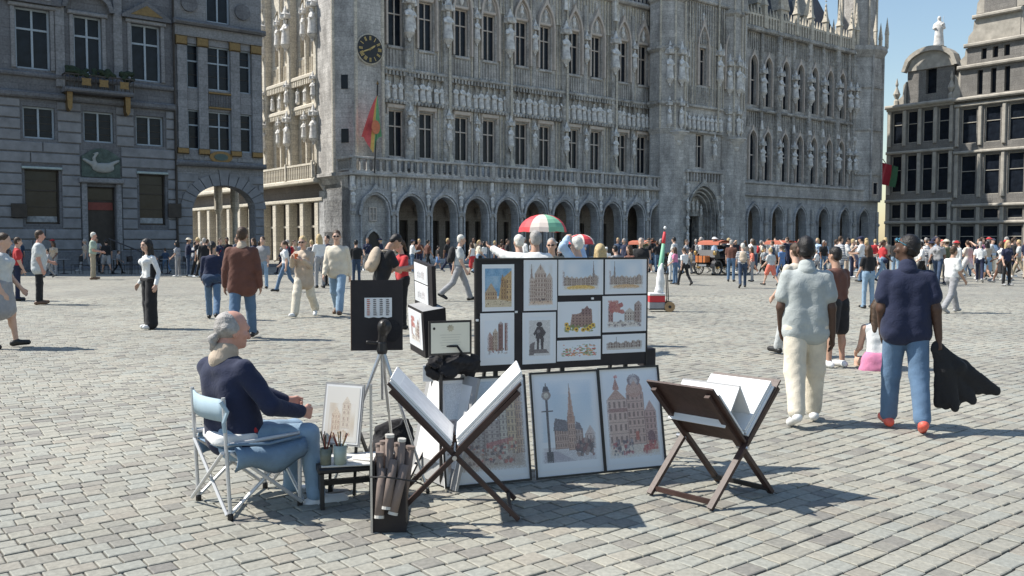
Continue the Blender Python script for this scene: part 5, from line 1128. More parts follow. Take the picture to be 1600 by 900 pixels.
        c.facade(.06, .42, .2, .70, (.72, .56, .48), 4, 4, False); c.rect(.05, .56, .43, .6, (.5, .32, .28)); c.tri((.06, .7), (.42, .7), (.24, .82), (.66, .48, .40)); c.spire(.24, .84, .94, .05, (.6, .36, .3)); c.disc(.25, .95, .035, .02, (.7, .22, .18)); c.facade(.42, .74, .2, .76, (.70, .52, .44), 4, 6, False); c.disc(.58, .80, .15, .09, (.66, .46, .38)); c.disc(.58, .90, .12, .07, (.42, .35, .36)); c.disc(.58, .89, .07, .045, (.68, .62, .6)); c.tri((.42, .76), (.74, .76), (.58, .9), (.68, .50, .42)); c.facade(.74, .96, .2, .55, (.66, .46, .40), 3, 5); c.disc(.84, .27, .07, .07, (.35, .2, .2)); c.rect(.55, .24, .61, .34, (.62, .25, .18))
        c.speck(.1, .1, .48, .26, [(.25, .2, .22), (.5, .45, .46), (.55, .2, .2)], 60, .02); c.quad((.68, .12), (.95, .13), (.95, .19), (.68, .18), (.68, .28, .24)); c.speck(.66, .1, .96, .22, [(.6, .2, .18), (.7, .5, .42)], 30, .018); c.vignette(.03, .05, 1.0, .99)
    elif kind == 'pencil':
        c.a[:] = (.88, .88, .87)
        for k in range(30): x = r.uniform(.15, .85); y = r.uniform(.15, .7); c.rect(x, y, x + r.uniform(.01, .1), y + r.uniform(.01, .12), (.62, .6, .6), .3, .02)
        c.spire(.5, .6, .85, .06, (.8, .78, .76), (.55, .55, .55))
    elif kind == 'wet_painting':
        c.a[:] = (.86, .84, .80); c.wash(.1, .1, .9, .7, (.74, .66, .56), .7, 5); c.facade(.5, .75, .25, .7, (.78, .72, .64), 2, 4, True, (.6, .5, .45)); c.facade(.2, .45, .2, .5, (.80, .72, .62), 3, 3, True, (.65, .52, .45)); c.speck(.15, .05, .8, .2, [(.7, .58, .45), (.75, .65, .55)], 25, .03)
    elif kind == 'thin_sketch':
        c.a[:] = (.88, .88, .88); c.facade(.2, .5, .2, .5, (.80, .79, .79), 3, 2, True, (.5, .5, .52)); c.facade(.55, .8, .2, .6, (.82, .80, .80), 3, 3, True, (.55, .52, .52)); c.speck(.2, .12, .8, .22, [(.5, .5, .5)], 12, .02)
    k = .40 if kind in ('cafe_street', 'lamp_spire', 'guild_row') else .2
    c.a = c.a * (1 - k) + np.array(WHT) * k
    return c
def wput(m, name, mats, root, smooth=False):
    """mesh drawn in world coordinates, stored relative to its thing's base"""
    o = root.matrix_basis.inverted(); m.v = [tuple(o @ Vector(v)) for v in m.v]; return m.build(name, mats, root, smooth)
def flat_axes(ex, ey):
    ex = ex.normalized(); n = ex.cross(ey).normalized(); ey = n.cross(ex).normalized(); return ex, ey, n
def picture_on(root, kind, seed, o, ex, ey, n, w, h, cells):
    c = scene_art(kind, max(8, int(w * cells)), max(8, int(h * cells)), seed); p = link('picture', c.mesh(w, h), root)
    M = Matrix((( ex.x, -n.x, ey.x, 0), (ex.y, -n.y, ey.y, 0), (ex.z, -n.z, ey.z, 0), (0, 0, 0, 1))); M.translation = o
    p.matrix_local = root.matrix_basis.inverted() @ M; return p
def art_print(label, kind, seed, o, ex, ey, n, w, h, border, cells=330, group=None, name='art_print', card=None, thick=.004):
    root = empty(name, o, 0, label, 'print', group)
    m = MB(); m.slab(o + n * thick, ex, ey, n, w, h, thick); wput(m, 'mount', card or MOUNT, root)
    bx, by = border if isinstance(border, tuple) else (border, border)
    picture_on(root, kind, seed, o + n * (thick + .001) + ex * bx + ey * by, ex, ey, n, w - 2 * bx, h - 2 * by, cells); return root
# main display board
B0 = ground(720, 762); B1 = ground(1040, 730); EX = (B1 - B0).normalized(); EX.z = 0; EX.normalize(); EN = EX.cross(Vector((0, 0, 1))).normalized(); EZ = Vector((0, 0, 1))
BP = B0 - EN * .16
def bplane(px, py, off=0.0):
    P = onplane(px, py, BP + EN * off, EN); return (P - BP).dot(EX), P.z
def build_board():
    (u0, zt), (u1, zt2), (_, zb), (_, zb2) = bplane(742, 402), bplane(1012, 404), bplane(742, 584), bplane(1012, 566)
    zt = (zt + zt2) / 2; zb = (zb + zb2) / 2; w = u1 - u0
    root = empty('display_board', (BP + EX * (u0 + w / 2)).to_3d(), 0, 'big black display board carrying ten small watercolour prints', 'display board'); root.location.z = 0
    m = MB(); m.slab(BP + EX * u0 + EZ * zb, EX, EZ, EN, w, zt - zb, .02); wput(m, 'panel', BLK, root)
    for (a, b, nm) in ((u0, u0 + .015, 'edge_strip'), (u1 - .012, u1, 'edge_strip')):
        m = MB(); m.slab(BP + EX * a + EZ * zb + EN * .006, EX, EZ, EN, b - a, zt - zb, .005); wput(m, nm, BLKM, root)
    m = MB(); m.slab(BP + EX * u0 + EZ * (zt - .012) + EN * .007, EX, EZ, EN, w, .014, .006); wput(m, 'top_strip', BLKM, root)
    for f in (.12, .5, .88):
        p = BP + EX * (u0 + w * f) - EN * .035; m = MB(); m.bar(p + EZ * .0, p + EZ * (zt - .05), .03, .02, up=EN); wput(m, 'leg', BLKM, root)
        m = MB(); m.bar(p - EN * .5 + EZ * .012, p - EN * .012 + EZ * (zt - .2), .025, .02, up=EX); wput(m, 'back_strut', BLKM, root)
    for (px, py) in ((806, 487), (925, 466), (745, 500)):
        u, z = bplane(px, py); m = MB(); m.slab(BP + EX * (u - .009) + EZ * (z - .008) + EN * .012, EX, EZ, EN, .018, .014, .01); wput(m, 'clip', PAPER, root)
    P = [((753, 803, 413, 486), 'church', 'print of a tan church under deep blue sky, top left of the display board', (.02, .028)),
         ((818, 870, 405, 485), 'gable_house', 'tall print of an ornate gabled house in fine brown lines, top row', (.012, .018)),
         ((872, 942, 404, 461), 'square_right', 'wide print of a square with yellow flower carpet, spire at right', (.012, .012)),
         ((945, 1010, 404, 459), 'square_left', 'wide print of a square with spire at left, top right corner', (.012, .012)),
         ((750, 803, 489, 570), 'street', 'print of red brown street houses, bottom left of the display board', (.03, .05)),
         ((816, 868, 488, 568), 'statue', 'print of a dark bronze statue on a plinth', (.02, .03)),
         ((871, 938, 471, 526), 'sunflowers', 'print of a brown house above yellow sunflowers', (.018, .012)),
         ((941, 1009, 462, 518), 'trees', 'print of a pale street with reddish trees, middle right', (.018, .016)),
         ((870, 938, 531, 563), 'flower_strip', 'narrow landscape print of red and green flowers', (.016, .014)),
         ((941, 1008, 522, 551), 'skyline_strip', 'narrow landscape print of a grey skyline, bottom right corner', (.012, .012))]
    for k, ((x0, x1, y0, y1), kind, lab, bd) in enumerate(P):
        ym = (y0 + y1) / 2; xm = (x0 + x1) / 2; a = bplane(x0, ym)[0]; b = bplane(x1, ym)[0]; c = bplane(xm, y1)[1]; d = bplane(xm, y0)[1]
        art_print(lab, kind, 11 + k, BP + EX * a + EZ * c + EN * .002, EX, EZ, EN, b - a, d - c, bd, group='prints on the display board')
    # three big framed paintings leaning below
    LEAN = R(11); N2 = (EN * math.cos(LEAN) + EZ * math.sin(LEAN)); Y2 = (EZ * math.cos(LEAN) - EN * math.sin(LEAN)); Bq = B0 + EN * .02
    def q(px, py): P_ = onplane(px, py, Bq, N2); return (P_ - Bq).dot(EX), (P_ - Bq).dot(Y2)
    big = [((690, 826, 590), 'cafe_street', 'large painting of a crowded cafe street, left of the three, partly hidden by the rack', .0),
           ((832, 941, 581), 'lamp_spire', 'large painting of a street lamp and tall brick spire, middle of the three', .0),
           ((940, 1037, 574), 'guild_row', 'large painting of red guild house facades, right of the three', .0)]
    for k, ((xa, xb, yt), kind, lab, lift) in enumerate(big):
        a = q(xa, 670)[0]; b = q(xb, 670)[0]; h = q((xa + xb) / 2, yt)[1]; o = Bq + EX * a + N2 * (.006 * (k % 2)) + Y2 * .008; w = b - a - .004
        root = empty('framed_painting', Bq + EX * (a + w / 2), 0, lab, 'painting', 'large paintings leaning below the board')
        m = MB(); m.slab(o, EX, Y2, N2, w, h, .012); wput(m, 'backing', MOUNT, root); t = .014
        for (oo, ww, hh) in ((o, w, t), (o + Y2 * (h - t), w, t), (o + Y2 * t, t * .8, h - 2 * t), (o + Y2 * t + EX * (w - t * .8), t * .8, h - 2 * t)):
            m = MB(); m.slab(oo + N2 * .012, EX, Y2, N2, ww, hh, .0118); wput(m, 'frame_side', BLKM, root)
        picture_on(root, kind, 31 + k, o + N2 * .0015 + EX * .03 + Y2 * .05, EX, Y2, N2, w - .06, h - .085, 230)
    # drawing portfolio turned to the sun, leaning on the café painting
    A = ground(641, 737); Bb = ground(717, 770); ex = (Bb - A); ex.z = 0; L = ex.length; ex.normalize(); n0 = ex.cross(EZ).normalized(); ln = R(14); nn = n0 * math.cos(ln) + EZ * math.sin(ln); ey = EZ * math.cos(ln) - n0 * math.sin(ln)
    hh = .74; o = A + ey * .004; w = L * .98
    root = art_print('grey portfolio board with a white pencil drawing, leaning behind the crossed rack', 'pencil', 51, o, ex, ey, nn, w, hh, (.07, .16), 240, name='portfolio_board', card=GREYC, thick=.02)
    m = MB(); m.slab(o + nn * .022 + ex * .05 + ey * .13, ex, ey, nn, w - .10, hh - .19, .0015); wput(m, 'drawing_paper', PAPER, root); root['category'] = 'portfolio'
    for ch in root.children:
        if ch.name.startswith('picture'): ch.location += nn * .003
    # certificate on the left arm of the stand
    off = .10; (a, zt_), (b, zb_) = bplane(670, 502, off), bplane(737, 553, off); o = BP + EN * off + EX * a + EZ * zb_
    root = empty('certificate', (o.x, o.y, 0), 0, 'framed cream certificate with round emblem beside the display board', 'certificate'); w = b - a; h = zt_ - zb_
    m = MB(); m.slab(o, EX, EZ, EN, w, h, .012); wput(m, 'frame', BLKM, root)
    m = MB(); m.slab(o + EN * .002 + EX * .014 + EZ * .014, EX, EZ, EN, w - .028, h - .028, .0015); wput(m, 'sheet', mat('cream_parchment', (.68, .66, .55), rough=.6, var=.04, scale=6), root)
    em = mat('faded_emblem_ink', (.40, .36, .26), rough=.7, var=.3, scale=30); tx = mat('faded_text_ink', (.55, .53, .45), rough=.7)
    for (fx, fz, r, mm) in ((.5, .78, .022, em), (.12, .78, .009, BLKM)):
        m = MB(); c = o + EX * (w * fx) + EZ * (h * fz) + EN * .0035; pts = [c + EX * (r * math.cos(R(22.5 * k)) * (1.15 if k % 2 else .85)) + EZ * (r * math.sin(R(22.5 * k)) * (1.15 if k % 2 else .85)) for k in range(16)]; m.face(pts); wput(m, 'emblem', mm, root)
    for k in range(6):
        ww = w * (.5 - .06 * (k % 3)); m = MB(); c = o + EX * (w * .5 - ww / 2) + EZ * (h * (.58 - .075 * k)) + EN * .0035; m.face([c, c + EX * ww, c + EX * ww + EZ * .004, c + EZ * .004]); wput(m, 'text_line', tx, root)
    m = MB(); p = o + EX * (w * .3) - EN * .03; m.bar(Vector((p.x, p.y, 0)), Vector((p.x, p.y, o.z + h * .8)), .02, .02, up=EN); wput(m, 'stand_post', BLKM, root)
    # crumpled black bag hung under the certificate
    s = SDF(); rr = random.Random(3); c0 = BP + EN * .05
    (u, z) = bplane(706, 572, .05); root = empty('shoulder_bag', (c0.x + EX.x * u, c0.y + EX.y * u, 0), 0, 'crumpled black bag hanging under the certificate', 'bag')
    for k in range(16):
        s.el((rr.uniform(-.12, .13), rr.uniform(-.04, .04), z + rr.uniform(-.06, .05)), (rr.uniform(.04, .08), .045, rr.uniform(.03, .06)), k=.02)
    link('bag_body', s.mesh('bag_body', .010, CLOTHB, fold=.012, foldf=55), root)
    m = MB(); m.tube([(-.1, -.05, z + .06), (-.06, -.06, z + .14), (.04, -.06, z + .14), (.1, -.05, z + .05)], .008, 6); m.build('strap', CLOTHB, root)
    m = MB(); m.box(.11, .13, .0, .02, .0, z + .02); m.build('hook_post', BLKM, root)
    # small black box at the right end of the board
    (u, z) = bplane(1017, 560); p = BP + EX * u - EN * .06
    root = empty('speaker_box', (p.x, p.y, 0), math.atan2(EX.y, EX.x), 'small black box standing behind the right end of the board', 'box')
    MB().cbox(-.05, .05, -.05, .05, z - .06, z + .07, .01).build('case', BLK, root); MB().box(-.012, .012, -.012, .012, 0, z - .06).build('post', BLKM, root)
build_board()
def tilted_display():
    base = atY(655, 600, 6.2); root = empty('print_stand', (base.x, base.y, 0), 0, 'black two-part print stand tilted towards the sun, left of the certificate', 'print stand')
    def frame(px, py, Y, ex, ey): o = atY(px, py, Y); ex, ey, n = flat_axes(Vector(ex), Vector(ey)); return o, ex, ey, n
    o, ex, ey, n = frame(650, 470, 6.3, (.12, -.20, -.034), (-.05, .03, .285))
    m = MB(); m.slab(o - ex * .02 - ey * .12, ex, ey, n, .30, .42, .03); wput(m, 'upper_panel', BLK, root)
    w = .215
    art_print('small print of a bare sketch, upper one on the tilted black stand', 'thin_sketch', 61, o + ey * .155 + n * .001, ex, ey, n, w, .13, .012, 300)
    art_print('small print of grey towers, lower one on the tilted black stand', 'thin_sketch', 62, o + ey * .01 + n * .001, ex, ey, n, w, .135, .012, 300)
    o2, ex, ey, n = frame(642, 540, 6.2, (.12, -.20, -.034), (-.055, .03, .27))
    m = MB(); m.slab(o2 - ex * .01 - ey * .03, ex, ey, n, .25, .33, .17); wput(m, 'lower_box', BLK, root)
    m = MB(); m.slab(o2 - ex * .005 + ey * .3005, ex, -n, ey, .24, .16, .001); wput(m, 'box_lid', GREYC, root)
    art_print('print of a street corner on the front of the tilted box', 'trees', 63, o2 + ey * .02 + n * .001, ex, ey, n, .215, .26, (.03, .03), 300)
    p = o2 + ex * .12 - n * .12; m = MB(); m.bar(Vector((p.x, p.y, 0)), Vector((p.x, p.y, p.z + .02)), .035, .035, up=(0, 1, 0)); wput(m, 'post', BLKM, root)
    for a in (0, 120, 240):
        m = MB(); m.bar(Vector((p.x, p.y, .3)), Vector((p.x + .3 * math.cos(R(a)), p.y + .3 * math.sin(R(a)), .01)), .02, .02); wput(m, 'foot', BLKM, root)
    q = atY(668, 575, 5.85); m = MB(); m.box(q.x - .03, q.x + .04, q.y - .01, q.y + .01, q.z - .09, q.z + .02); wput(m, 'folded_paper', PAPER, root)
tilted_display()
def tripod_board():
    Y = 5.75; ctr = atY(597, 548, Y); root = empty('camera_tripod', (ctr.x, ctr.y, 0), 0, 'silver camera tripod holding up the black board', 'tripod')
    apex = Vector((0, 0, ctr.z + .02))
    for a, r in ((200, .34), (-25, .34), (85, .36)):
        f = Vector((r * math.cos(R(a)), r * math.sin(R(a)), .012)); mid = apex.lerp(f, .5)
        MB().tube([apex + (f - apex).normalized() * .03, mid], .013, 8).build('leg', ALU, root); MB().tube([mid, f], .009, 8).build('lower_leg', ALU, root); MB().lathe([(.012, -.012), (.014, 0), (.01, .02)], cx=f.x, cy=f.y, n=8, z=f.z).build('rubber_foot', BLKM, root)
    MB().tube([(0, 0, ctr.z - .32), (0, 0, ctr.z + .04)], .011, 8).build('centre_column', ALU, root)
    MB().lathe([(.03, -.02), (.036, 0), (.03, .05), (.022, .07)], n=10, z=ctr.z).build('collar', BLKM, root)
    s = SDF(); s.rc((0, 0, ctr.z + .07), (.015, -.01, ctr.z + .16), .028, .035, k=.02).el((.02, -.02, ctr.z + .16), (.045, .05, .05), k=.02).rc((.02, -.05, ctr.z + .17), (.03, -.12, ctr.z + .2), .013, .011, k=.01).rc((-.02, 0, ctr.z + .05), (-.09, -.03, ctr.z + .06), .01, .012, k=.01)
    link('tripod_head', s.mesh('tripod_head', .008, BLKM), root)
    # the board, seen from its back
    o = onplane(549, 548, Vector((0, Y + .06, 0)), Vector((0, 1, 0))); ex = Vector((1, .10, .0)).normalized(); ey = Vector((.05, .05, 1)).normalized(); ex, ey, n = flat_axes(ex, ey); 
    root = empty('drawing_board', (o.x + .17, o.y, 0), 0, 'black drawing board on the tripod with a sheet of tear-off strips', 'drawing board')
    m = MB(); m.slab(o, ex, ey, n, .338, .468, .012); wput(m, 'panel', BLK, root)
    m = MB(); m.slab(o - ex * .004, ex, ey, n, .0035, .468, .012); wput(m, 'edge', mat('raw_board_edge', (.35, .2, .12), rough=.8), root)
    so = o + ex * .088 + ey * .222; m = MB(); 
    pts = lambda x, y, z: so + ex * x + ey * y + n * z
    for k in range(6):
        x0, x1 = .18 * k / 6, .18 * (k + 1) / 6; f = lambda x: .004 + .006 * abs(math.sin(x * 40)); m.face([pts(x0, -.006 * (k % 2), f(x0)), pts(x1, -.006 * ((k + 1) % 2), f(x1)), pts(x1, .128, f(x1) * .6), pts(x0, .128, f(x0) * .6)])
    wput(m, 'notice_sheet', PAPER, root)
    for c in range(4):
        for r in range(9):
            m = MB(); a = pts(.016 + c * .042, .012 + r * .0125, .012); m.face([a, a + ex * random.uniform(.014, .026), a + ex * .02 + ey * .006, a + ey * .006]); wput(m, 'print_mark', mat('price_ink', (.12, .10, .10)) if c else mat('price_ink_red', (.5, .15, .10)), root)
    m = MB(); cc = o + ex * .265 + ey * .13 - n * .0; m.raw([cc + n * .004 + ex * (.065 * math.cos(R(15 * k))) + ey * (.075 * math.sin(R(15 * k))) for k in range(24)], [tuple(range(24))]); wput(m, 'mount_disc', CLOTHB, root)
tripod_board()
def browser_rack(label, O, ax, cr, w, dep, h, white_in=True, folder=False, nz=0):
    """crossed-leg print rack: ax = horizontal axis (front to back), cr = horizontal across, O = front-left foot"""
    ax = Vector(ax).normalized(); cr = Vector(cr).normalized(); O = Vector(O); root = empty('print_rack', O + cr * (w / 2) + ax * (dep / 2), 0, label, 'print rack', 'folding print racks'); up = Vector((0, 0, 1))
    X0 = .0; hc = h * .5
    for i in (0, 1):
        b = O + ax * (dep * i + (.0 if i == 0 else 0)); e = ax * .014 * (1 if i == 0 else -1)
        m = MB(); m.bar(b + up * .01, b + cr * w + up * h, .026, .038, up=ax); wput(m, 'leg', BROWNW, root)
        m = MB(); m.bar(b + cr * w + e * 2 + up * .01, b + e * 2 + up * h, .026, .038, up=ax); wput(m, 'leg', BROWNW, root)
        m = MB(); c = b + cr * (w / 2) + up * hc; m.tube([c - ax * .03, c + ax * .05], .014, 8); wput(m, 'pivot_bolt', ALU, root)
    for f in (0.06, .94):
        p = O + cr * (w * f) + up * (h * .06); m = MB(); m.bar(p + ax * .02, p + ax * (dep - .02), .02, .03, up=up); wput(m, 'foot_rail', BROWNW if f < .5 else BLKM, root)
    for sd in (0, 1):                                   # the two trays along the upper arms
        t0 = O + cr * (w * .5) + up * (hc + .02); t1 = O + cr * (w if sd else 0) + up * (h + .03); d = (t1 - t0).normalized(); n = d.cross(ax) if not sd else ax.cross(d); n = n.normalized()
        if n.z < 0: n = -n
        L = (t1 - t0).length; o = t0 - ax * .02 + d * .02
        m = MB(); m.slab(o + n * .012, ax, d, n, dep + .04, L, .014); wput(m, 'tray', BROWNW, root)
        for k in range(3 if sd else 2):
            j = random.uniform(-.01, .01); mm = MB(); mm.slab(o + n * (.026 + .014 * k) + ax * (.02 + j) + d * (.03 + .01 * k), ax, d, n, dep - .01, (L - .03 + (.03 if sd else 0)) * (.80 if folder else 1), .012)
            pr = empty('print_sheet', t0, 0, ('white mounted print on the %s tray of the %s' % ('right' if sd else 'left', nz)) + ('', ', middle of its pile' if sd else ', topmost of its pile', ', topmost of its pile')[k] if k else 'bottom white mounted print on the %s tray of the %s' % ('right' if sd else 'left', nz), 'print', 'mounted prints lying in the racks'); wput(mm, 'card', PAPER, pr)
            if k == (2 if sd else 1) and not folder:
                mm = MB(); mm.slab(o + n * (.0265 + .014 * k) + ax * (.06) + d * (.08), ax, d, n, dep - .1, L - .14, .0004); wput(mm, 'faint_drawing', mat('faint_grey_drawing', (.72, .72, .72), rough=.7, var=.12, scale=14), pr)
    return root
FRK = ground(612, 826)
_o = Vector((-.70, 5.02, 0))
browser_rack('dark crossed-leg rack holding white mounted prints, in front of the big paintings', _o, (-.05, 1, 0), (1, -.02, 0), .74, .47, .76, nz='front rack')
_A = ground(1020, 772); _B = ground(1109, 798); _C = ground(1212, 770); _D = ground(1120, 752)
_ax = (_A - _B + _D - _C); _ax.normalize(); _cr = (_C - _B + _D - _A).normalized()
browser_rack('dark crossed-leg rack holding an open white portfolio, right of the paintings', _B, _ax, _cr, .60, .45, .69, folder=True, nz='right rack')
def right_rack_folder():
    c = (_A + _B + _C + _D) / 4; root = empty('portfolio_folder', c, 0, 'open white portfolio folder standing tent-like in the right rack', 'portfolio')
    up = Vector((0, 0, 1)); p0 = c - _ax * -.20 + up * .40; 
    for sd in (-1, 1):
        top = c + up * .72 - _cr * .04; bot = c + _cr * (.13 * sd - .04) + up * .48; d = (top - bot); L = d.length; d.normalize(); n = (_ax.cross(d)).normalized() * (1 if sd < 0 else -1)
        o = bot - _ax * .21; m = MB(); m.slab(o, _ax, d, n, .42, L, .008); wput(m, 'cover', PAPER, root)
    m = MB(); top = c + up * .722 - _cr * .04; m.tube([top - _ax * .21, top + _ax * .21], .009, 6); wput(m, 'spine', GREYC, root)
    c2 = _B + _ax * .2
right_rack_folder()
def tube_bin():
    b = ground(606, 832); root = empty('tube_bin', b, R(2), 'tall black bin with a metal edge holding cardboard tubes, beside the front rack', 'bin')
    MB().box(-.082, .10, .16, .17, .0, .40).build('back_panel', BLK, root); MB().box(-.082, -.07, .0, .16, .0, .40).build('side_panel', BLK, root); MB().box(-.07, .10, -.0, .012, .0, .30).build('front_panel', BLK, root); MB().box(.09, .10, .012, .16, 0, .28).build('side_panel', BLK, root); MB().box(-.07, .09, .012, .16, .0, .012).build('floor_panel', BLK, root)
    MB().box(-.094, -.082, -.012, .02, .0, .83).build('edge_post', ALU, root)
    cb = mat('kraft_cardboard', (.20, .155, .135), rough=.8, var=.2, scale=8); cap = mat('tube_cap_white', (.52, .50, .46), rough=.5)
    rr = random.Random(5); spots = [(-.045, .04, .0, .40), (.0, .03, .01, .47), (.05, .035, .03, .42), (-.03, .09, .0, .45), (.03, .10, .02, .41), (.068, .09, .05, .36), (-.05, .13, -.01, .43)]
    for k, (x, y, lean, L) in enumerate(spots):
        p = Vector((x, y, .04 + .03 * (k % 3))); q = p + Vector((lean, -.02 + .02 * (k % 2), L)); d = (q - p).normalized()
        lab = ['leftmost', 'tallest front', 'right front', 'rear left', 'rear middle', 'most slanted', 'rearmost'][k] + ' cardboard tube standing in the black bin'
        t = empty('cardboard_tube', b + p, 0, lab, 'tube', 'tubes in the black bin'); r = .021 + .003 * (k % 2)
        m = MB(); m.tube([Vector((0, 0, 0)), q - p], r, 12); m.build('tube', cb, t, True); m = MB(); m.tube([q - p - d * .01, q - p + d * .006], r + .002, 12); m.build('end_cap', cap if k in (1, 2) else cb, t)
    # a second bundle with pale ends lies across the front panel
    for k, (x, z) in enumerate(((-.04, .10), (.0, .15), (.035, .12))):
        lab = ['lowest', 'upper', 'right hand'][k] + ' pale-ended tube slanting out of the bin front'
        t = empty('cardboard_tube', b + Vector((x, -.05, z)), 0, lab, 'tube', 'tubes in the black bin'); d = Vector((.01 + .025 * k, .06, .26)); m = MB(); m.tube([Vector((0, 0, 0)), d], .026, 12); m.build('tube', cb, t, True); m = MB(); m.tube([-d.normalized() * .004, d.normalized() * .012], .0275, 12); m.build('end_cap', cap, t)
    m = MB(); m.tube([(-.09, -.06, .33), (0, -.1, .34), (.16, -.05, .30), (.2, .05, .25)], .005, 6); m.build('cord', BLKM, root)
tube_bin()
def painting_place():
    # low black stool used as a table, with a board and papers on it
    c = (ground(498, 800) + ground(585, 770)) / 2; c.z = 0; rz = R(18); root = empty('folding_stool', c, rz, 'low black plastic folding stool serving as a paint table', 'stool'); 
    bm_ = mat('black_plastic', (.02, .02, .022), rough=.45, var=.2)
    MB().cbox(-.19, .19, -.14, .14, .22, .255, .01).build('seat', bm_, root)
    for sx in (-1, 1):
        m = MB(); m.xzprism([(-.13, 0), (-.08, 0), (-.06, .1), (.06, .1), (.08, 0), (.13, 0), (.115, .22), (-.115, .22)], -.012, .012); link('leg_panel', m.mesh('leg_panel', bm_), root, (sx * .165, 0, 0), (0, 0, R(90)))
    MB().box(-.15, .15, -.02, .02, .12, .15).build('brace', bm_, root)
    bo = empty('palette_board', c + Vector((.05, .02, .257)), rz + R(-6), 'white board strewn with papers lying on the black stool', 'board'); MB().cbox(-.21, .23, -.15, .16, 0, .012, .003).build('board', mat('pale_board', (.6, .6, .58), rough=.6, var=.1), bo)
    for k in range(4):
        a = random.uniform(-.5, .5); link('paper_sheet', MB().box(-.1, .1, -.07, .07, .0, .002).mesh('paper_sheet', mat('stained_paper', (.66, .64, .60), rough=.8, var=.18, scale=9)), bo, (.06 * k - .02, .05 * (k % 2) - .03, .0125 + .003 * k), (0, 0, a))
    tin = mat('enamel_tin', (.42, .5, .45), rough=.3, var=.1); dk = mat('dirty_water_glass', (.18, .2, .16), rough=.2, var=.3)
    for (x, y, r, h, mm, lab) in ((-.14, -.09, .036, .10, dk, 'dark glass jar of brushes, left one on the stool'), (-.055, -.10, .042, .115, tin, 'pale green tin jar of brushes, right one on the stool')):
        p = Matrix.Rotation(rz, 4, 'Z') @ Vector((x, y, 0)); j = empty('brush_jar', c + p + Vector((0, 0, .27)), 0, lab, 'jar', 'brush jars on the stool')
        MB().lathe([(r * .9, 0), (r, h), (r * .92, h), (r * .82, .01)], n=16).build('jar', mm, j, True)
        rr = random.Random(int(x * 100)); 
        for k in range(7):
            a = rr.uniform(0, 6.28); t = Vector((r * 1.1 * math.cos(a), r * 1.1 * math.sin(a), rr.uniform(.16, .21))); b0 = Vector((-t.x * .4, -t.y * .4, .015)); m = MB(); m.tube([b0, t], .0035, 6); m.build('brush_handle', mat('brush_handle_%d' % (k % 3), [(.25, .06, .04), (.05, .05, .05), (.35, .25, .12)][k % 3], rough=.4), j)
    # canvas on a small table easel, facing the painter
    o = atY(503, 690, 5.62); ex = Vector((.30, -.12, 0)).normalized(); ey = Vector((.10, .16, 1)); ex, ey, n = flat_axes(ex, ey)
    w, h = .265, .37
    rt = empty('easel_painting', Vector((o.x + .12, o.y, 0)), 0, 'unfinished pale watercolour on a grey board in front of the painter', 'painting'); m = MB(); m.slab(o - ex * .012 - ey * .012 - n * .002, ex, ey, n, w + .024, h + .024, .012); wput(m, 'board', GREYC, rt)
    m = MB(); m.slab(o + n * .001, ex, ey, n, w, h, .002); wput(m, 'sheet', PAPER, rt); picture_on(rt, 'wet_painting', 71, o + n * .0025 + ex * .012 + ey * .012, ex, ey, n, w - .024, h - .024, 300)
    for f in (.15, .85):
        p = o + ex * (w * f) - n * .02; m = MB(); m.bar(Vector((p.x, p.y, .0)), p + ey * (h * .9), .018, .018, up=(0, 1, 0)); wput(m, 'easel_leg', BLKM, rt)
    p = o + ex * (w * .5) - n * .03 + ey * (h * .8); m = MB(); m.bar(p, Vector((p.x + .15, p.y + .28, .01)), .018, .018); wput(m, 'easel_rear_leg', BLKM, rt)
    # black rucksack on the ground behind
    g = ground(612, 722); rt = empty('rucksack', g, R(10), 'black rucksack slumped on the ground behind the tube bin', 'rucksack'); s = SDF()
    s.el((0, 0, .12), (.17, .13, .13), k=.05).el((.03, .02, .22), (.13, .1, .09), k=.06).el((-.09, -.08, .1), (.07, .06, .08), k=.03).rc((-.1, -.03, .25), (.1, -.02, .3), .03, .03, k=.04)
    link('bag_body', s.mesh('bag_body', .014, CLOTHB, fold=.006, foldf=40), rt); MB().tube([(-.06, -.1, .2), (-.02, -.16, .26), (.06, -.14, .3), (.08, -.05, .32)], .01, 6).build('strap', CLOTHB, rt); m = MB(); m.tube([(-.1, -.12, .05), (.02, -.13, .1)], .008, 6); m.build('zip_pull', ALU, rt)
painting_place()
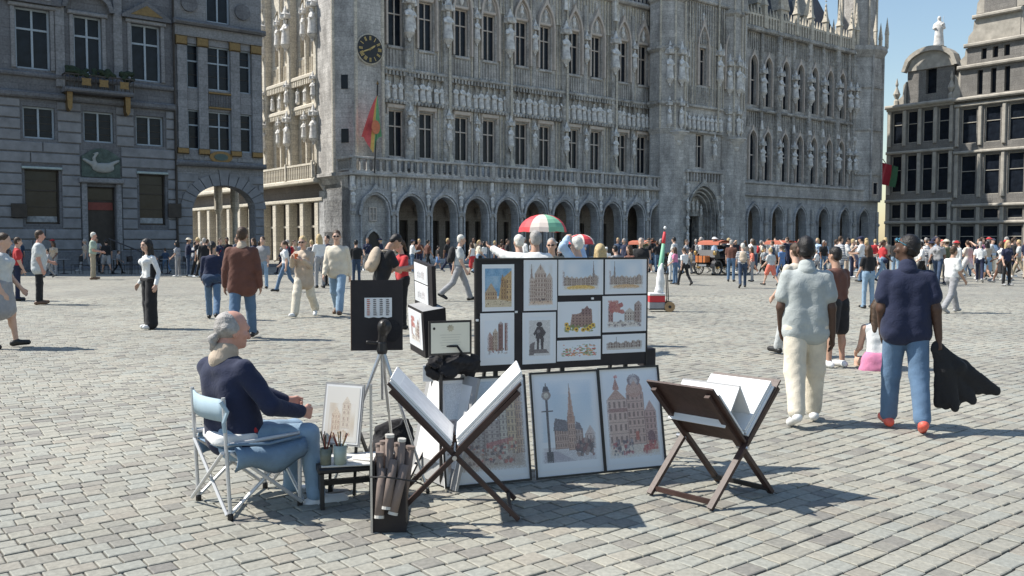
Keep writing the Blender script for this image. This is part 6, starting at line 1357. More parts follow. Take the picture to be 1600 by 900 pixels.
def camp_chair():
    c = ground(389, 786); c.z = 0; rz = R(-32)          # local +x = facing direction (right and away)
    rz = R(40); root = empty('camp_chair', c, rz, 'pale blue folding camp chair with grey tubular legs and side pockets', 'camp chair')
    fb = mat('faded_blue_canvas', (.16, .24, .33), rough=.9, var=.18, scale=9, bump=.25, bscale=60); pale = mat('pale_blue_plastic_cloth', (.36, .47, .54), rough=.7, var=.1, scale=6)
    wht = mat('white_tube', (.6, .6, .6), rough=.35, var=.08, metal=.3)
    hw = .25; sx = .22; sz = .40
    # front is +x
    P = {}
    for i, y in ((0, -hw), (1, hw)):
        MB().tube([(-sx, y, .012), (-sx - .03, y * .98, .72 if i == 0 else .72)], .012, 8).build('rear_post', wht, root)
        MB().tube([(sx, y, .012), (sx + .0, y, .44)], .012, 8).build('front_post', wht, root)
        MB().tube([(-sx, y, .03), (sx, y, .40)], .011, 8).build('side_brace', wht, root); MB().tube([(sx, y + (.022 if i else -.022), .03), (-sx, y + (.022 if i else -.022), .40)], .011, 8).build('side_brace', wht, root)
        MB().tube([(-sx - .01, y, .60 - .16), (sx + .0, y, .45)], .012, 8).build('arm_rail', wht, root)
        for x in (-sx, sx): MB().lathe([(.018, 0), (.018, .03), (.013, .04)], cx=x, cy=y, n=8).build('foot_cap', BLKM, root)
    for x, d in ((-sx, -.02), (sx, .02)):
        MB().tube([(x + d, -hw, .03), (x + d, hw, .40)], .011, 8).build('cross_brace', wht, root); MB().tube([(x + d * 2, hw, .03), (x + d * 2, -hw, .40)], .011, 8).build('cross_brace', wht, root)
    n = 10; m = MB()
    for i in range(n):
        for j in range(n):
            f = lambda a, b: (-sx + 2 * sx * a / n, -hw + 2 * hw * b / n, sz - .05 * math.sin(math.pi * a / n) * math.sin(math.pi * b / n))
            m.face([f(i, j), f(i + 1, j), f(i + 1, j + 1), f(i, j + 1)])
    weld_m = weld(m.mesh('seat', fb, True)); so = link('seat', weld_m, root); md = so.modifiers.new('thick', 'SOLIDIFY'); md.thickness = .008
    m = MB()
    for j in range(8):
        f = lambda b, z: (-sx - .02 - .045 * math.sin(math.pi * b / 8) - .03 * (z - .5), -hw + 2 * hw * b / 8, z)
        for (z0, z1) in ((.575, .64), (.64, .705)): m.face([f(j, z0), f(j + 1, z0), f(j + 1, z1), f(j, z1)])
    bo = link('backrest', weld(m.mesh('backrest', pale, True)), root); md = bo.modifiers.new('thick', 'SOLIDIFY'); md.thickness = .012
    # sagging side pockets and the arm slings
    for i, y in ((0, -hw - .03), (1, hw + .03)):
        m = MB(); k = 9
        for a in range(k):
            def f(t, v): x = -sx + .02 + 2 * sx * t / k; sag = .03 * math.sin(math.pi * t / k); return (x, y + (-.05 if i == 0 else .05) * math.sin(math.pi * v) , .43 - sag * .6 - v * (.15 - .03 * math.sin(2.5 * math.pi * t / k)))
            for v in range(4): m.face([f(a, v / 4), f(a + 1, v / 4), f(a + 1, (v + 1) / 4), f(a, (v + 1) / 4)])
        po = link('side_pocket', weld(m.mesh('side_pocket', fb, True)), root); md = po.modifiers.new('thick', 'SOLIDIFY'); md.thickness = .01
        m = MB(); m.tube([(-sx - .02, y, .45), (0, y - (.02 if i == 0 else -.02), .425), (sx, y, .44)], .008, 8); m.build('piping', fb, root)
    m = MB(); m.tube([(-sx - .05, -hw - .01, .70), (-sx - .02, -hw - .03, .64), (-sx - .04, -hw - .02, .58), (-sx - .03, -hw - .01, .52)], .012, 6); m.build('strap_knot', pale, root)
    return root
CHAIR = camp_chair()
# ------------------------------------------------------------------ people
SKIN = {'light': mat('skin_light', (.56, .36, .27), rough=.55, var=.08, scale=12), 'tan': mat('skin_tan', (.45, .27, .19), rough=.55, var=.08, scale=12), 'dark': mat('skin_dark', (.085, .045, .030), rough=.5, var=.12, scale=12), 'brown': mat('skin_brown', (.20, .105, .07), rough=.5, var=.1, scale=12), 'ruddy': mat('skin_ruddy', (.55, .30, .23), rough=.55, var=.12, scale=14)}
HAIR = {'black': mat('hair_black', (.012, .010, .010), rough=.45, var=.3, scale=30, bump=.4, bscale=120), 'brown': mat('hair_brown', (.06, .035, .02), rough=.5, var=.3, scale=30, bump=.4, bscale=120), 'grey': mat('hair_grey', (.36, .34, .32), rough=.6, var=.3, scale=30, bump=.5, bscale=120), 'white': mat('hair_white', (.66, .63, .57), rough=.6, var=.15, scale=30, bump=.4, bscale=120), 'blond': mat('hair_blond', (.50, .37, .19), rough=.5, var=.25, scale=30, bump=.4, bscale=120)}
CLOTH = {'white': (.74, .74, .73), 'cream': (.66, .60, .49), 'beige': (.48, .39, .30), 'grey': (.30, .30, .31), 'lightgrey': (.50, .52, .52), 'polo': (.40, .43, .42), 'black': (.016, .016, .018), 'navy': (.016, .022, .055), 'jeans': (.10, .17, .27), 'lightjeans': (.24, .35, .47), 'darkjeans': (.035, .06, .11), 'red': (.48, .035, .04), 'pink': (.62, .22, .36), 'brown': (.13, .055, .04), 'green': (.36, .44, .36), 'olive': (.10, .11, .06), 'blue': (.12, .22, .42), 'skyblue': (.42, .55, .72), 'orange': (.70, .20, .05), 'yellow': (.65, .48, .10), 'teal': (.12, .30, .32), 'stripe': (.5, .5, .52), 'khaki': (.38, .32, .23), 'salmon': (.72, .20, .14)}
def cloth(c): return mat('cloth_' + c, CLOTH[c], rough=.88, var=.16, scale=7, bump=.22, bscale=16, bdist=.02, distort=2.5, sheen=.1)
SHOE = {'white': mat('shoe_white', (.75, .75, .74), rough=.5, var=.05), 'black': mat('shoe_black', (.02, .02, .02), rough=.45, var=.1), 'brown': mat('shoe_brown', (.14, .08, .05), rough=.5), 'red': mat('shoe_coral', (.75, .13, .09), rough=.5, var=.2, scale=30), 'grey': mat('shoe_grey', (.35, .35, .35), rough=.5)}
def V3(*a): return np.array(a, float)
def rx(a): c, s = math.cos(a), math.sin(a); return np.array([[1, 0, 0], [0, c, -s], [0, s, c]])
def ry(a): c, s = math.cos(a), math.sin(a); return np.array([[c, 0, s], [0, 1, 0], [-s, 0, c]])
def rzm(a): c, s = math.cos(a), math.sin(a); return np.array([[c, -s, 0], [s, c, 0], [0, 0, 1]])
def ik(a, t, l1, l2, pole):
    d = t - a; L = np.linalg.norm(d); L2 = min(L, (l1 + l2) * .995); d = d / max(L, 1e-6); t = a + d * L2
    x = (l1 * l1 - l2 * l2 + L2 * L2) / (2 * L2); h = math.sqrt(max(0, l1 * l1 - x * x)); p = np.array(pole, float); p = p - d * (p @ d); p /= max(np.linalg.norm(p), 1e-6); return a + d * x + p * h, t
def figure(o):
    """implicit figure facing +y, feet near z=0, about 1.75 m tall when standing. o: options"""
    g = o.get; S = SDF(); hi = g('hi', False); W = g('build', 1.0); sw = g('shoulder', 1.0)
    lean = R(g('lean', 2)); twist = R(g('twist', 0)); fem = g('fem', False)
    pel = V3(0, 0, .93); Rm = rx(-lean); Rt = Rm @ rzm(twist)
    J = {}
    hipw = .088; legs = g('legs', ((6, 4), (-4, 6)))
    lt = ('trousers' if g('bottom', 'trousers') == 'trousers' else 'skin'); lw = g('legwide', 0.0); abd = R(g('abd', 2))
    feet = []
    for sd, (hf, kf) in zip((-1, 1), legs):
        h = pel + V3(sd * hipw, 0, -.02); a = R(hf); b = R(hf - kf); hd = V3(sd * math.sin(abd), math.sin(a) * math.cos(abd), -math.cos(a) * math.cos(abd)); k = h + hd * .43
        fw = V3(sd * math.sin(abd) * .5, math.sin(b), -math.cos(b)); an = k + fw * .41; fp = g('footpitch', None); pit = max(R(-32), min(0, b)) if fp is None else R(fp[0 if sd < 0 else 1])
        toe = V3(sd * .03, math.cos(pit) * .16, math.sin(pit) * .16 - .03); heel = V3(0, -.055 * math.cos(pit), -.05 - .05 * math.sin(pit))
        feet.append((sd, h, k, an, an + toe, an + heel))
    zmin = min(min(f[4][2] - .033, f[5][2] - .035) for f in feet); seat = g('seat', None)
    dz = -zmin if seat is None else seat - pel[2]
    pel = pel + V3(0, 0, dz); feet = [(sd, h + V3(0, 0, dz), k + V3(0, 0, dz), an + V3(0, 0, dz), t + V3(0, 0, dz), e + V3(0, 0, dz)) for sd, h, k, an, t, e in feet]
    U = lambda x, y, z: pel + Rt @ V3(x, y, z)
    st = 'shirt'
    # torso
    hem = g('hem', .06); jr = g('loose', .0)
    for sd in (-1, 1):
        S.rc(U(sd * (.062 if not fem else .055) * W, 0, .06), U(sd * .074 * W * sw, .0, .34), (.098 if fem else .104) * W + jr, (.092 if fem else .106) * W + jr * .8, st, .05)
        S.rc(U(sd * .05, -.012, .425), U(sd * .142 * sw, -.012, .418), .070 + jr * .3, .054 + jr * .3, st, .05)
        if fem: S.el(U(sd * .075, .095, .36), (.065, .06, .065), st, .04)
    S.rc(U(0, .015, .30), U(0, .0, .41), .105 + jr * .6, .085 + jr * .4, st, .05)
    if g('belly'): S.el(U(0, .07, .14), (.14, .11, .14), st, .07)
    if hem < .05:
        for sd in (-1, 1): S.rc(U(sd * .062 * W, 0, .08), U(sd * .072 * W, 0, hem), .104 * W + jr, .112 * W + jr, st, .04)
    # neck and head
    nk = U(0, -.005, .50); hp = R(g('headpitch', 0)); hy = R(g('headyaw', 0)); hr = R(g('headroll', 0)); Hm = Rt @ rzm(hy) @ rx(hp) @ ry(hr)
    hc = nk + Rt @ V3(0, .02 + g('headfwd', 0), .06 - g('neck', 0)) + Hm @ V3(0, .012, .115); H = lambda x, y, z: hc + Hm @ V3(x, y, z)
    S.rc(nk, nk + Rt @ V3(0, .015, .07), .062 if not fem else .052, .056 if not fem else .048, 'skin', .03)
    if g('collar'): S.rc(nk + V3(0, -.01, -.02), nk + V3(0, 0, .022 + g('collarh', 0)), .086 + g('collarw', 0), .074 + g('collarw', 0), g('collar'), .01)
    S.el(H(0, -.012, .025), (.076, .095, .098), 'skin', .02, Hm); S.el(H(0, .022, -.045), (.058, .066, .075), 'skin', .03, Hm)
    S.rc(H(0, .085, .005), H(0, .104, -.032), .011, .016, 'skin', .012)
    for sd in (-1, 1): S.el(H(sd * .078, -.012, -.012), (.012, .022, .034), 'skin', .008, Hm)
    if hi:
        S.rc(H(-.032, .078, .028), H(.032, .078, .028), .014, .014, 'skin', .02); S.el(H(0, .072, -.085), (.028, .022, .02), 'skin', .02, Hm)
        S.rc(H(-.02, .083, -.058), H(.02, .083, -.058), .008, .008, 'lips', .006)
        for sd in (-1, 1): S.el(H(sd * .03, .083, .006), (.013, .009, .008), 'eye', .003, Hm); S.el(H(sd * .045, .06, -.02), (.024, .02, .022), 'skin', .02, Hm)
    ht = g('hair', 'short'); 
    if ht in ('short', 'curly'):
        S.el(H(0, -.022, .045), (.083, .096, .092), 'hair', .008, Hm); S.el(H(0, -.055, -.005), (.074, .058, .075), 'hair', .015, Hm)
    elif ht == 'buzz': S.el(H(0, -.02, .034), (.079, .095, .096), 'hair', .006, Hm); S.el(H(0, -.045, -.01), (.074, .066, .07), 'hair', .01, Hm)
    elif ht == 'long':
        S.el(H(0, -.022, .04), (.086, .10, .095), 'hair', .01, Hm); ln = g('hairlen', .25)
        for sd in (-1, 0, 1): S.rc(H(sd * .05, -.06, .0), H(sd * .06, -.085, -ln), .05, .04, 'hair', .03)
        for sd in (-1, 1): S.rc(H(sd * .072, -.01, .03), H(sd * .08, .0, -ln * .7), .028, .03, 'hair', .02)
    elif ht == 'ponytail':
        S.el(H(0, -.022, .04), (.083, .097, .092), 'hair', .01, Hm); S.rc(H(0, -.11, .03), H(0, -.14, -.14), .035, .022, 'hair', .02)
    elif ht == 'bald_pony':
        S.el(H(0, -.040, .008), (.084, .080, .072), 'hair', .012, Hm); S.el(H(0, -.05, .056), (.076, .066, .056), 'hair', .015, Hm); S.el(H(0, -.02, .02), (.085, .062, .05), 'hair', .012, Hm); S.el(H(0, -.03, .03), (.084, .06, .05), 'hair', .012, Hm); S.rc(H(-.072, -.02, .0), H(-.06, -.07, .01), .022, .03, 'hair', .015); S.rc(H(.072, -.02, .0), H(.06, -.07, .01), .022, .03, 'hair', .015)
        S.el(H(0, -.118, -.055), (.030, .026, .026), 'hair', .012, Hm); S.rc(H(0, -.122, -.07), H(-.01, -.105, -.13), .030, .020, 'hair', .012)
    if g('hat'):
        S.el(H(0, -.015, .062), (.09, .108, .07), 'hat', .008, Hm)
        if g('hat') == 'cap': S.rc(H(-.03, .09, .055), H(.03, .09, .055), .03, .03, 'hat', .02); S.rc(H(0, .08, .06), H(0, .15, .045), .035, .03, 'hat', .01)
        if g('hat') == 'brim': S.el(H(0, 0, .05), (.16, .17, .018), 'hat', .01, Hm)
    if g('shades'):
        for sd in (-1, 1): S.el(H(sd * .032, .094, .008), (.026, .012, .018), 'shades', .004, Hm); S.rc(H(sd * .06, .085, .012), H(sd * .08, -.01, .008), .006, .006, 'shades', .003)
    # arms
    arms = g('arms', ((8, 6, 15), (8, 6, 15))); sl = g('sleeve', 'short'); al = .285; fl = .255
    hand_pts = []
    for i, (sd, ar) in enumerate(zip((-1, 1), arms)):
        sh = U(sd * .170 * sw, -.015, .420)
        if isinstance(ar, dict):
            t = np.array(ar['to'], float); t = pel + t if ar.get('rel', True) else t
            el_, wr = ik(sh, t, al, fl, ar.get('pole', (sd * .6, -.4, -.7)))
        else:
            fx, ab, eb = [R(v) for v in ar[:3]]; inn = R(ar[3]) if len(ar) > 3 else 0
            d1 = Rt @ V3(sd * math.sin(ab), math.sin(fx) * math.cos(ab), -math.cos(fx) * math.cos(ab)); el_ = sh + d1 * al
            f2 = fx + eb; d2 = Rt @ V3(sd * math.sin(ab * .5 - inn), math.sin(f2) * math.cos(ab * .5 - inn), -math.cos(f2) * math.cos(ab * .5 - inn)); wr = el_ + d2 * fl
        ua = (.046 if fem else .055) * (.5 + .5 * W); sk = 'skin'
        if sl == 'long': S.rc(sh, el_, ua + .003 + jr * .5, ua - .006 + jr * .6, 'shirt', .018); S.rc(el_, wr + (el_ - wr) * .04, ua - .006 + jr * .6, .036 + jr * .5, 'shirt', .015); S.rc(el_, wr, .04, .03, 'skin', .01)
        elif sl == 'short': S.rc(sh, sh + (el_ - sh) * .62, ua + .004 + jr * .5, ua + .010 + jr * .7, 'shirt', .016); S.rc(sh, el_, ua, ua * .78, 'skin', .01); S.rc(el_, wr, ua * .80, .030, 'skin', .02)
        else: S.rc(sh, el_, ua + .002, ua * .78, 'skin', .03); S.rc(el_, wr, ua * .80, .028, 'skin', .02)
        d = (wr - el_) / max(np.linalg.norm(wr - el_), 1e-6); hd = g('handdir', (None, None))[i]; hdv = d if hd is None else np.array(hd, float) / np.linalg.norm(hd)
        side = np.cross(hdv, V3(0, 1, 0) if abs(hdv[1]) < .8 else V3(0, 0, 1)); side /= np.linalg.norm(side); nrm = np.cross(side, hdv)
        cu = g('curl', .35); palm = wr + hdv * .085
        for q in (-1, 0, 1): S.rc(wr + hdv * .02 + nrm * q * .012, palm + nrm * q * .026, .018, .016, 'skin', .015)
        inw = side * (-sd if side[0] * sd > 0 else sd); inw = inw if (inw[0] * sd) < 0 else -inw
        for q, ln in zip((-1.5, -.5, .5, 1.5), (.068, .08, .075, .058)):
            b0 = palm + nrm * q * .017; m1 = b0 + hdv * ln * .5 * math.cos(cu) + inw * ln * .5 * math.sin(cu); m2 = m1 + hdv * ln * .5 * math.cos(cu * 2.4) + inw * ln * .5 * math.sin(cu * 2.4)
            S.rc(b0, m1, .0095, .009, 'skin', .004); S.rc(m1, m2, .009, .0075, 'skin', .004)
        tb = wr + hdv * .03 - nrm * .03 if nrm[1] < 0 else wr + hdv * .03 + nrm * .03
        tn = nrm if nrm[1] >= 0 else -nrm
        S.rc(wr + hdv * .03 + tn * .02, wr + hdv * .065 + tn * .045 + inw * .01, .014, .011, 'skin', .01); S.rc(wr + hdv * .065 + tn * .045 + inw * .01, wr + hdv * .1 + tn * .048 + inw * .02, .0105, .008, 'skin', .005)
        hand_pts.append(palm + inw * .02)
    # pelvis and legs
    bt = g('bottom', 'trousers'); ptag = 'trousers'
    for sd in (-1, 1): S.rc(pel + V3(sd * .075 * W, -.012, .02), pel + V3(sd * .085 * W, -.015, -.05), .098 * W + (.010 if fem else 0), .098 * W + lw * .3, ptag, .04)
    for (sd, h, k, an, toe, heel) in feet:
        r1, r2, r3 = .086 * W, .062 * W, .046
        if bt == 'trousers':
            S.rc(h, k, r1 + lw * .6, r2 + lw, ptag, .025); S.rc(k, an + (k - an) * .06, r2 + lw - .002, r3 + lw * g('flare', 1.0) + .012, ptag, .03)
        else:
            S.rc(h, k, r1 * .92, r2 * .82, 'skin', .02); S.rc(k, an, r2 * .84, .036, 'skin', .03); S.el(k + (an - k) * .3 - V3(0, .02, 0), (.045, .05, .09), 'skin', .03)
            if bt == 'shorts': S.rc(h, h + (k - h) * .82, r1 + .02 + lw, r1 + .006 + lw, ptag, .03)
            elif bt == 'skirt': S.rc(h + V3(0, 0, .03), h + V3(sd * .03, 0, -g('skirt', .36)), .112 * W, .125 * W + lw, ptag, .06)
        S.rc(heel + V3(0, 0, .008), toe, .040, .036, 'shoe', .03); S.rc(an, heel + V3(0, .02, .01), .042, .042, 'shoe', .02); S.rc(an + V3(0, .02, -.02), toe, .04, .033, 'shoe', .02)
    if bt == 'skirt': S.rc(pel + V3(0, 0, 0), pel + V3(0, 0, -g('skirt', .36) + .02), .13 * W, .15 * W + lw, ptag, .05)
    # extras
    if g('pack'):
        S.el(U(0, -.2, .27), (.145, .095, .22), 'pack', .03, Rt); S.el(U(0, -.27, .16), (.11, .05, .1), 'pack', .02, Rt)
        for sd in (-1, 1): S.rc(U(sd * .1, -.13, .44), U(sd * .11, .06, .48), .02, .02, 'pack', .01); S.rc(U(sd * .11, .06, .48), U(sd * .11, .12, .33), .02, .018, 'pack', .01)
    if g('bag'):
        sd = g('bag'); S.rc(U(-sd * .08, .13, .46), U(sd * .2, .09, .06), .012, .012, 'pack', .005); S.el(U(sd * .24, .0, -.06), (.05, .11, .1), 'pack', .02)
    for p in g('extra', []): S.rc(*[np.array(pel + V3(*p[i]) if True else 0) for i in (0, 1)], p[2], p[3], p[4], p[5] if len(p) > 5 else .02)
    J.update(pel=pel, hc=hc, hands=hand_pts, Hm=Hm, Rt=Rt, feet=feet)
    return S, J
LIPS = mat('lip_skin', (.35, .14, .12), rough=.45); EYE = mat('dark_eye', (.03, .025, .025), rough=.2); SHADES = mat('sunglass_lens', (.01, .01, .012), rough=.12)
PEOPLE = []
def stripe_cloth():
    m = mat('cloth_stripe', CLOTH['stripe'], rough=.88); nt = m.node_tree; w = nt.nodes.new('ShaderNodeTexWave'); w.bands_direction = 'Z'; w.inputs['Scale'].default_value = 5; w.inputs['Distortion'].default_value = .6
    tc = nt.nodes.new('ShaderNodeTexCoord'); nt.links.new(tc.outputs['Object'], w.inputs['Vector']); r = nt.nodes.new('ShaderNodeValToRGB'); r.color_ramp.interpolation = 'CONSTANT'; r.color_ramp.elements[0].color = (.62, .62, .60, 1); r.color_ramp.elements[1].color = (.05, .07, .14, 1); r.color_ramp.elements[1].position = .55
    nt.links.new(w.outputs['Fac'], r.inputs['Fac']); nt.links.new(r.outputs['Color'], nt.nodes['Principled BSDF'].inputs['Base Color'])
stripe_cloth()
def mats_of(c):
    d = dict(skin=SKIN[c.get('skin', 'light')], shirt=cloth(c.get('top', 'white')), trousers=cloth(c.get('low', 'jeans')), shoe=SHOE[c.get('shoes', 'black')], hair=HAIR[c.get('haircol', 'brown')], hat=cloth(c.get('hatcol', 'white')), pack=cloth(c.get('packcol', 'black')), shades=SHADES, lips=LIPS, eye=EYE, collar=cloth(c.get('collarcol', 'cream')), extra=cloth(c.get('extracol', 'orange')))
    return d
def place(root, px, py, yaw): 
    p = ground(px, py); root.location = (p.x, p.y, 0); root.rotation_euler = (0, 0, yaw)
def height_for(px, yf, yh):
    p = ground(px, yf); q = atY(px, yh, p.y); return q.z
TAGNAMES = dict(shirt='shirt', trousers='trousers', shoe='shoe', hair='hair', hat='hat', pack='backpack', shades='sunglasses', extra='held_item', collar='collar')
def person_parts(label, opt, col, px, yf, yh, face, h=.011, names={}, group=None, pos=None, scale=None, fold=.0035):
    """nearer figure: one continuous body with clothing, hair and shoes as its children"""
    S, J = figure(opt); M = mats_of(col); root = empty('person', (0, 0, 0), 0, label, 'person', group)
    top = J['hc'][2] + (.125 if opt.get('hair') != 'bald_pony' else .122)
    sc = scale or (height_for(px, yf, yh) / top)
    if pos is None: place(root, px, yf, R(face))
    else: root.location = pos; root.rotation_euler = (0, 0, R(face))
    root.scale = (sc, sc, sc)
    tags = set(p[5] for p in S.p); worn = [t for t in ('shirt', 'trousers', 'shoe', 'hair', 'hat', 'pack', 'shades', 'extra', 'collar') if t in tags]
    body_tags = [t for t in tags if t in ('skin', 'shirt', 'trousers', 'shoe', 'lips', 'eye')]
    link('body', S.mesh('body', h, dict(skin=M['skin'], lips=M['lips'], eye=M['eye']), body_tags, shrink=dict(shirt=.016, trousers=.016, shoe=.014)), root)
    for t in worn:
        if t == 'shoe':
            for k in (0, 1):
                S2 = SDF(); ps = [p for p in S.p if p[5] == 'shoe']; n = len(ps) // 2; S2.p = ps[k * n:(k + 1) * n]; link('shoe', S2.mesh('shoe', h, M['shoe'], None), root)
            continue
        f = fold if t in ('shirt', 'trousers') else (.003 if t in ('hair', 'pack') else 0); hh = h if t not in ('shades',) else min(h, .007)
        link(names.get(t, TAGNAMES[t]), S.mesh(names.get(t, TAGNAMES[t]), hh, M[t], [t], fold=f, foldf=(24 if t != 'hair' else 70)), root)
    root['j'] = 0; del root['j']
    return root, J, sc
_pm = {}
def person_far(label, key, opt, col, px, yf, yh, face, h=.024, group=None, Y=None):
    """distant figure: one mesh, colours by region; poses are shared, clothes are not"""
    if key not in _pm:
        S, J = figure(opt); slots = ['skin', 'shirt', 'trousers', 'shoe', 'hair', 'hat', 'pack', 'shades', 'collar', 'extra']; d = mats_of({}); me = S.mesh('person', h, {k: d[k] for k in slots}, fold=.004, foldf=24); _pm[key] = (me, J['hc'][2] + .125, slots)
    me, top, slots = _pm[key]; o = link('person', me); M = mats_of(col)
    for i, k in enumerate(slots): o.material_slots[i].link = 'OBJECT'; o.material_slots[i].material = M[k]
    place(o, px, yf, R(face)); sc = height_for(px, yf, yh) / top; o.scale = (sc, sc, sc); tag(o, label, 'person', group); return o
WALK = ((24, 8), (-16, 22)); WALK2 = ((-14, 24), (22, 6)); STAND = ((3, 3), (-1, 2))
# ------------------------------------------------------------------ the cast, nearest first
def cast_near():
    # painter in the camp chair (facing right and away)
    cpos = CHAIR.location; ang = 30.0; fwd = Vector((math.cos(R(ang)), math.sin(R(ang)), 0))
    opt = dict(hi=True, seat=.46, lean=-5, legs=((86, 88), (90, 84)), abd=9, arms=({'to': (-.10, .40, .14), 'pole': (-.8, -.4, -.6)}, {'to': (.15, .38, .13), 'pole': (.9, -.35, -.6)}), sleeve='long', hair='bald_pony', headyaw=-18, headpitch=-14, loose=.014, build=1.06, curl=.8, collar='collar', hem=-.02, legwide=.002, footpitch=(0, 0), collarh=-.004, collarw=.006, neck=.022, headfwd=.012, twist=26)
    pos = cpos + fwd * -.10 + Vector((.02, 0, 0)); pos.z = 0
    r, J, sc = person_parts('seated painter with grey ponytail in navy fleece and jeans, in the camp chair', opt, dict(skin='ruddy', top='navy', low='lightjeans', shoes='white', haircol='grey', collarcol='beige'), 0, 0, 0, ang - 90, h=.0068, names={'shirt': 'fleece_jacket', 'trousers': 'jeans'}, pos=pos, scale=.97)
    p = J['pel']; s = SDF(); Q = lambda x, y, z: p + J['Rt'] @ V3(x, y, z); s.rc(Q(.158, .0, .03), Q(.165, .01, .15), .05, .02, k=.03); link('red_side_panel', s.mesh('red_side_panel', .01, cloth('red')), r)
    s = SDF(); s.rc(p + V3(-.12, -.06, -.01), p + V3(.12, -.06, -.01), .108, .108, k=.03).rc(p + V3(-.12, .03, -.02), p + V3(.12, .03, -.02), .10, .10, k=.03); link('shirt_tail', s.mesh('shirt_tail', .012, cloth('white'), clip=[((0, 0, p[2] + .035), (0, 0, 1)), ((0, 0, p[2] - .03), (0, 0, -1))]), r)
    # man in grey shirt and cream trousers
    opt = dict(hi=True, legs=((-10, 16), (12, 4)), arms=((2, 10, 30, 10), (-6, 9, 12)), hair='buzz', headyaw=8, headpitch=-4, collar='collar', loose=.016, build=1.08, sleeve='short', hem=-.08, legwide=.030, flare=.55, lean=1)
    person_parts('man in pale grey polo shirt and cream trousers walking away, white shoes', opt, dict(skin='dark', top='polo', low='cream', shoes='white', haircol='black', collarcol='polo'), 1256, 662, 369, -8, h=.0095, names={'shirt': 'polo_shirt'}, fold=.0022)
    # man in navy shirt and jeans, head turned left, sunglasses pushed up
    opt = dict(hi=True, legs=((10, 4), (-9, 14)), arms=((-2, 8, 28, 10), (-8, 12, 6)), hair='buzz', headyaw=58, headpitch=4, collar='collar', loose=.015, build=1.1, sleeve='short', hem=-.06, legwide=.014, lean=0, curl=.9)
    r, J, sc = person_parts('man in navy polo shirt and blue jeans walking away, coral red shoes', opt, dict(skin='dark', top='navy', low='jeans', shoes='red', haircol='black', collarcol='navy'), 1412, 672, 366, -14, h=.0095, names={'shirt': 'polo_shirt', 'trousers': 'jeans'}, fold=.002)
    H = lambda x, y, z: J['hc'] + J['Hm'] @ V3(x, y, z); s = SDF()
    for sd in (-1, 1): s.el(H(sd * .032, .082, .07), (.027, .013, .02), k=.004, rot=J['Hm']); s.rc(H(sd * .06, .07, .07), H(sd * .08, -.02, .03), .005, .005, k=.003)
    link('sunglasses', s.mesh('sunglasses', .006, mat('mirror_blue_lens', (.12, .35, .45), rough=.1, metal=.6)), r)
    # black jacket dangling from his right hand, blown out to the right
    hw = Matrix.Translation(r.location) @ Matrix.Rotation(r.rotation_euler.z, 4, 'Z') @ Matrix.Scale(sc, 4) @ Vector(J['hands'][1])
    jk = empty('jacket', (hw.x, hw.y, 0), 0, 'black jacket swinging from the hand of the man in navy', 'jacket'); s = SDF(); z = hw.z
    s.rc((0, 0, z + .03), (.03, 0, z - .06), .032, .05, k=.04)
    for i in range(10):
        t = i / 9; end = (.03 + .40 * t + .03 * math.sin(i * 2.1), .03 * math.cos(i * 2.6), z - .47 + .15 * t * t + .035 * math.sin(i * 1.9)); mid = (.03 + .2 * t, .05 * math.sin(i * 2.4), z - .18 + .02 * t)
        s.rc((0, 0, z), mid, .035, .050, k=.03).rc(mid, end, .050, .042, k=.028)
    s.rc((.28, -.03, z - .2), (.50, -.02, z - .36), .045, .04, k=.03).rc((.1, -.05, z - .2), (.15, -.05, z - .5), .042, .038, k=.02)
    me = s.mesh('jacket_cloth', .011, cloth('black'), fold=.003, foldf=40); jo = link('jacket_cloth', me, jk); jo.scale = (1, .55, 1)
    # girl in pink sitting on the ground between the two men, others half hidden behind them
    opt = dict(seat=.12, lean=6, legs=((85, 95), (82, 90)), abd=14, arms=((25, 8, 50), (20, 8, 60)), hair='long', hairlen=.3, fem=True, sleeve='none', bottom='skirt', skirt=.1, footpitch=(0, 0), build=.95)
    person_parts('woman in white top and pink skirt sitting on the paving, seen from behind', opt, dict(skin='light', top='white', low='pink', haircol='brown', shoes='white'), 1372, 578, 470, -15, h=.016, names={'trousers': 'skirt'}, scale=.98)
    opt = dict(legs=STAND, bottom='shorts', legwide=.02, arms=((10, 6, 50), (5, 6, 20)), hair='short', loose=.01)
    person_parts('person in dark brown top and black shorts half hidden behind the man in grey', opt, dict(skin='tan', top='brown', low='black', shoes='white', haircol='black'), 1305, 574, 386, 30, h=.015, names={'trousers': 'shorts'})
    opt = dict(legs=WALK, arms=((20, 6, 30), (-15, 6, 20)), hair='short', loose=.01, legwide=.01)
    person_parts('person in pale clothes with green trainers almost hidden behind the man in grey', opt, dict(skin='light', top='cream', low='lightgrey', shoes='black', haircol='brown'), 1243, 556, 380, 20, h=.015)
    # brown jacket couple
    opt = dict(legs=((-12, 16), (14, 4)), arms=((-2, 12, 14), (-4, 12, 14)), sleeve='long', hair='short', loose=.03, build=1.1, hem=-.13, legwide=.012, headyaw=6, shoulder=1.06, collar='collar')
    person_parts('man in brown jacket and jeans walking away towards the arcade', opt, dict(skin='tan', top='brown', low='jeans', shoes='black', haircol='brown', collarcol='beige'), 380, 530, 355, 6, h=.013, names={'shirt': 'jacket', 'trousers': 'jeans', 'collar': 'shearling_collar'})
    opt = dict(legs=WALK, arms=((10, 8, 40), (8, 8, 20)), sleeve='long', hair='ponytail', fem=True, loose=.02, hem=-.06, legwide=.01)
    r, J, sc = person_parts('person in dark navy jacket and jeans beside the man in brown', opt, dict(skin='light', top='navy', low='jeans', shoes='black', haircol='black'), 333, 500, 377, 12, h=.014, names={'shirt': 'jacket', 'trousers': 'jeans'})
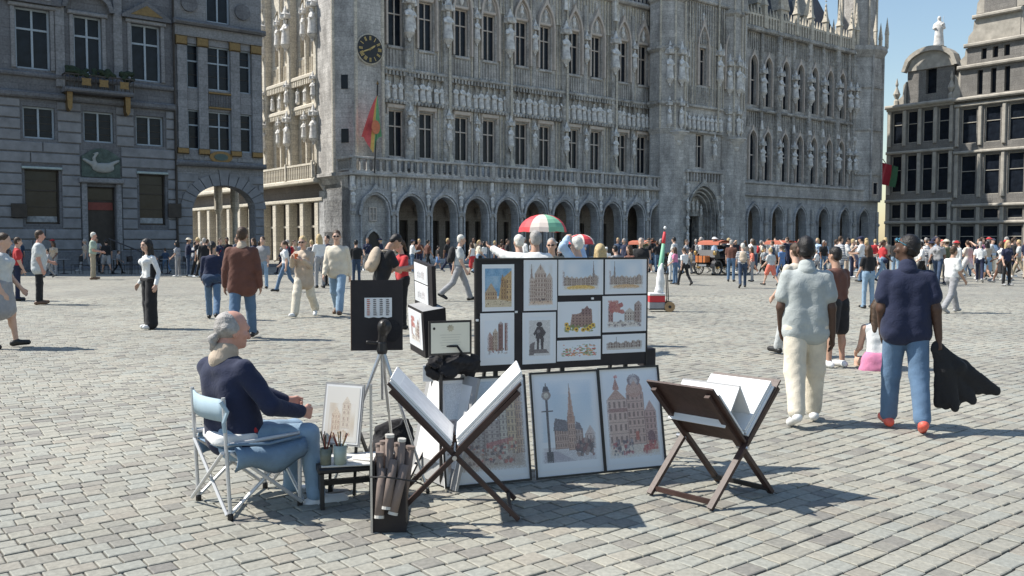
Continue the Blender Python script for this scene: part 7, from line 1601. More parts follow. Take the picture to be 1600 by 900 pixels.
    p = J['pel']; s = SDF(); s.rc(p + V3(-.1, -.06, -.0), p + V3(.1, -.06, -.0), .115, .115, k=.04).rc(p + V3(-.06, -.1, -.02), p + V3(-.08, -.13, -.13), .09, .06, k=.04); link('tied_sweater', s.mesh('tied_sweater', .014, cloth('darkjeans'), fold=.006, foldf=30), r)
    # woman in black wide trousers, left
    opt = dict(hi=True, legs=((4, 4), (-3, 3)), abd=3, arms=((-12, 16, 35, -6), (-10, 16, 40, -6)), sleeve='long', hair='long', hairlen=.26, fem=True, loose=.006, legwide=.05, flare=1.15, headyaw=10, build=.94)
    r, J, sc = person_parts('woman in white sleeves, dark waistcoat and wide black trousers, hands behind her back', opt, dict(skin='light', top='white', low='black', shoes='white', haircol='black'), 235, 514, 373, 138, h=.012, names={'trousers': 'wide_trousers'})
    p = J['pel']; s = SDF()
    for sd in (-1, 1): s.rc(p + V3(sd * .08, .0, .07), p + V3(sd * .085, .0, .24), .112, .112, k=.05)
    link('waistcoat', s.mesh('waistcoat', .013, cloth('black'), clip=[((0, .05, 0), (0, 1, 0))]), r); s = SDF(); s.rc(p + V3(-.13, .02, .03), p + V3(.13, .02, .03), .10, .10, k=.02); link('waist_bag', s.mesh('waist_bag', .012, cloth('black'), clip=[((0, 0, p[2] + .05), (0, 0, 1)), ((0, 0, p[2] - .02), (0, 0, -1))]), r)
    # couple walking towards the camera
    opt = dict(hi=True, legs=WALK2, arms=((30, 6, 95, 25), (35, 6, 100, 20)), sleeve='long', hair='short', fem=True, loose=.025, hem=-.2, legwide=.03, headpitch=-6, shades=True)
    r, J, sc = person_parts('woman in beige tunic and cream trousers drinking from an orange cup', opt, dict(skin='light', top='beige', low='cream', shoes='white', haircol='blond'), 476, 495, 369, 172, h=.0125, names={'shirt': 'tunic'})
    hw = Matrix.Translation(r.location) @ Matrix.Rotation(r.rotation_euler.z, 4, 'Z') @ Matrix.Scale(sc, 4) @ Vector((J['hands'][0] + J['hands'][1]) / 2)
    cu = empty('drink_cup', hw - Vector((0, 0, .04)), 0, 'orange drinking cup held by the woman in beige', 'cup'); MB().lathe([(.03, 0), (.042, .11), (.036, .11), (.026, .012)], n=12).build('cup', mat('orange_plastic', (.75, .16, .05), rough=.4), cu); MB().tube([(0, 0, .02), (.01, .01, .17)], .004, 6).build('straw', PAPER, cu)
    opt = dict(hi=True, legs=WALK, arms=((-14, 8, 12), (14, 8, 14)), sleeve='long', hair='short', loose=.022, hem=-.04, legwide=.018, shades=True, build=1.05, headyaw=10)
    person_parts('man in cream sweater, light blue jeans and sunglasses walking towards the camera', opt, dict(skin='light', top='cream', low='lightjeans', shoes='brown', haircol='brown'), 528, 492, 360, 176, h=.0125, names={'shirt': 'sweater', 'trousers': 'jeans'})
    # pair behind the black board
    opt = dict(legs=STAND, lean=16, arms=((35, 6, 70, 15), (40, 6, 75, 15)), hair='short', headpitch=-30, loose=.012, pack=True)
    person_parts('dark haired man in black tee with pinkish backpack looking down, behind the black board', opt, dict(skin='tan', top='black', low='black', haircol='black', packcol='beige'), 596, 524, 366, -62, h=.013)
    opt = dict(legs=STAND, arms=((30, 8, 90, 15), (30, 8, 95, 15)), hair='ponytail', fem=True, headpitch=-12, loose=.01)
    person_parts('woman in red top and black trousers holding something, behind the black board', opt, dict(skin='light', top='red', low='black', haircol='brown'), 629, 514, 373, 120, h=.013)
    # walking man with backpack
    opt = dict(hi=True, legs=((24, 6), (-22, 26)), arms=((-16, 8, 10), (10, 6, 20)), hair='short', loose=.016, pack=True, legwide=.014, lean=4)
    person_parts('white haired man in grey tee striding right with black backpack', opt, dict(skin='light', top='lightgrey', low='grey', shoes='black', haircol='white', packcol='black'), 717, 470, 367, -82, h=.0125, names={'shirt': 'tee_shirt'})
    # group behind the display board
    opt = dict(legs=STAND, arms=({'to': (-.62, .25, .55), 'pole': (0, -.3, -1)}, (5, 8, 20)), sleeve='long', hair='short', loose=.03, hem=-.1, headyaw=18, build=1.1)
    person_parts('man in loose white shirt pointing left, behind the display board', opt, dict(skin='tan', top='white', low='khaki', haircol='grey'), 836, 556, 361, -5, h=.013)
    opt = dict(legs=STAND, arms=({'to': (-.05, .17, .78), 'pole': (-1, .2, .1)}, {'to': (.12, .18, .76), 'pole': (1, .2, .1)}), sleeve='long', hair='short', loose=.02, headyaw=-20)
    person_parts('white haired man in light blue shirt shading his eyes with both hands', opt, dict(skin='light', top='skyblue', low='navy', haircol='white'), 904, 552, 370, 60, h=.013)
    opt = dict(legs=STAND, hair='short', loose=.015, headyaw=0)
    person_parts('man with white hair in beige, just left of the pointing man', opt, dict(skin='light', top='beige', low='khaki', haircol='white'), 812, 535, 367, 20, h=.015)
    person_parts('balding man with glasses facing the camera behind the display board', dict(opt, hair='buzz', shades=True), dict(skin='light', top='khaki', low='grey', haircol='grey'), 862, 530, 372, 170, h=.015)
    person_parts('blond woman with shoulder length hair seen from behind, right part of the board', dict(opt, hair='long', hairlen=.16, fem=True), dict(skin='light', top='cream', low='jeans', haircol='blond'), 938, 540, 381, 20, h=.015)
    # strollers at the left edge
    opt = dict(legs=((12, 5), (-8, 8)), arms=((12, 8, 30, 10), (-6, 8, 30, 10)), hair='ponytail', fem=True, bottom='skirt', skirt=.34, legwide=.03, loose=.02, sleeve='short')
    person_parts('woman in pale top and short grey skirt cut by the left frame edge', opt, dict(skin='light', top='lightgrey', low='grey', shoes='black', haircol='brown'), 6, 544, 364, -78, h=.013, names={'trousers': 'skirt'})
    opt = dict(legs=STAND, arms=((10, 8, 60, 15), (0, 8, 20)), hair='short', loose=.03, build=1.12, belly=True, hem=-.1)
    person_parts('heavy man in pale grey tee and dark trousers at the left edge', opt, dict(skin='ruddy', top='lightgrey', low='black', shoes='brown', haircol='brown'), 62, 476, 360, -60, h=.014)
    opt = dict(legs=STAND, arms=((15, 6, 60, 15), (10, 6, 70, 15)), hair='short', loose=.02)
    person_parts('elderly man in pale green shirt and tan trousers standing before the swan house', opt, dict(skin='ruddy', top='green', low='khaki', shoes='brown', haircol='white'), 146, 437, 363, -70, h=.016)
    # man in white further right
    opt = dict(legs=WALK, arms=((30, 6, 60), (10, 6, 30)), hair='short', loose=.025, legwide=.02)
    person_parts('man in white tee and grey trousers walking right, beside the jacket', opt, dict(skin='tan', top='white', low='grey', shoes='grey', haircol='brown'), 1486, 489, 385, -70, h=.014)
cast_near()
# ------------------------------------------------------------------ umbrellas, trolley, flags, vintage cars, café furniture
def umbrella(label, px, ytop, yrim, wpx, Y, cols, handle=True):
    s = FPX / Y; top = atY(px, ytop, Y); rim = atY(px, yrim, Y); r = wpx / 2 / s; h = top.z - rim.z
    root = empty('umbrella', (top.x, top.y, 0), R(12), label, 'umbrella'); n = 8
    for k in range(n):
        m = MB(); a0, a1 = 2 * math.pi * k / n, 2 * math.pi * (k + 1) / n; prev = None
        for i in range(7):
            t = i / 6; rr = r * math.sin(t * math.pi / 2 * .98) / math.sin(math.pi / 2 * .98); z = top.z - h * (1 - math.cos(t * math.pi / 2)) ** 1.0
            mid = (a0 + a1) / 2; sag = 1 - .05 * t; row = [(rr * math.cos(a0), rr * math.sin(a0), z), (rr * sag * math.cos(mid), rr * sag * math.sin(mid), z + .012 * t), (rr * math.cos(a1), rr * math.sin(a1), z)]
            if prev:
                for j in (0, 1): m.face([prev[j], prev[j + 1], row[j + 1], row[j]])
            prev = row
        m.build('canopy_panel', cols[k % len(cols)], root)
        MB().tube([(.02 * math.cos(a0), .02 * math.sin(a0), top.z - h * .9), (r * .55 * math.cos(a0), r * .55 * math.sin(a0), top.z - h * .42)], .004, 5).build('rib', BLKM, root)
    MB().tube([(0, 0, 1.05), (0, 0, top.z + .03)], .008, 6).build('shaft', BLKM, root); MB().lathe([(.012, 0), (.016, .03), (.004, .06)], n=8, z=top.z).build('ferrule', BLKM, root)
    if handle: MB().tube([(0, 0, 1.05), (0, 0, .98), (.02, 0, .94), (.05, 0, .95)], .014, 6).build('handle', DARK, root)
UR = mat('umbrella_red_nylon', (.62, .06, .07), rough=.6, var=.06); UW = mat('umbrella_white_nylon', (.72, .62, .55), rough=.6, var=.05); UG = mat('umbrella_green_nylon', (.22, .48, .32), rough=.6, var=.06)
umbrella('red, white and green striped umbrella held above the group behind the board', 848, 335, 363, 78, 17.0, [UR, UW, UG, UR])
umbrella('smaller red and white umbrella half hidden behind the man in blue', 907, 366, 382, 46, 19.0, [UR, UW])
def trolley():
    p = ground(1027, 487); root = empty('hand_trolley', p, 0, 'hand trolley with wooden wheels behind the board, loaded with a cooler', 'trolley')
    woodm = mat('wheel_plywood', (.35, .23, .12), rough=.7, var=.2)
    for y in (-.12, .18):
        w = MB(); n = 20
        c = Vector((.265, y, .12)); pts = [(c.x + .12 * math.cos(2 * math.pi * k / n), c.z + .12 * math.sin(2 * math.pi * k / n)) for k in range(n)]; w.xzprism(pts, y - .02, y + .02); w.build('wheel', woodm, root); q = MB(); q.xzprism([(c.x + .035 * math.cos(R(30 * k)), c.z + .035 * math.sin(R(30 * k))) for k in range(12)], y - .03, y + .03); q.build('hub', BLKM, root)
    MB().tube([(.265, -.15, .12), (.265, .21, .12)], .01, 6).build('axle', BLKM, root)
    MB().box(-.20, .2, -.12, .16, .05, .07).build('load_plate', BLKM, root)
    for y in (-.08, .12): MB().tube([(.2, y, .06), (.24, y, .3), (.20, y, 1.1)], .012, 6).build('upright', BLKM, root)
    MB().tube([(.2, -.08, 1.1), (.2, .12, 1.1)], .014, 6).build('handle_bar', BLKM, root)
    c = empty('cooler_box', p + Vector((-.02, .02, .072)), 0, 'red and grey cooler box with white lid on the trolley', 'cooler'); MB().cbox(-.18, .18, -.13, .13, 0, .15, .012).build('lower_body', cloth('grey'), c); MB().cbox(-.18, .18, -.13, .13, .152, .30, .012).build('upper_body', mat('cooler_red', (.55, .04, .05), rough=.4), c); MB().cbox(-.185, .185, -.135, .135, .302, .37, .02).build('lid', mat('cooler_white', (.75, .75, .74), rough=.4), c)
    b = empty('cloth_sack', p + Vector((.06, .0, .46)), 0, 'white cloth sack hanging on the trolley above the cooler', 'sack'); s = SDF(); s.rc((0, 0, .05), (.01, 0, .5), .10, .07, k=.05).rc((-.05, 0, .0), (-.03, 0, .3), .06, .05, k=.05).rc((.0, 0, .5), (.04, 0, .64), .05, .03, k=.03); link('sack_body', s.mesh('sack_body', .025, cloth('white'), fold=.01), b); MB().tube([(.04, 0, .62), (.1, .02, .66)], .012, 6).build('tie', BLKM, b)
    f = empty('furled_umbrella', p + Vector((.09, .05, .45)), 0, 'furled red, white and green umbrella standing upright on the trolley', 'umbrella')
    tip = Vector((.08, 0, 1.47)); base = Vector((-.03, 0, .3)); d = tip - base
    MB().tube([Vector((-.05, 0, 0)), tip], .009, 6).build('shaft', BLKM, f)
    for (a, b_, r1, r2, mm, nm) in ((.0, .75, .07, .035, UG, 'green_panel'), (.7, .93, .04, .028, UR, 'red_panel')): MB().tube([base + d * a, base + d * (a * .6 + b_ * .4), base + d * b_], [r1, (r1 + r2) / 2 + .01, r2], 9).build(nm, mm, f, True)
    MB().lathe([(.005, -.03), (.03, -.01), (.034, .02), (.01, .05)], cx=tip.x, cy=0, n=10, z=tip.z).build('knob', PAPER, f)
trolley()
def flags():
    root = empty('flag', TO + FU * TX(585, -.45, 240) - FN * -.45, FRZ, 'red, yellow and green flag hanging from a pole on the town hall balcony', 'flag'); root.location.z = 6.5
    zt = ZX(590, 133, -.45) - 6.5; xt = TX(590, -.45, 133) - TX(585, -.45, 240)
    MB().tube([(0, 0, 0), (xt, 0, zt)], .05, 8).build('pole', BLKM, root); MB().lathe([(.03, 0), (.1, .1), (.02, .3)], cx=xt, n=8, z=zt).build('finial', GILT, root)
    X = lambda px, py: TX(px, -.45, py) - TX(585, -.45, 240); Z = lambda px, py: ZX(px, py, -.45) - 6.5
    nu, nv = 18, 24; cols = [mat('flag_red', (.66, .12, .12), rough=.7), mat('flag_yellow', (.66, .42, .12), rough=.7), mat('flag_green', (.16, .40, .20), rough=.7)]
    def P(u, v):
        l = [588, 575, 562, 566][0]; xl = 588 + (562 - 588) * v ** .8; xr = 589 + 6 * v; yb = 225 + 14 * math.sin(math.pi * min(1, u * 1.6)) if v > .99 else 0
        px = xl + (xr - xl) * u; yt = 150; ybm = 214 + 26 * max(0, 1 - abs(u - .55) / .35); py = yt + (ybm - yt) * v
        return (X(px, py), -.15 * math.sin(u * 11 + v * 2) * v - .1, Z(px, py))
    m = MB()
    for i in range(nu):
        m.cur = 0 if i < nu * .40 else (1 if i < nu * .56 else 2)
        for j in range(nv):
            if m.cur == 0 and j < nv * .25: pass
            m.face([P(i / nu, j / nv), P((i + 1) / nu, j / nv), P((i + 1) / nu, (j + 1) / nv), P(i / nu, (j + 1) / nv)])
    me = m.mesh('cloth', cols, True, fix=False); weld(me); link('cloth', me, root)
    m = MB(); c = P(.55, .55); m.xzprism([(c[0] + .35 * math.cos(R(30 * k)), c[2] + .5 * math.sin(R(30 * k))) for k in range(12)], c[1] - .22, c[1] - .2); m.build('emblem', mat('flag_emblem', (.62, .20, .10), rough=.7), root)
    b = rhit(1381, 300, -1.0); root = empty('flag', (b.x, b.y, 0), -FA, 'dark red and green flag hanging in the shade by the town hall turret', 'flag'); z0 = rhit(1388, 290, -1).z; z1 = rhit(1388, 256, -1).z
    MB().tube([(0, .9, z1 - .3), (0, -.4, z1 + .6)], .05, 6).build('pole', BLKM, root); m = MB()
    for i in range(12):
        m.cur = 0 if i < 7 else 1; f = lambda u, v: (-.2 + 2.2 * u * (1 - .2 * v), -.3 + .15 * math.sin(u * 12 + v * 3), z1 - (z1 - z0) * v - .7 * u * (1 - v * .3) + .2)
        for j in range(10): m.face([f(i / 12, j / 10), f((i + 1) / 12, j / 10), f((i + 1) / 12, (j + 1) / 10), f(i / 12, (j + 1) / 10)])
    link('cloth', weld(m.mesh('cloth', [mat('flag_dark_red', (.45, .03, .05), rough=.7), mat('flag_dark_green', (.06, .16, .08), rough=.7)], True, fix=False)), root)
flags()
def vintage_car():
    root = empty('vintage_car', (0, 0, 0), 0, 'x', 'car', 'vintage sightseeing cars in front of the town hall'); bl = mat('car_black_enamel', (.012, .012, .014), rough=.25, var=.1, spec=.5); brass = mat('polished_brass', (.55, .38, .16), rough=.3, metal=.9); canvas = mat('salmon_canvas', (.42, .13, .08), rough=.8, var=.08); leather = mat('orange_leather', (.50, .16, .05), rough=.5, var=.15); rub = mat('grey_tyre', (.10, .10, .10), rough=.8); seatm = mat('dark_seat', (.05, .03, .025), rough=.6)
    for (x, y) in ((-1.15, -.64), (-1.15, .64), (1.25, -.64), (1.25, .64)):
        wo = empty('wheel', (x, y, .42), parent=root); n = 24
        prof = lambda r, w: [(r * math.cos(2 * math.pi * k / n), r * math.sin(2 * math.pi * k / n)) for k in range(n)]
        m = MB()
        for k in range(n):
            a, b = 2 * math.pi * k / n, 2 * math.pi * (k + 1) / n
            for (r0, y0, r1, y1) in ((.42, -.045, .42, .045), (.35, .045, .35, -.045), (.42, .045, .35, .045), (.35, -.045, .42, -.045)): m.face([(r0 * math.cos(a), y0, r0 * math.sin(a)), (r0 * math.cos(b), y0, r0 * math.sin(b)), (r1 * math.cos(b), y1, r1 * math.sin(b)), (r1 * math.cos(a), y1, r1 * math.sin(a))])
        m.build('tyre', rub, wo)
        for k in range(12): a = R(30 * k); MB().tube([(.06 * math.cos(a), 0, .06 * math.sin(a)), (.355 * math.cos(a), 0, .355 * math.sin(a))], .014, 5).build('spoke', bl, wo)
        MB().tube([(0, -.08, 0), (0, .08, 0)], .07, 10).build('hub', brass, wo)
    MB().box(-1.6, 1.8, -.38, .38, .48, .6).build('chassis', bl, root)
    m = MB(); m.xzprism([(-1.35, .6), (1.0, .6), (1.0, 1.0), (.75, 1.05), (.6, .8), (.1, .8), (0, 1.15), (-.15, 1.2), (-.25, .85), (-.85, .85), (-1.0, 1.35), (-1.2, 1.4), (-1.4, 1.0)], -.62, .62); m.build('body_tub', bl, root)
    m = MB(); m.cbox(1.0, 1.95, -.38, .38, .6, 1.12, .05); m.build('bonnet', bl, root); MB().box(1.95, 2.0, -.36, .36, .58, 1.15).build('radiator', brass, root)
    for (x0, x1, z, nm) in ((-.8, -.25, .87, 'rear_seat'), (.12, .6, .82, 'front_seat')): MB().cbox(x0, x1, -.55, .55, z, z + .14, .04).build(nm, seatm, root)
    for y in (-.66, .66):
        for cx in (-1.15, 1.25):
            m = MB(); k = 8
            for i in range(k):
                a, b = math.pi * (.05 + .9 * i / k), math.pi * (.05 + .9 * (i + 1) / k); m.face([(cx + .52 * math.cos(a), y - .13, .42 + .5 * math.sin(a)), (cx + .52 * math.cos(b), y - .13, .42 + .5 * math.sin(b)), (cx + .52 * math.cos(b), y + .13, .42 + .5 * math.sin(b)), (cx + .52 * math.cos(a), y + .13, .42 + .5 * math.sin(a))])
            m.build('mudguard', bl, root)
        MB().box(-.6, .75, y - .12, y + .12, .42, .46).build('running_board', bl, root)
        for x in (-.95, .05): MB().tube([(x, y * .9, 1.0), (x, y * .9, 1.86)], .02, 6).build('roof_post', bl, root)
        MB().lathe([(.03, 0), (.09, .04), (.1, .18), (.05, .24), (.03, .3)], cx=-1.45, cy=y, n=10, z=1.1).build('carriage_lamp', brass, root)
        MB().lathe([(.05, 0), (.11, .05), (.11, .16), (.04, .22)], cx=1.9, cy=y * .7, n=10, z=.95).build('headlamp', brass, root)
    m = MB(); k = 8
    for i in range(k):
        f = lambda t: (-1.15 + 1.25 * t, 1.84 + .10 * math.sin(math.pi * t)); a, b = f(i / k), f((i + 1) / k); m.face([(a[0], -.72, a[1]), (b[0], -.72, b[1]), (b[0], .72, b[1]), (a[0], .72, a[1])])
    m.face([(-1.15, -.72, 1.84), (-1.15, .72, 1.84), (-1.2, .72, 1.68), (-1.2, -.72, 1.68)])
    for y in (-.72, .72): m.face([(-1.15, y, 1.84), (.1, y, 1.84), (.1, y, 1.76), (-1.15, y, 1.76)])
    o = m.build('canvas_roof', canvas, root, fix=False)
    MB().box(.95, .98, -.55, .55, 1.1, 1.7).build('windscreen', GLASS, root); MB().cbox(-1.85, -1.42, -.34, .34, .72, 1.08, .03).build('luggage_trunk', leather, root)
    for y in (-.15, .15): MB().box(-1.865, -1.41, y - .02, y + .02, .715, 1.09).build('trunk_strap', seatm, root)
    MB().box(-1.68, -1.64, -.25, .25, .5, .62).build('number_plate', PAPER, root)
    MB().tube([(.75, -.3, 1.05), (.6, -.3, 1.3)], .015, 6).build('steering_column', bl, root); m = MB(); m.tube([(.6 + .07 * math.cos(R(30 * k)), -.3 + .17 * math.sin(R(30 * k)), 1.3 + .12 * math.cos(R(30 * k))) for k in range(13)], .012, 6); m.build('steering_wheel', bl, root)
    return root
CAR = vintage_car()
def put_car(o, px, py, ang, label, sc=1.0): p = ground(px, py); o.location = (p.x, p.y, 0); o.rotation_euler = (0, 0, R(ang)); o.scale = (.86,) * 3; o['label'] = label
CARS = [CAR, copy_tree(CAR), copy_tree(CAR)]
put_car(CARS[0], 1126, 429, 40, 'black vintage car with salmon canvas roof and orange trunk, before the portal')
put_car(CARS[1], 1224, 424, 48, 'black vintage car with salmon roof, just left of the man in grey')
put_car(CARS[2], 1012, 424, 52, 'black vintage car with salmon roof, leftmost, behind the right end of the board')
def cafe():
    dk = mat('cafe_dark_metal', (.03, .03, .035), rough=.5); tops = mat('cafe_table_top', (.25, .25, .26), rough=.4)
    def table():
        r = empty('cafe_table', label='x', cat='table', group='café tables before the swan house'); MB().lathe([(.32, .71), (.33, .73), (.32, .74)], n=16).build('table_top', tops, r); MB().tube([(0, 0, .02), (0, 0, .71)], .03, 8).build('column', dk, r); MB().lathe([(.22, 0), (.2, .02), (.04, .05)], n=12).build('base', dk, r); return r
    def chair():
        r = empty('cafe_chair', label='x', cat='chair', group='café chairs before the swan house'); MB().cbox(-.21, .21, -.21, .21, .44, .47, .01).build('seat', dk, r); MB().cbox(-.2, .2, .19, .22, .6, .88, .01).build('backrest', dk, r)
        for x in (-.19, .19):
            for y in (-.19, .2): MB().tube([(x, y, 0), (x, y, .44 if y < 0 else .88)], .015, 6).build('leg', dk, r)
        return r
    T0, C0 = table(), chair(); k = 0
    names = ['leftmost', 'second from left', 'third from left', 'rightmost']
    for i, px in enumerate((100, 178, 225, 262)):
        t = T0 if i == 0 else copy_tree(T0); p = ground(px, 428); t.location = (p.x, p.y, 0); t['label'] = names[i] + ' dark round café table in the shade before the swan house'
        for j, (dx, a) in enumerate(((-.6, 90), (.6, -90))):
            c = C0 if i == 0 and j == 0 else copy_tree(C0); c.location = (p.x + dx, p.y + .1, 0); c.rotation_euler = (0, 0, R(a)); c['label'] = 'dark café chair %s of the %s café table' % (('left', 'right')[j], names[i])
    # iron stair rail by the door
    p = ground(182, 430); r = empty('stair_railing', p, FRZ, 'dark iron handrail beside the swan house door', 'railing'); MB().tube([(0, 1.2, 1.75), (.4, .6, 1.5), (1.6, -.2, .9)], .03, 6).build('handrail', dk, r)
    for k in range(5): x = .05 + .38 * k; z = 1.72 - .2 * k; MB().tube([(x, 1.1 - .32 * k, 0), (x, 1.1 - .32 * k, z)], .018, 6).build('rail_post', dk, r)
cafe()
# ------------------------------------------------------------------ the crowd further off
POSES = dict(
    stand=dict(legs=STAND, loose=.012), walk=dict(legs=WALK, arms=((-14, 7, 14), (16, 7, 18)), loose=.014), walk2=dict(legs=WALK2, arms=((18, 7, 20), (-14, 7, 10)), loose=.01, legwide=.012),
    phone=dict(legs=STAND, arms=((38, 8, 95, 25), (36, 8, 100, 20)), headpitch=-14, loose=.014), photo=dict(legs=STAND, arms=({'to': (-.07, .36, .62), 'pole': (-1, 0, -.4)}, {'to': (.07, .36, .62), 'pole': (1, 0, -.4)}), loose=.014),
    fem=dict(legs=STAND, fem=True, hair='long', hairlen=.2, arms=((12, 8, 40, 10), (5, 7, 20)), loose=.006), femwalk=dict(legs=WALK, fem=True, hair='ponytail', arms=((-14, 7, 24), (16, 7, 30)), loose=.008, bag=1),
    femskirt=dict(legs=WALK2, fem=True, hair='long', hairlen=.16, bottom='skirt', skirt=.4, arms=((10, 8, 30), (12, 8, 50)), sleeve='none'), shorts=dict(legs=WALK, bottom='shorts', arms=((14, 8, 40), (-10, 8, 20)), loose=.016, legwide=.015),
    pack=dict(legs=WALK2, pack=True, arms=((16, 7, 40), (-8, 7, 30)), loose=.012), cap=dict(legs=STAND, hat='cap', arms=((20, 8, 70, 10), (4, 8, 20)), loose=.016), brim=dict(legs=STAND, hat='brim', arms=((4, 8, 15), (24, 8, 80, 15)), loose=.014, sleeve='long'),
    coat=dict(legs=STAND, sleeve='long', loose=.022, hem=-.16, arms=((5, 8, 15), (5, 8, 25))), hug=dict(legs=STAND, sleeve='long', lean=8, arms=((50, 10, 40, 20), (45, 10, 50, 20)), loose=.014), child=dict(legs=WALK, arms=((20, 14, 30), (-12, 12, 20)), loose=.012, build=1.06))
POSE_WORD = dict(stand='person standing', walk='person walking', walk2='person strolling', phone='person with phone', photo='person taking pictures', fem='long-haired person', femwalk='ponytailed person', femskirt='woman', shorts='person', pack='backpacker', cap='capped person', brim='person in hat', coat='long-jacketed person', hug='bending person', child='small person')
CW = dict(skyblue='light blue', lightgrey='pale grey', lightjeans='light jeans', darkjeans='dark jeans', jeans='blue jeans')
_used = {}
def crowd(key, px, yf, yh, face, top, low, where, hair='brown', skin='light', shoes='black', hatcol='white', packcol='black', group='people in the distance'):
    kind = {'femskirt': 'skirt', 'shorts': 'shorts'}.get(key, '' if 'jeans' in low else 'trousers')
    lab = '%s in %s top, %s %s, %s' % (POSE_WORD[key], CW.get(top, top), CW.get(low, low), kind, where); lab = lab.replace(' ,', ',')
    lab = ' '.join(lab.split()); n = _used.get(lab, 0); _used[lab] = n + 1
    if n: return None
    return person_far(lab, key, POSES[key], dict(top=top, low=low, haircol=hair, skin=skin, shoes=shoes, hatcol=hatcol, packcol=packcol), px, yf, yh, face, group=group)
B = 'beside the brown-jacket couple'
for a in (('stand', 412, 451, 370, 175, 'grey', 'lightjeans', 'facing the camera, right of the man in brown', 'brown'), ('femwalk', 447, 456, 376, 95, 'white', 'jeans', 'walking left behind the beige couple', 'brown'), ('fem', 500, 450, 366, 40, 'white', 'grey', 'between the beige couple', 'blond'),
          ('stand', 513, 447, 368, 150, 'navy', 'black', 'close behind the man in the cream sweater', 'black'), ('stand', 557, 444, 375, 10, 'black', 'darkjeans', 'right of the man in the cream sweater', 'black'),
          ('coat', 320, 436, 372, 20, 'black', 'black', 'left of the brown jacket, in the shade', 'grey'), ('stand', 316, 434, 380, 0, 'white', 'jeans', 'in the shade at the arched passage', 'white'), ('fem', 398, 440, 372, 150, 'navy', 'black', 'just right of the brown jacket', 'brown'),
          ('shorts', 684, 421, 384, -60, 'black', 'blue', 'alone in the shade before the arcade', 'black'),
          ('femwalk', 748, 428, 375, -70, 'cream', 'lightjeans', 'left of the display board', 'blond'), ('femskirt', 738, 430, 379, 60, 'white', 'red', 'close to the left edge of the display board', 'brown'), ('fem', 757, 426, 377, 60, 'white', 'jeans', 'at the left edge of the display board', 'black'), ('pack', 783, 430, 380, -30, 'red', 'grey', 'under the pointing hand', 'brown'),
          ('phone', 963, 470, 384, 40, 'grey', 'navy', 'right of the blond woman', 'black'), ('fem', 984, 470, 383, 120, 'brown', 'jeans', 'near the right end of the board', 'brown'), ('stand', 1001, 462, 372, 170, 'black', 'black', 'before the leftmost vintage car', 'grey'), ('cap', 947, 440, 386, 0, 'white', 'navy', 'far behind the blond woman', 'grey'),
          ('hug', 1047, 440, 386, -90, 'white', 'lightgrey', 'left of the tourist trio', 'white'), ('fem', 1055, 444, 386, 60, 'pink', 'jeans', 'middle of the tourist trio', 'brown'), ('femwalk', 1069, 446, 387, 30, 'white', 'black', 'right of the tourist trio, in white shoes', 'brown'),
          ('stand', 1142, 440, 375, -20, 'brown', 'jeans', 'between the vintage cars, bald', 'grey'), ('pack', 1160, 450, 380, -10, 'stripe', 'darkjeans', 'right of the bald man between the cars', 'white'), ('fem', 1175, 440, 386, 80, 'salmon', 'grey', 'behind the second vintage car', 'brown'), ('shorts', 1204, 446, 387, 30, 'lightgrey', 'salmon', 'in front of the second vintage car', 'blond'), ('femwalk', 1221, 436, 384, 20, 'blue', 'blue', 'left of the man in grey', 'brown'),
          ('stand', 28, 470, 371, -50, 'red', 'navy', 'in white cap at the left edge', 'brown'), ('coat', 4, 470, 366, -50, 'black', 'black', 'cut by the left frame edge', 'black'),
          ('fem', 1356, 482, 383, 10, 'black', 'lightjeans', 'between the two men walking away', 'brown'), ('child', 1300, 438, 388, 20, 'navy', 'grey', 'right of the grey polo shirt', 'black')):
    crowd(*a[:9 - 1], hair=a[8] if len(a) > 8 else 'brown', packcol='beige' if a[0] == 'pack' and a[1] > 1000 else 'black')
# drivers on the cars and people seated
def seated(label, px, Y, yh, face, col, opt=None):
    o = dict(seat=.5, legs=((80, 85), (80, 85)), arms=((40, 8, 50, 15), (40, 8, 50, 15)), loose=.014, hat=None); o.update(opt or {}); key = 'seat' + str(sorted((opt or {}).items()))
    r = person_far(label, key, o, col, px, 430, 380, face); t = atY(px, yh, Y); top = _pm[key][1]; r.scale = (1, 1, 1); r.location = (t.x, t.y, t.z - top); return r
for i, (c, px, yh, lab) in enumerate(((CARS[0], 1117, 366, 'driver in dark coat and cap seated in the car before the portal'), (CARS[1], 1221, 363, 'driver in grey jacket and hat on the car left of the man in grey'), (CARS[2], 1020, 364, 'driver in dark jacket on the leftmost vintage car'))):
    f = c.matrix_basis @ Vector((.3, .2, 0)); r = seated(lab, px, f.y, yh, 42 - 90, dict(top=('black', 'grey', 'navy')[i], low='black', haircol='grey', hatcol='black'), dict(hat='cap', sleeve='long')); r.location.x = f.x; r.location.y = f.y; r.location.z = .93 - .5 + .02
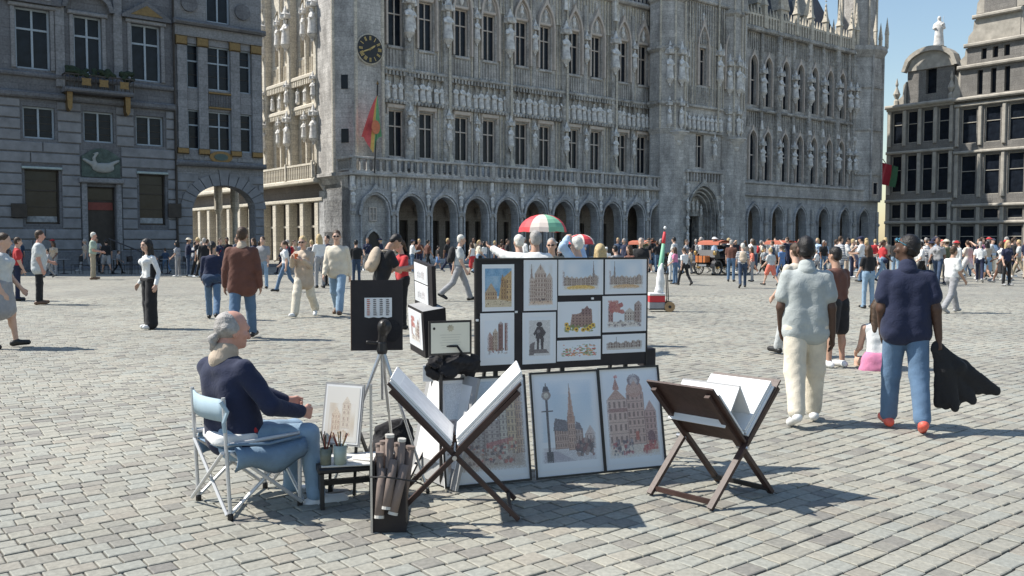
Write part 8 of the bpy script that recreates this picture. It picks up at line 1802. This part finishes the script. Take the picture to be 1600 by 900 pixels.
# random far crowd in three belts; every one its own colours
rr = random.Random(21)
tops = ['white', 'white', 'white', 'cream', 'black', 'navy', 'red', 'skyblue', 'lightgrey', 'grey', 'beige', 'white', 'navy', 'cream', 'black', 'stripe', 'lightgrey', 'olive', 'pink', 'darkjeans']; lows = ['jeans', 'lightjeans', 'darkjeans', 'black', 'grey', 'khaki', 'cream', 'white', 'navy', 'beige']
def belt(n, x0, x1, y0, y1, wheres, hgt=(1.6, 1.84), dark=False, gap=5.5):
    keys = [k for k in POSES if k not in ('hug',)]; got = 0; tries = 0; xs = []
    while got < n and tries < n * 14:
        tries += 1; px = rr.uniform(x0, x1); yf = rr.uniform(y0, y1); p = ground(px, yf)
        if any(abs(px - q[0]) < gap and abs(yf - q[1]) < 4 for q in xs): continue
        if dark and (p - TO).dot(-FN) > -1.2: continue
        h = rr.uniform(*hgt); k = rr.choice(keys); h = h * .72 if k == 'child' else h
        q = Vector((p.x, p.y, h)); v = q - CP; d = v.dot(_F); yh = 450 - FPX * v.dot(_U) / d
        wh = wheres[min(len(wheres) - 1, int((px - x0) / (x1 - x0) * len(wheres)))]
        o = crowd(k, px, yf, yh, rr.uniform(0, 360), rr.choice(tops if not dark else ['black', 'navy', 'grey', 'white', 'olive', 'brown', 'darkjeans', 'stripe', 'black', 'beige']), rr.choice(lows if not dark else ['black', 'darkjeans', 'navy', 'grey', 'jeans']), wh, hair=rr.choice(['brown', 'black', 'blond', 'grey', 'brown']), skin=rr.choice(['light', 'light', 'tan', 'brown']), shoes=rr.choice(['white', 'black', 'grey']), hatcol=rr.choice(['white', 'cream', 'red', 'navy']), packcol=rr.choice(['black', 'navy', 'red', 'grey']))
        if o: got += 1; xs.append((px, yf))
belt(46, 1285, 1625, 424, 437, ['crowd right of grey polo', 'crowd behind navy polo', 'crowd before curved gable', 'crowd before tiered gable'])
belt(20, 1300, 1620, 437, 447, ['front row right of grey polo', 'front row near navy polo', 'front row at right edge'])
belt(26, 1050, 1290, 419, 430, ['far off by the portal', 'far off beyond the cars'])
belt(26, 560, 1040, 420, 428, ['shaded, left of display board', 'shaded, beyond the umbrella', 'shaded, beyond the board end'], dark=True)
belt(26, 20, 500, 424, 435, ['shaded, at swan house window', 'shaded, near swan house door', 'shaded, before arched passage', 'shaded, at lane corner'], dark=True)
bpy.context.view_layer.update()
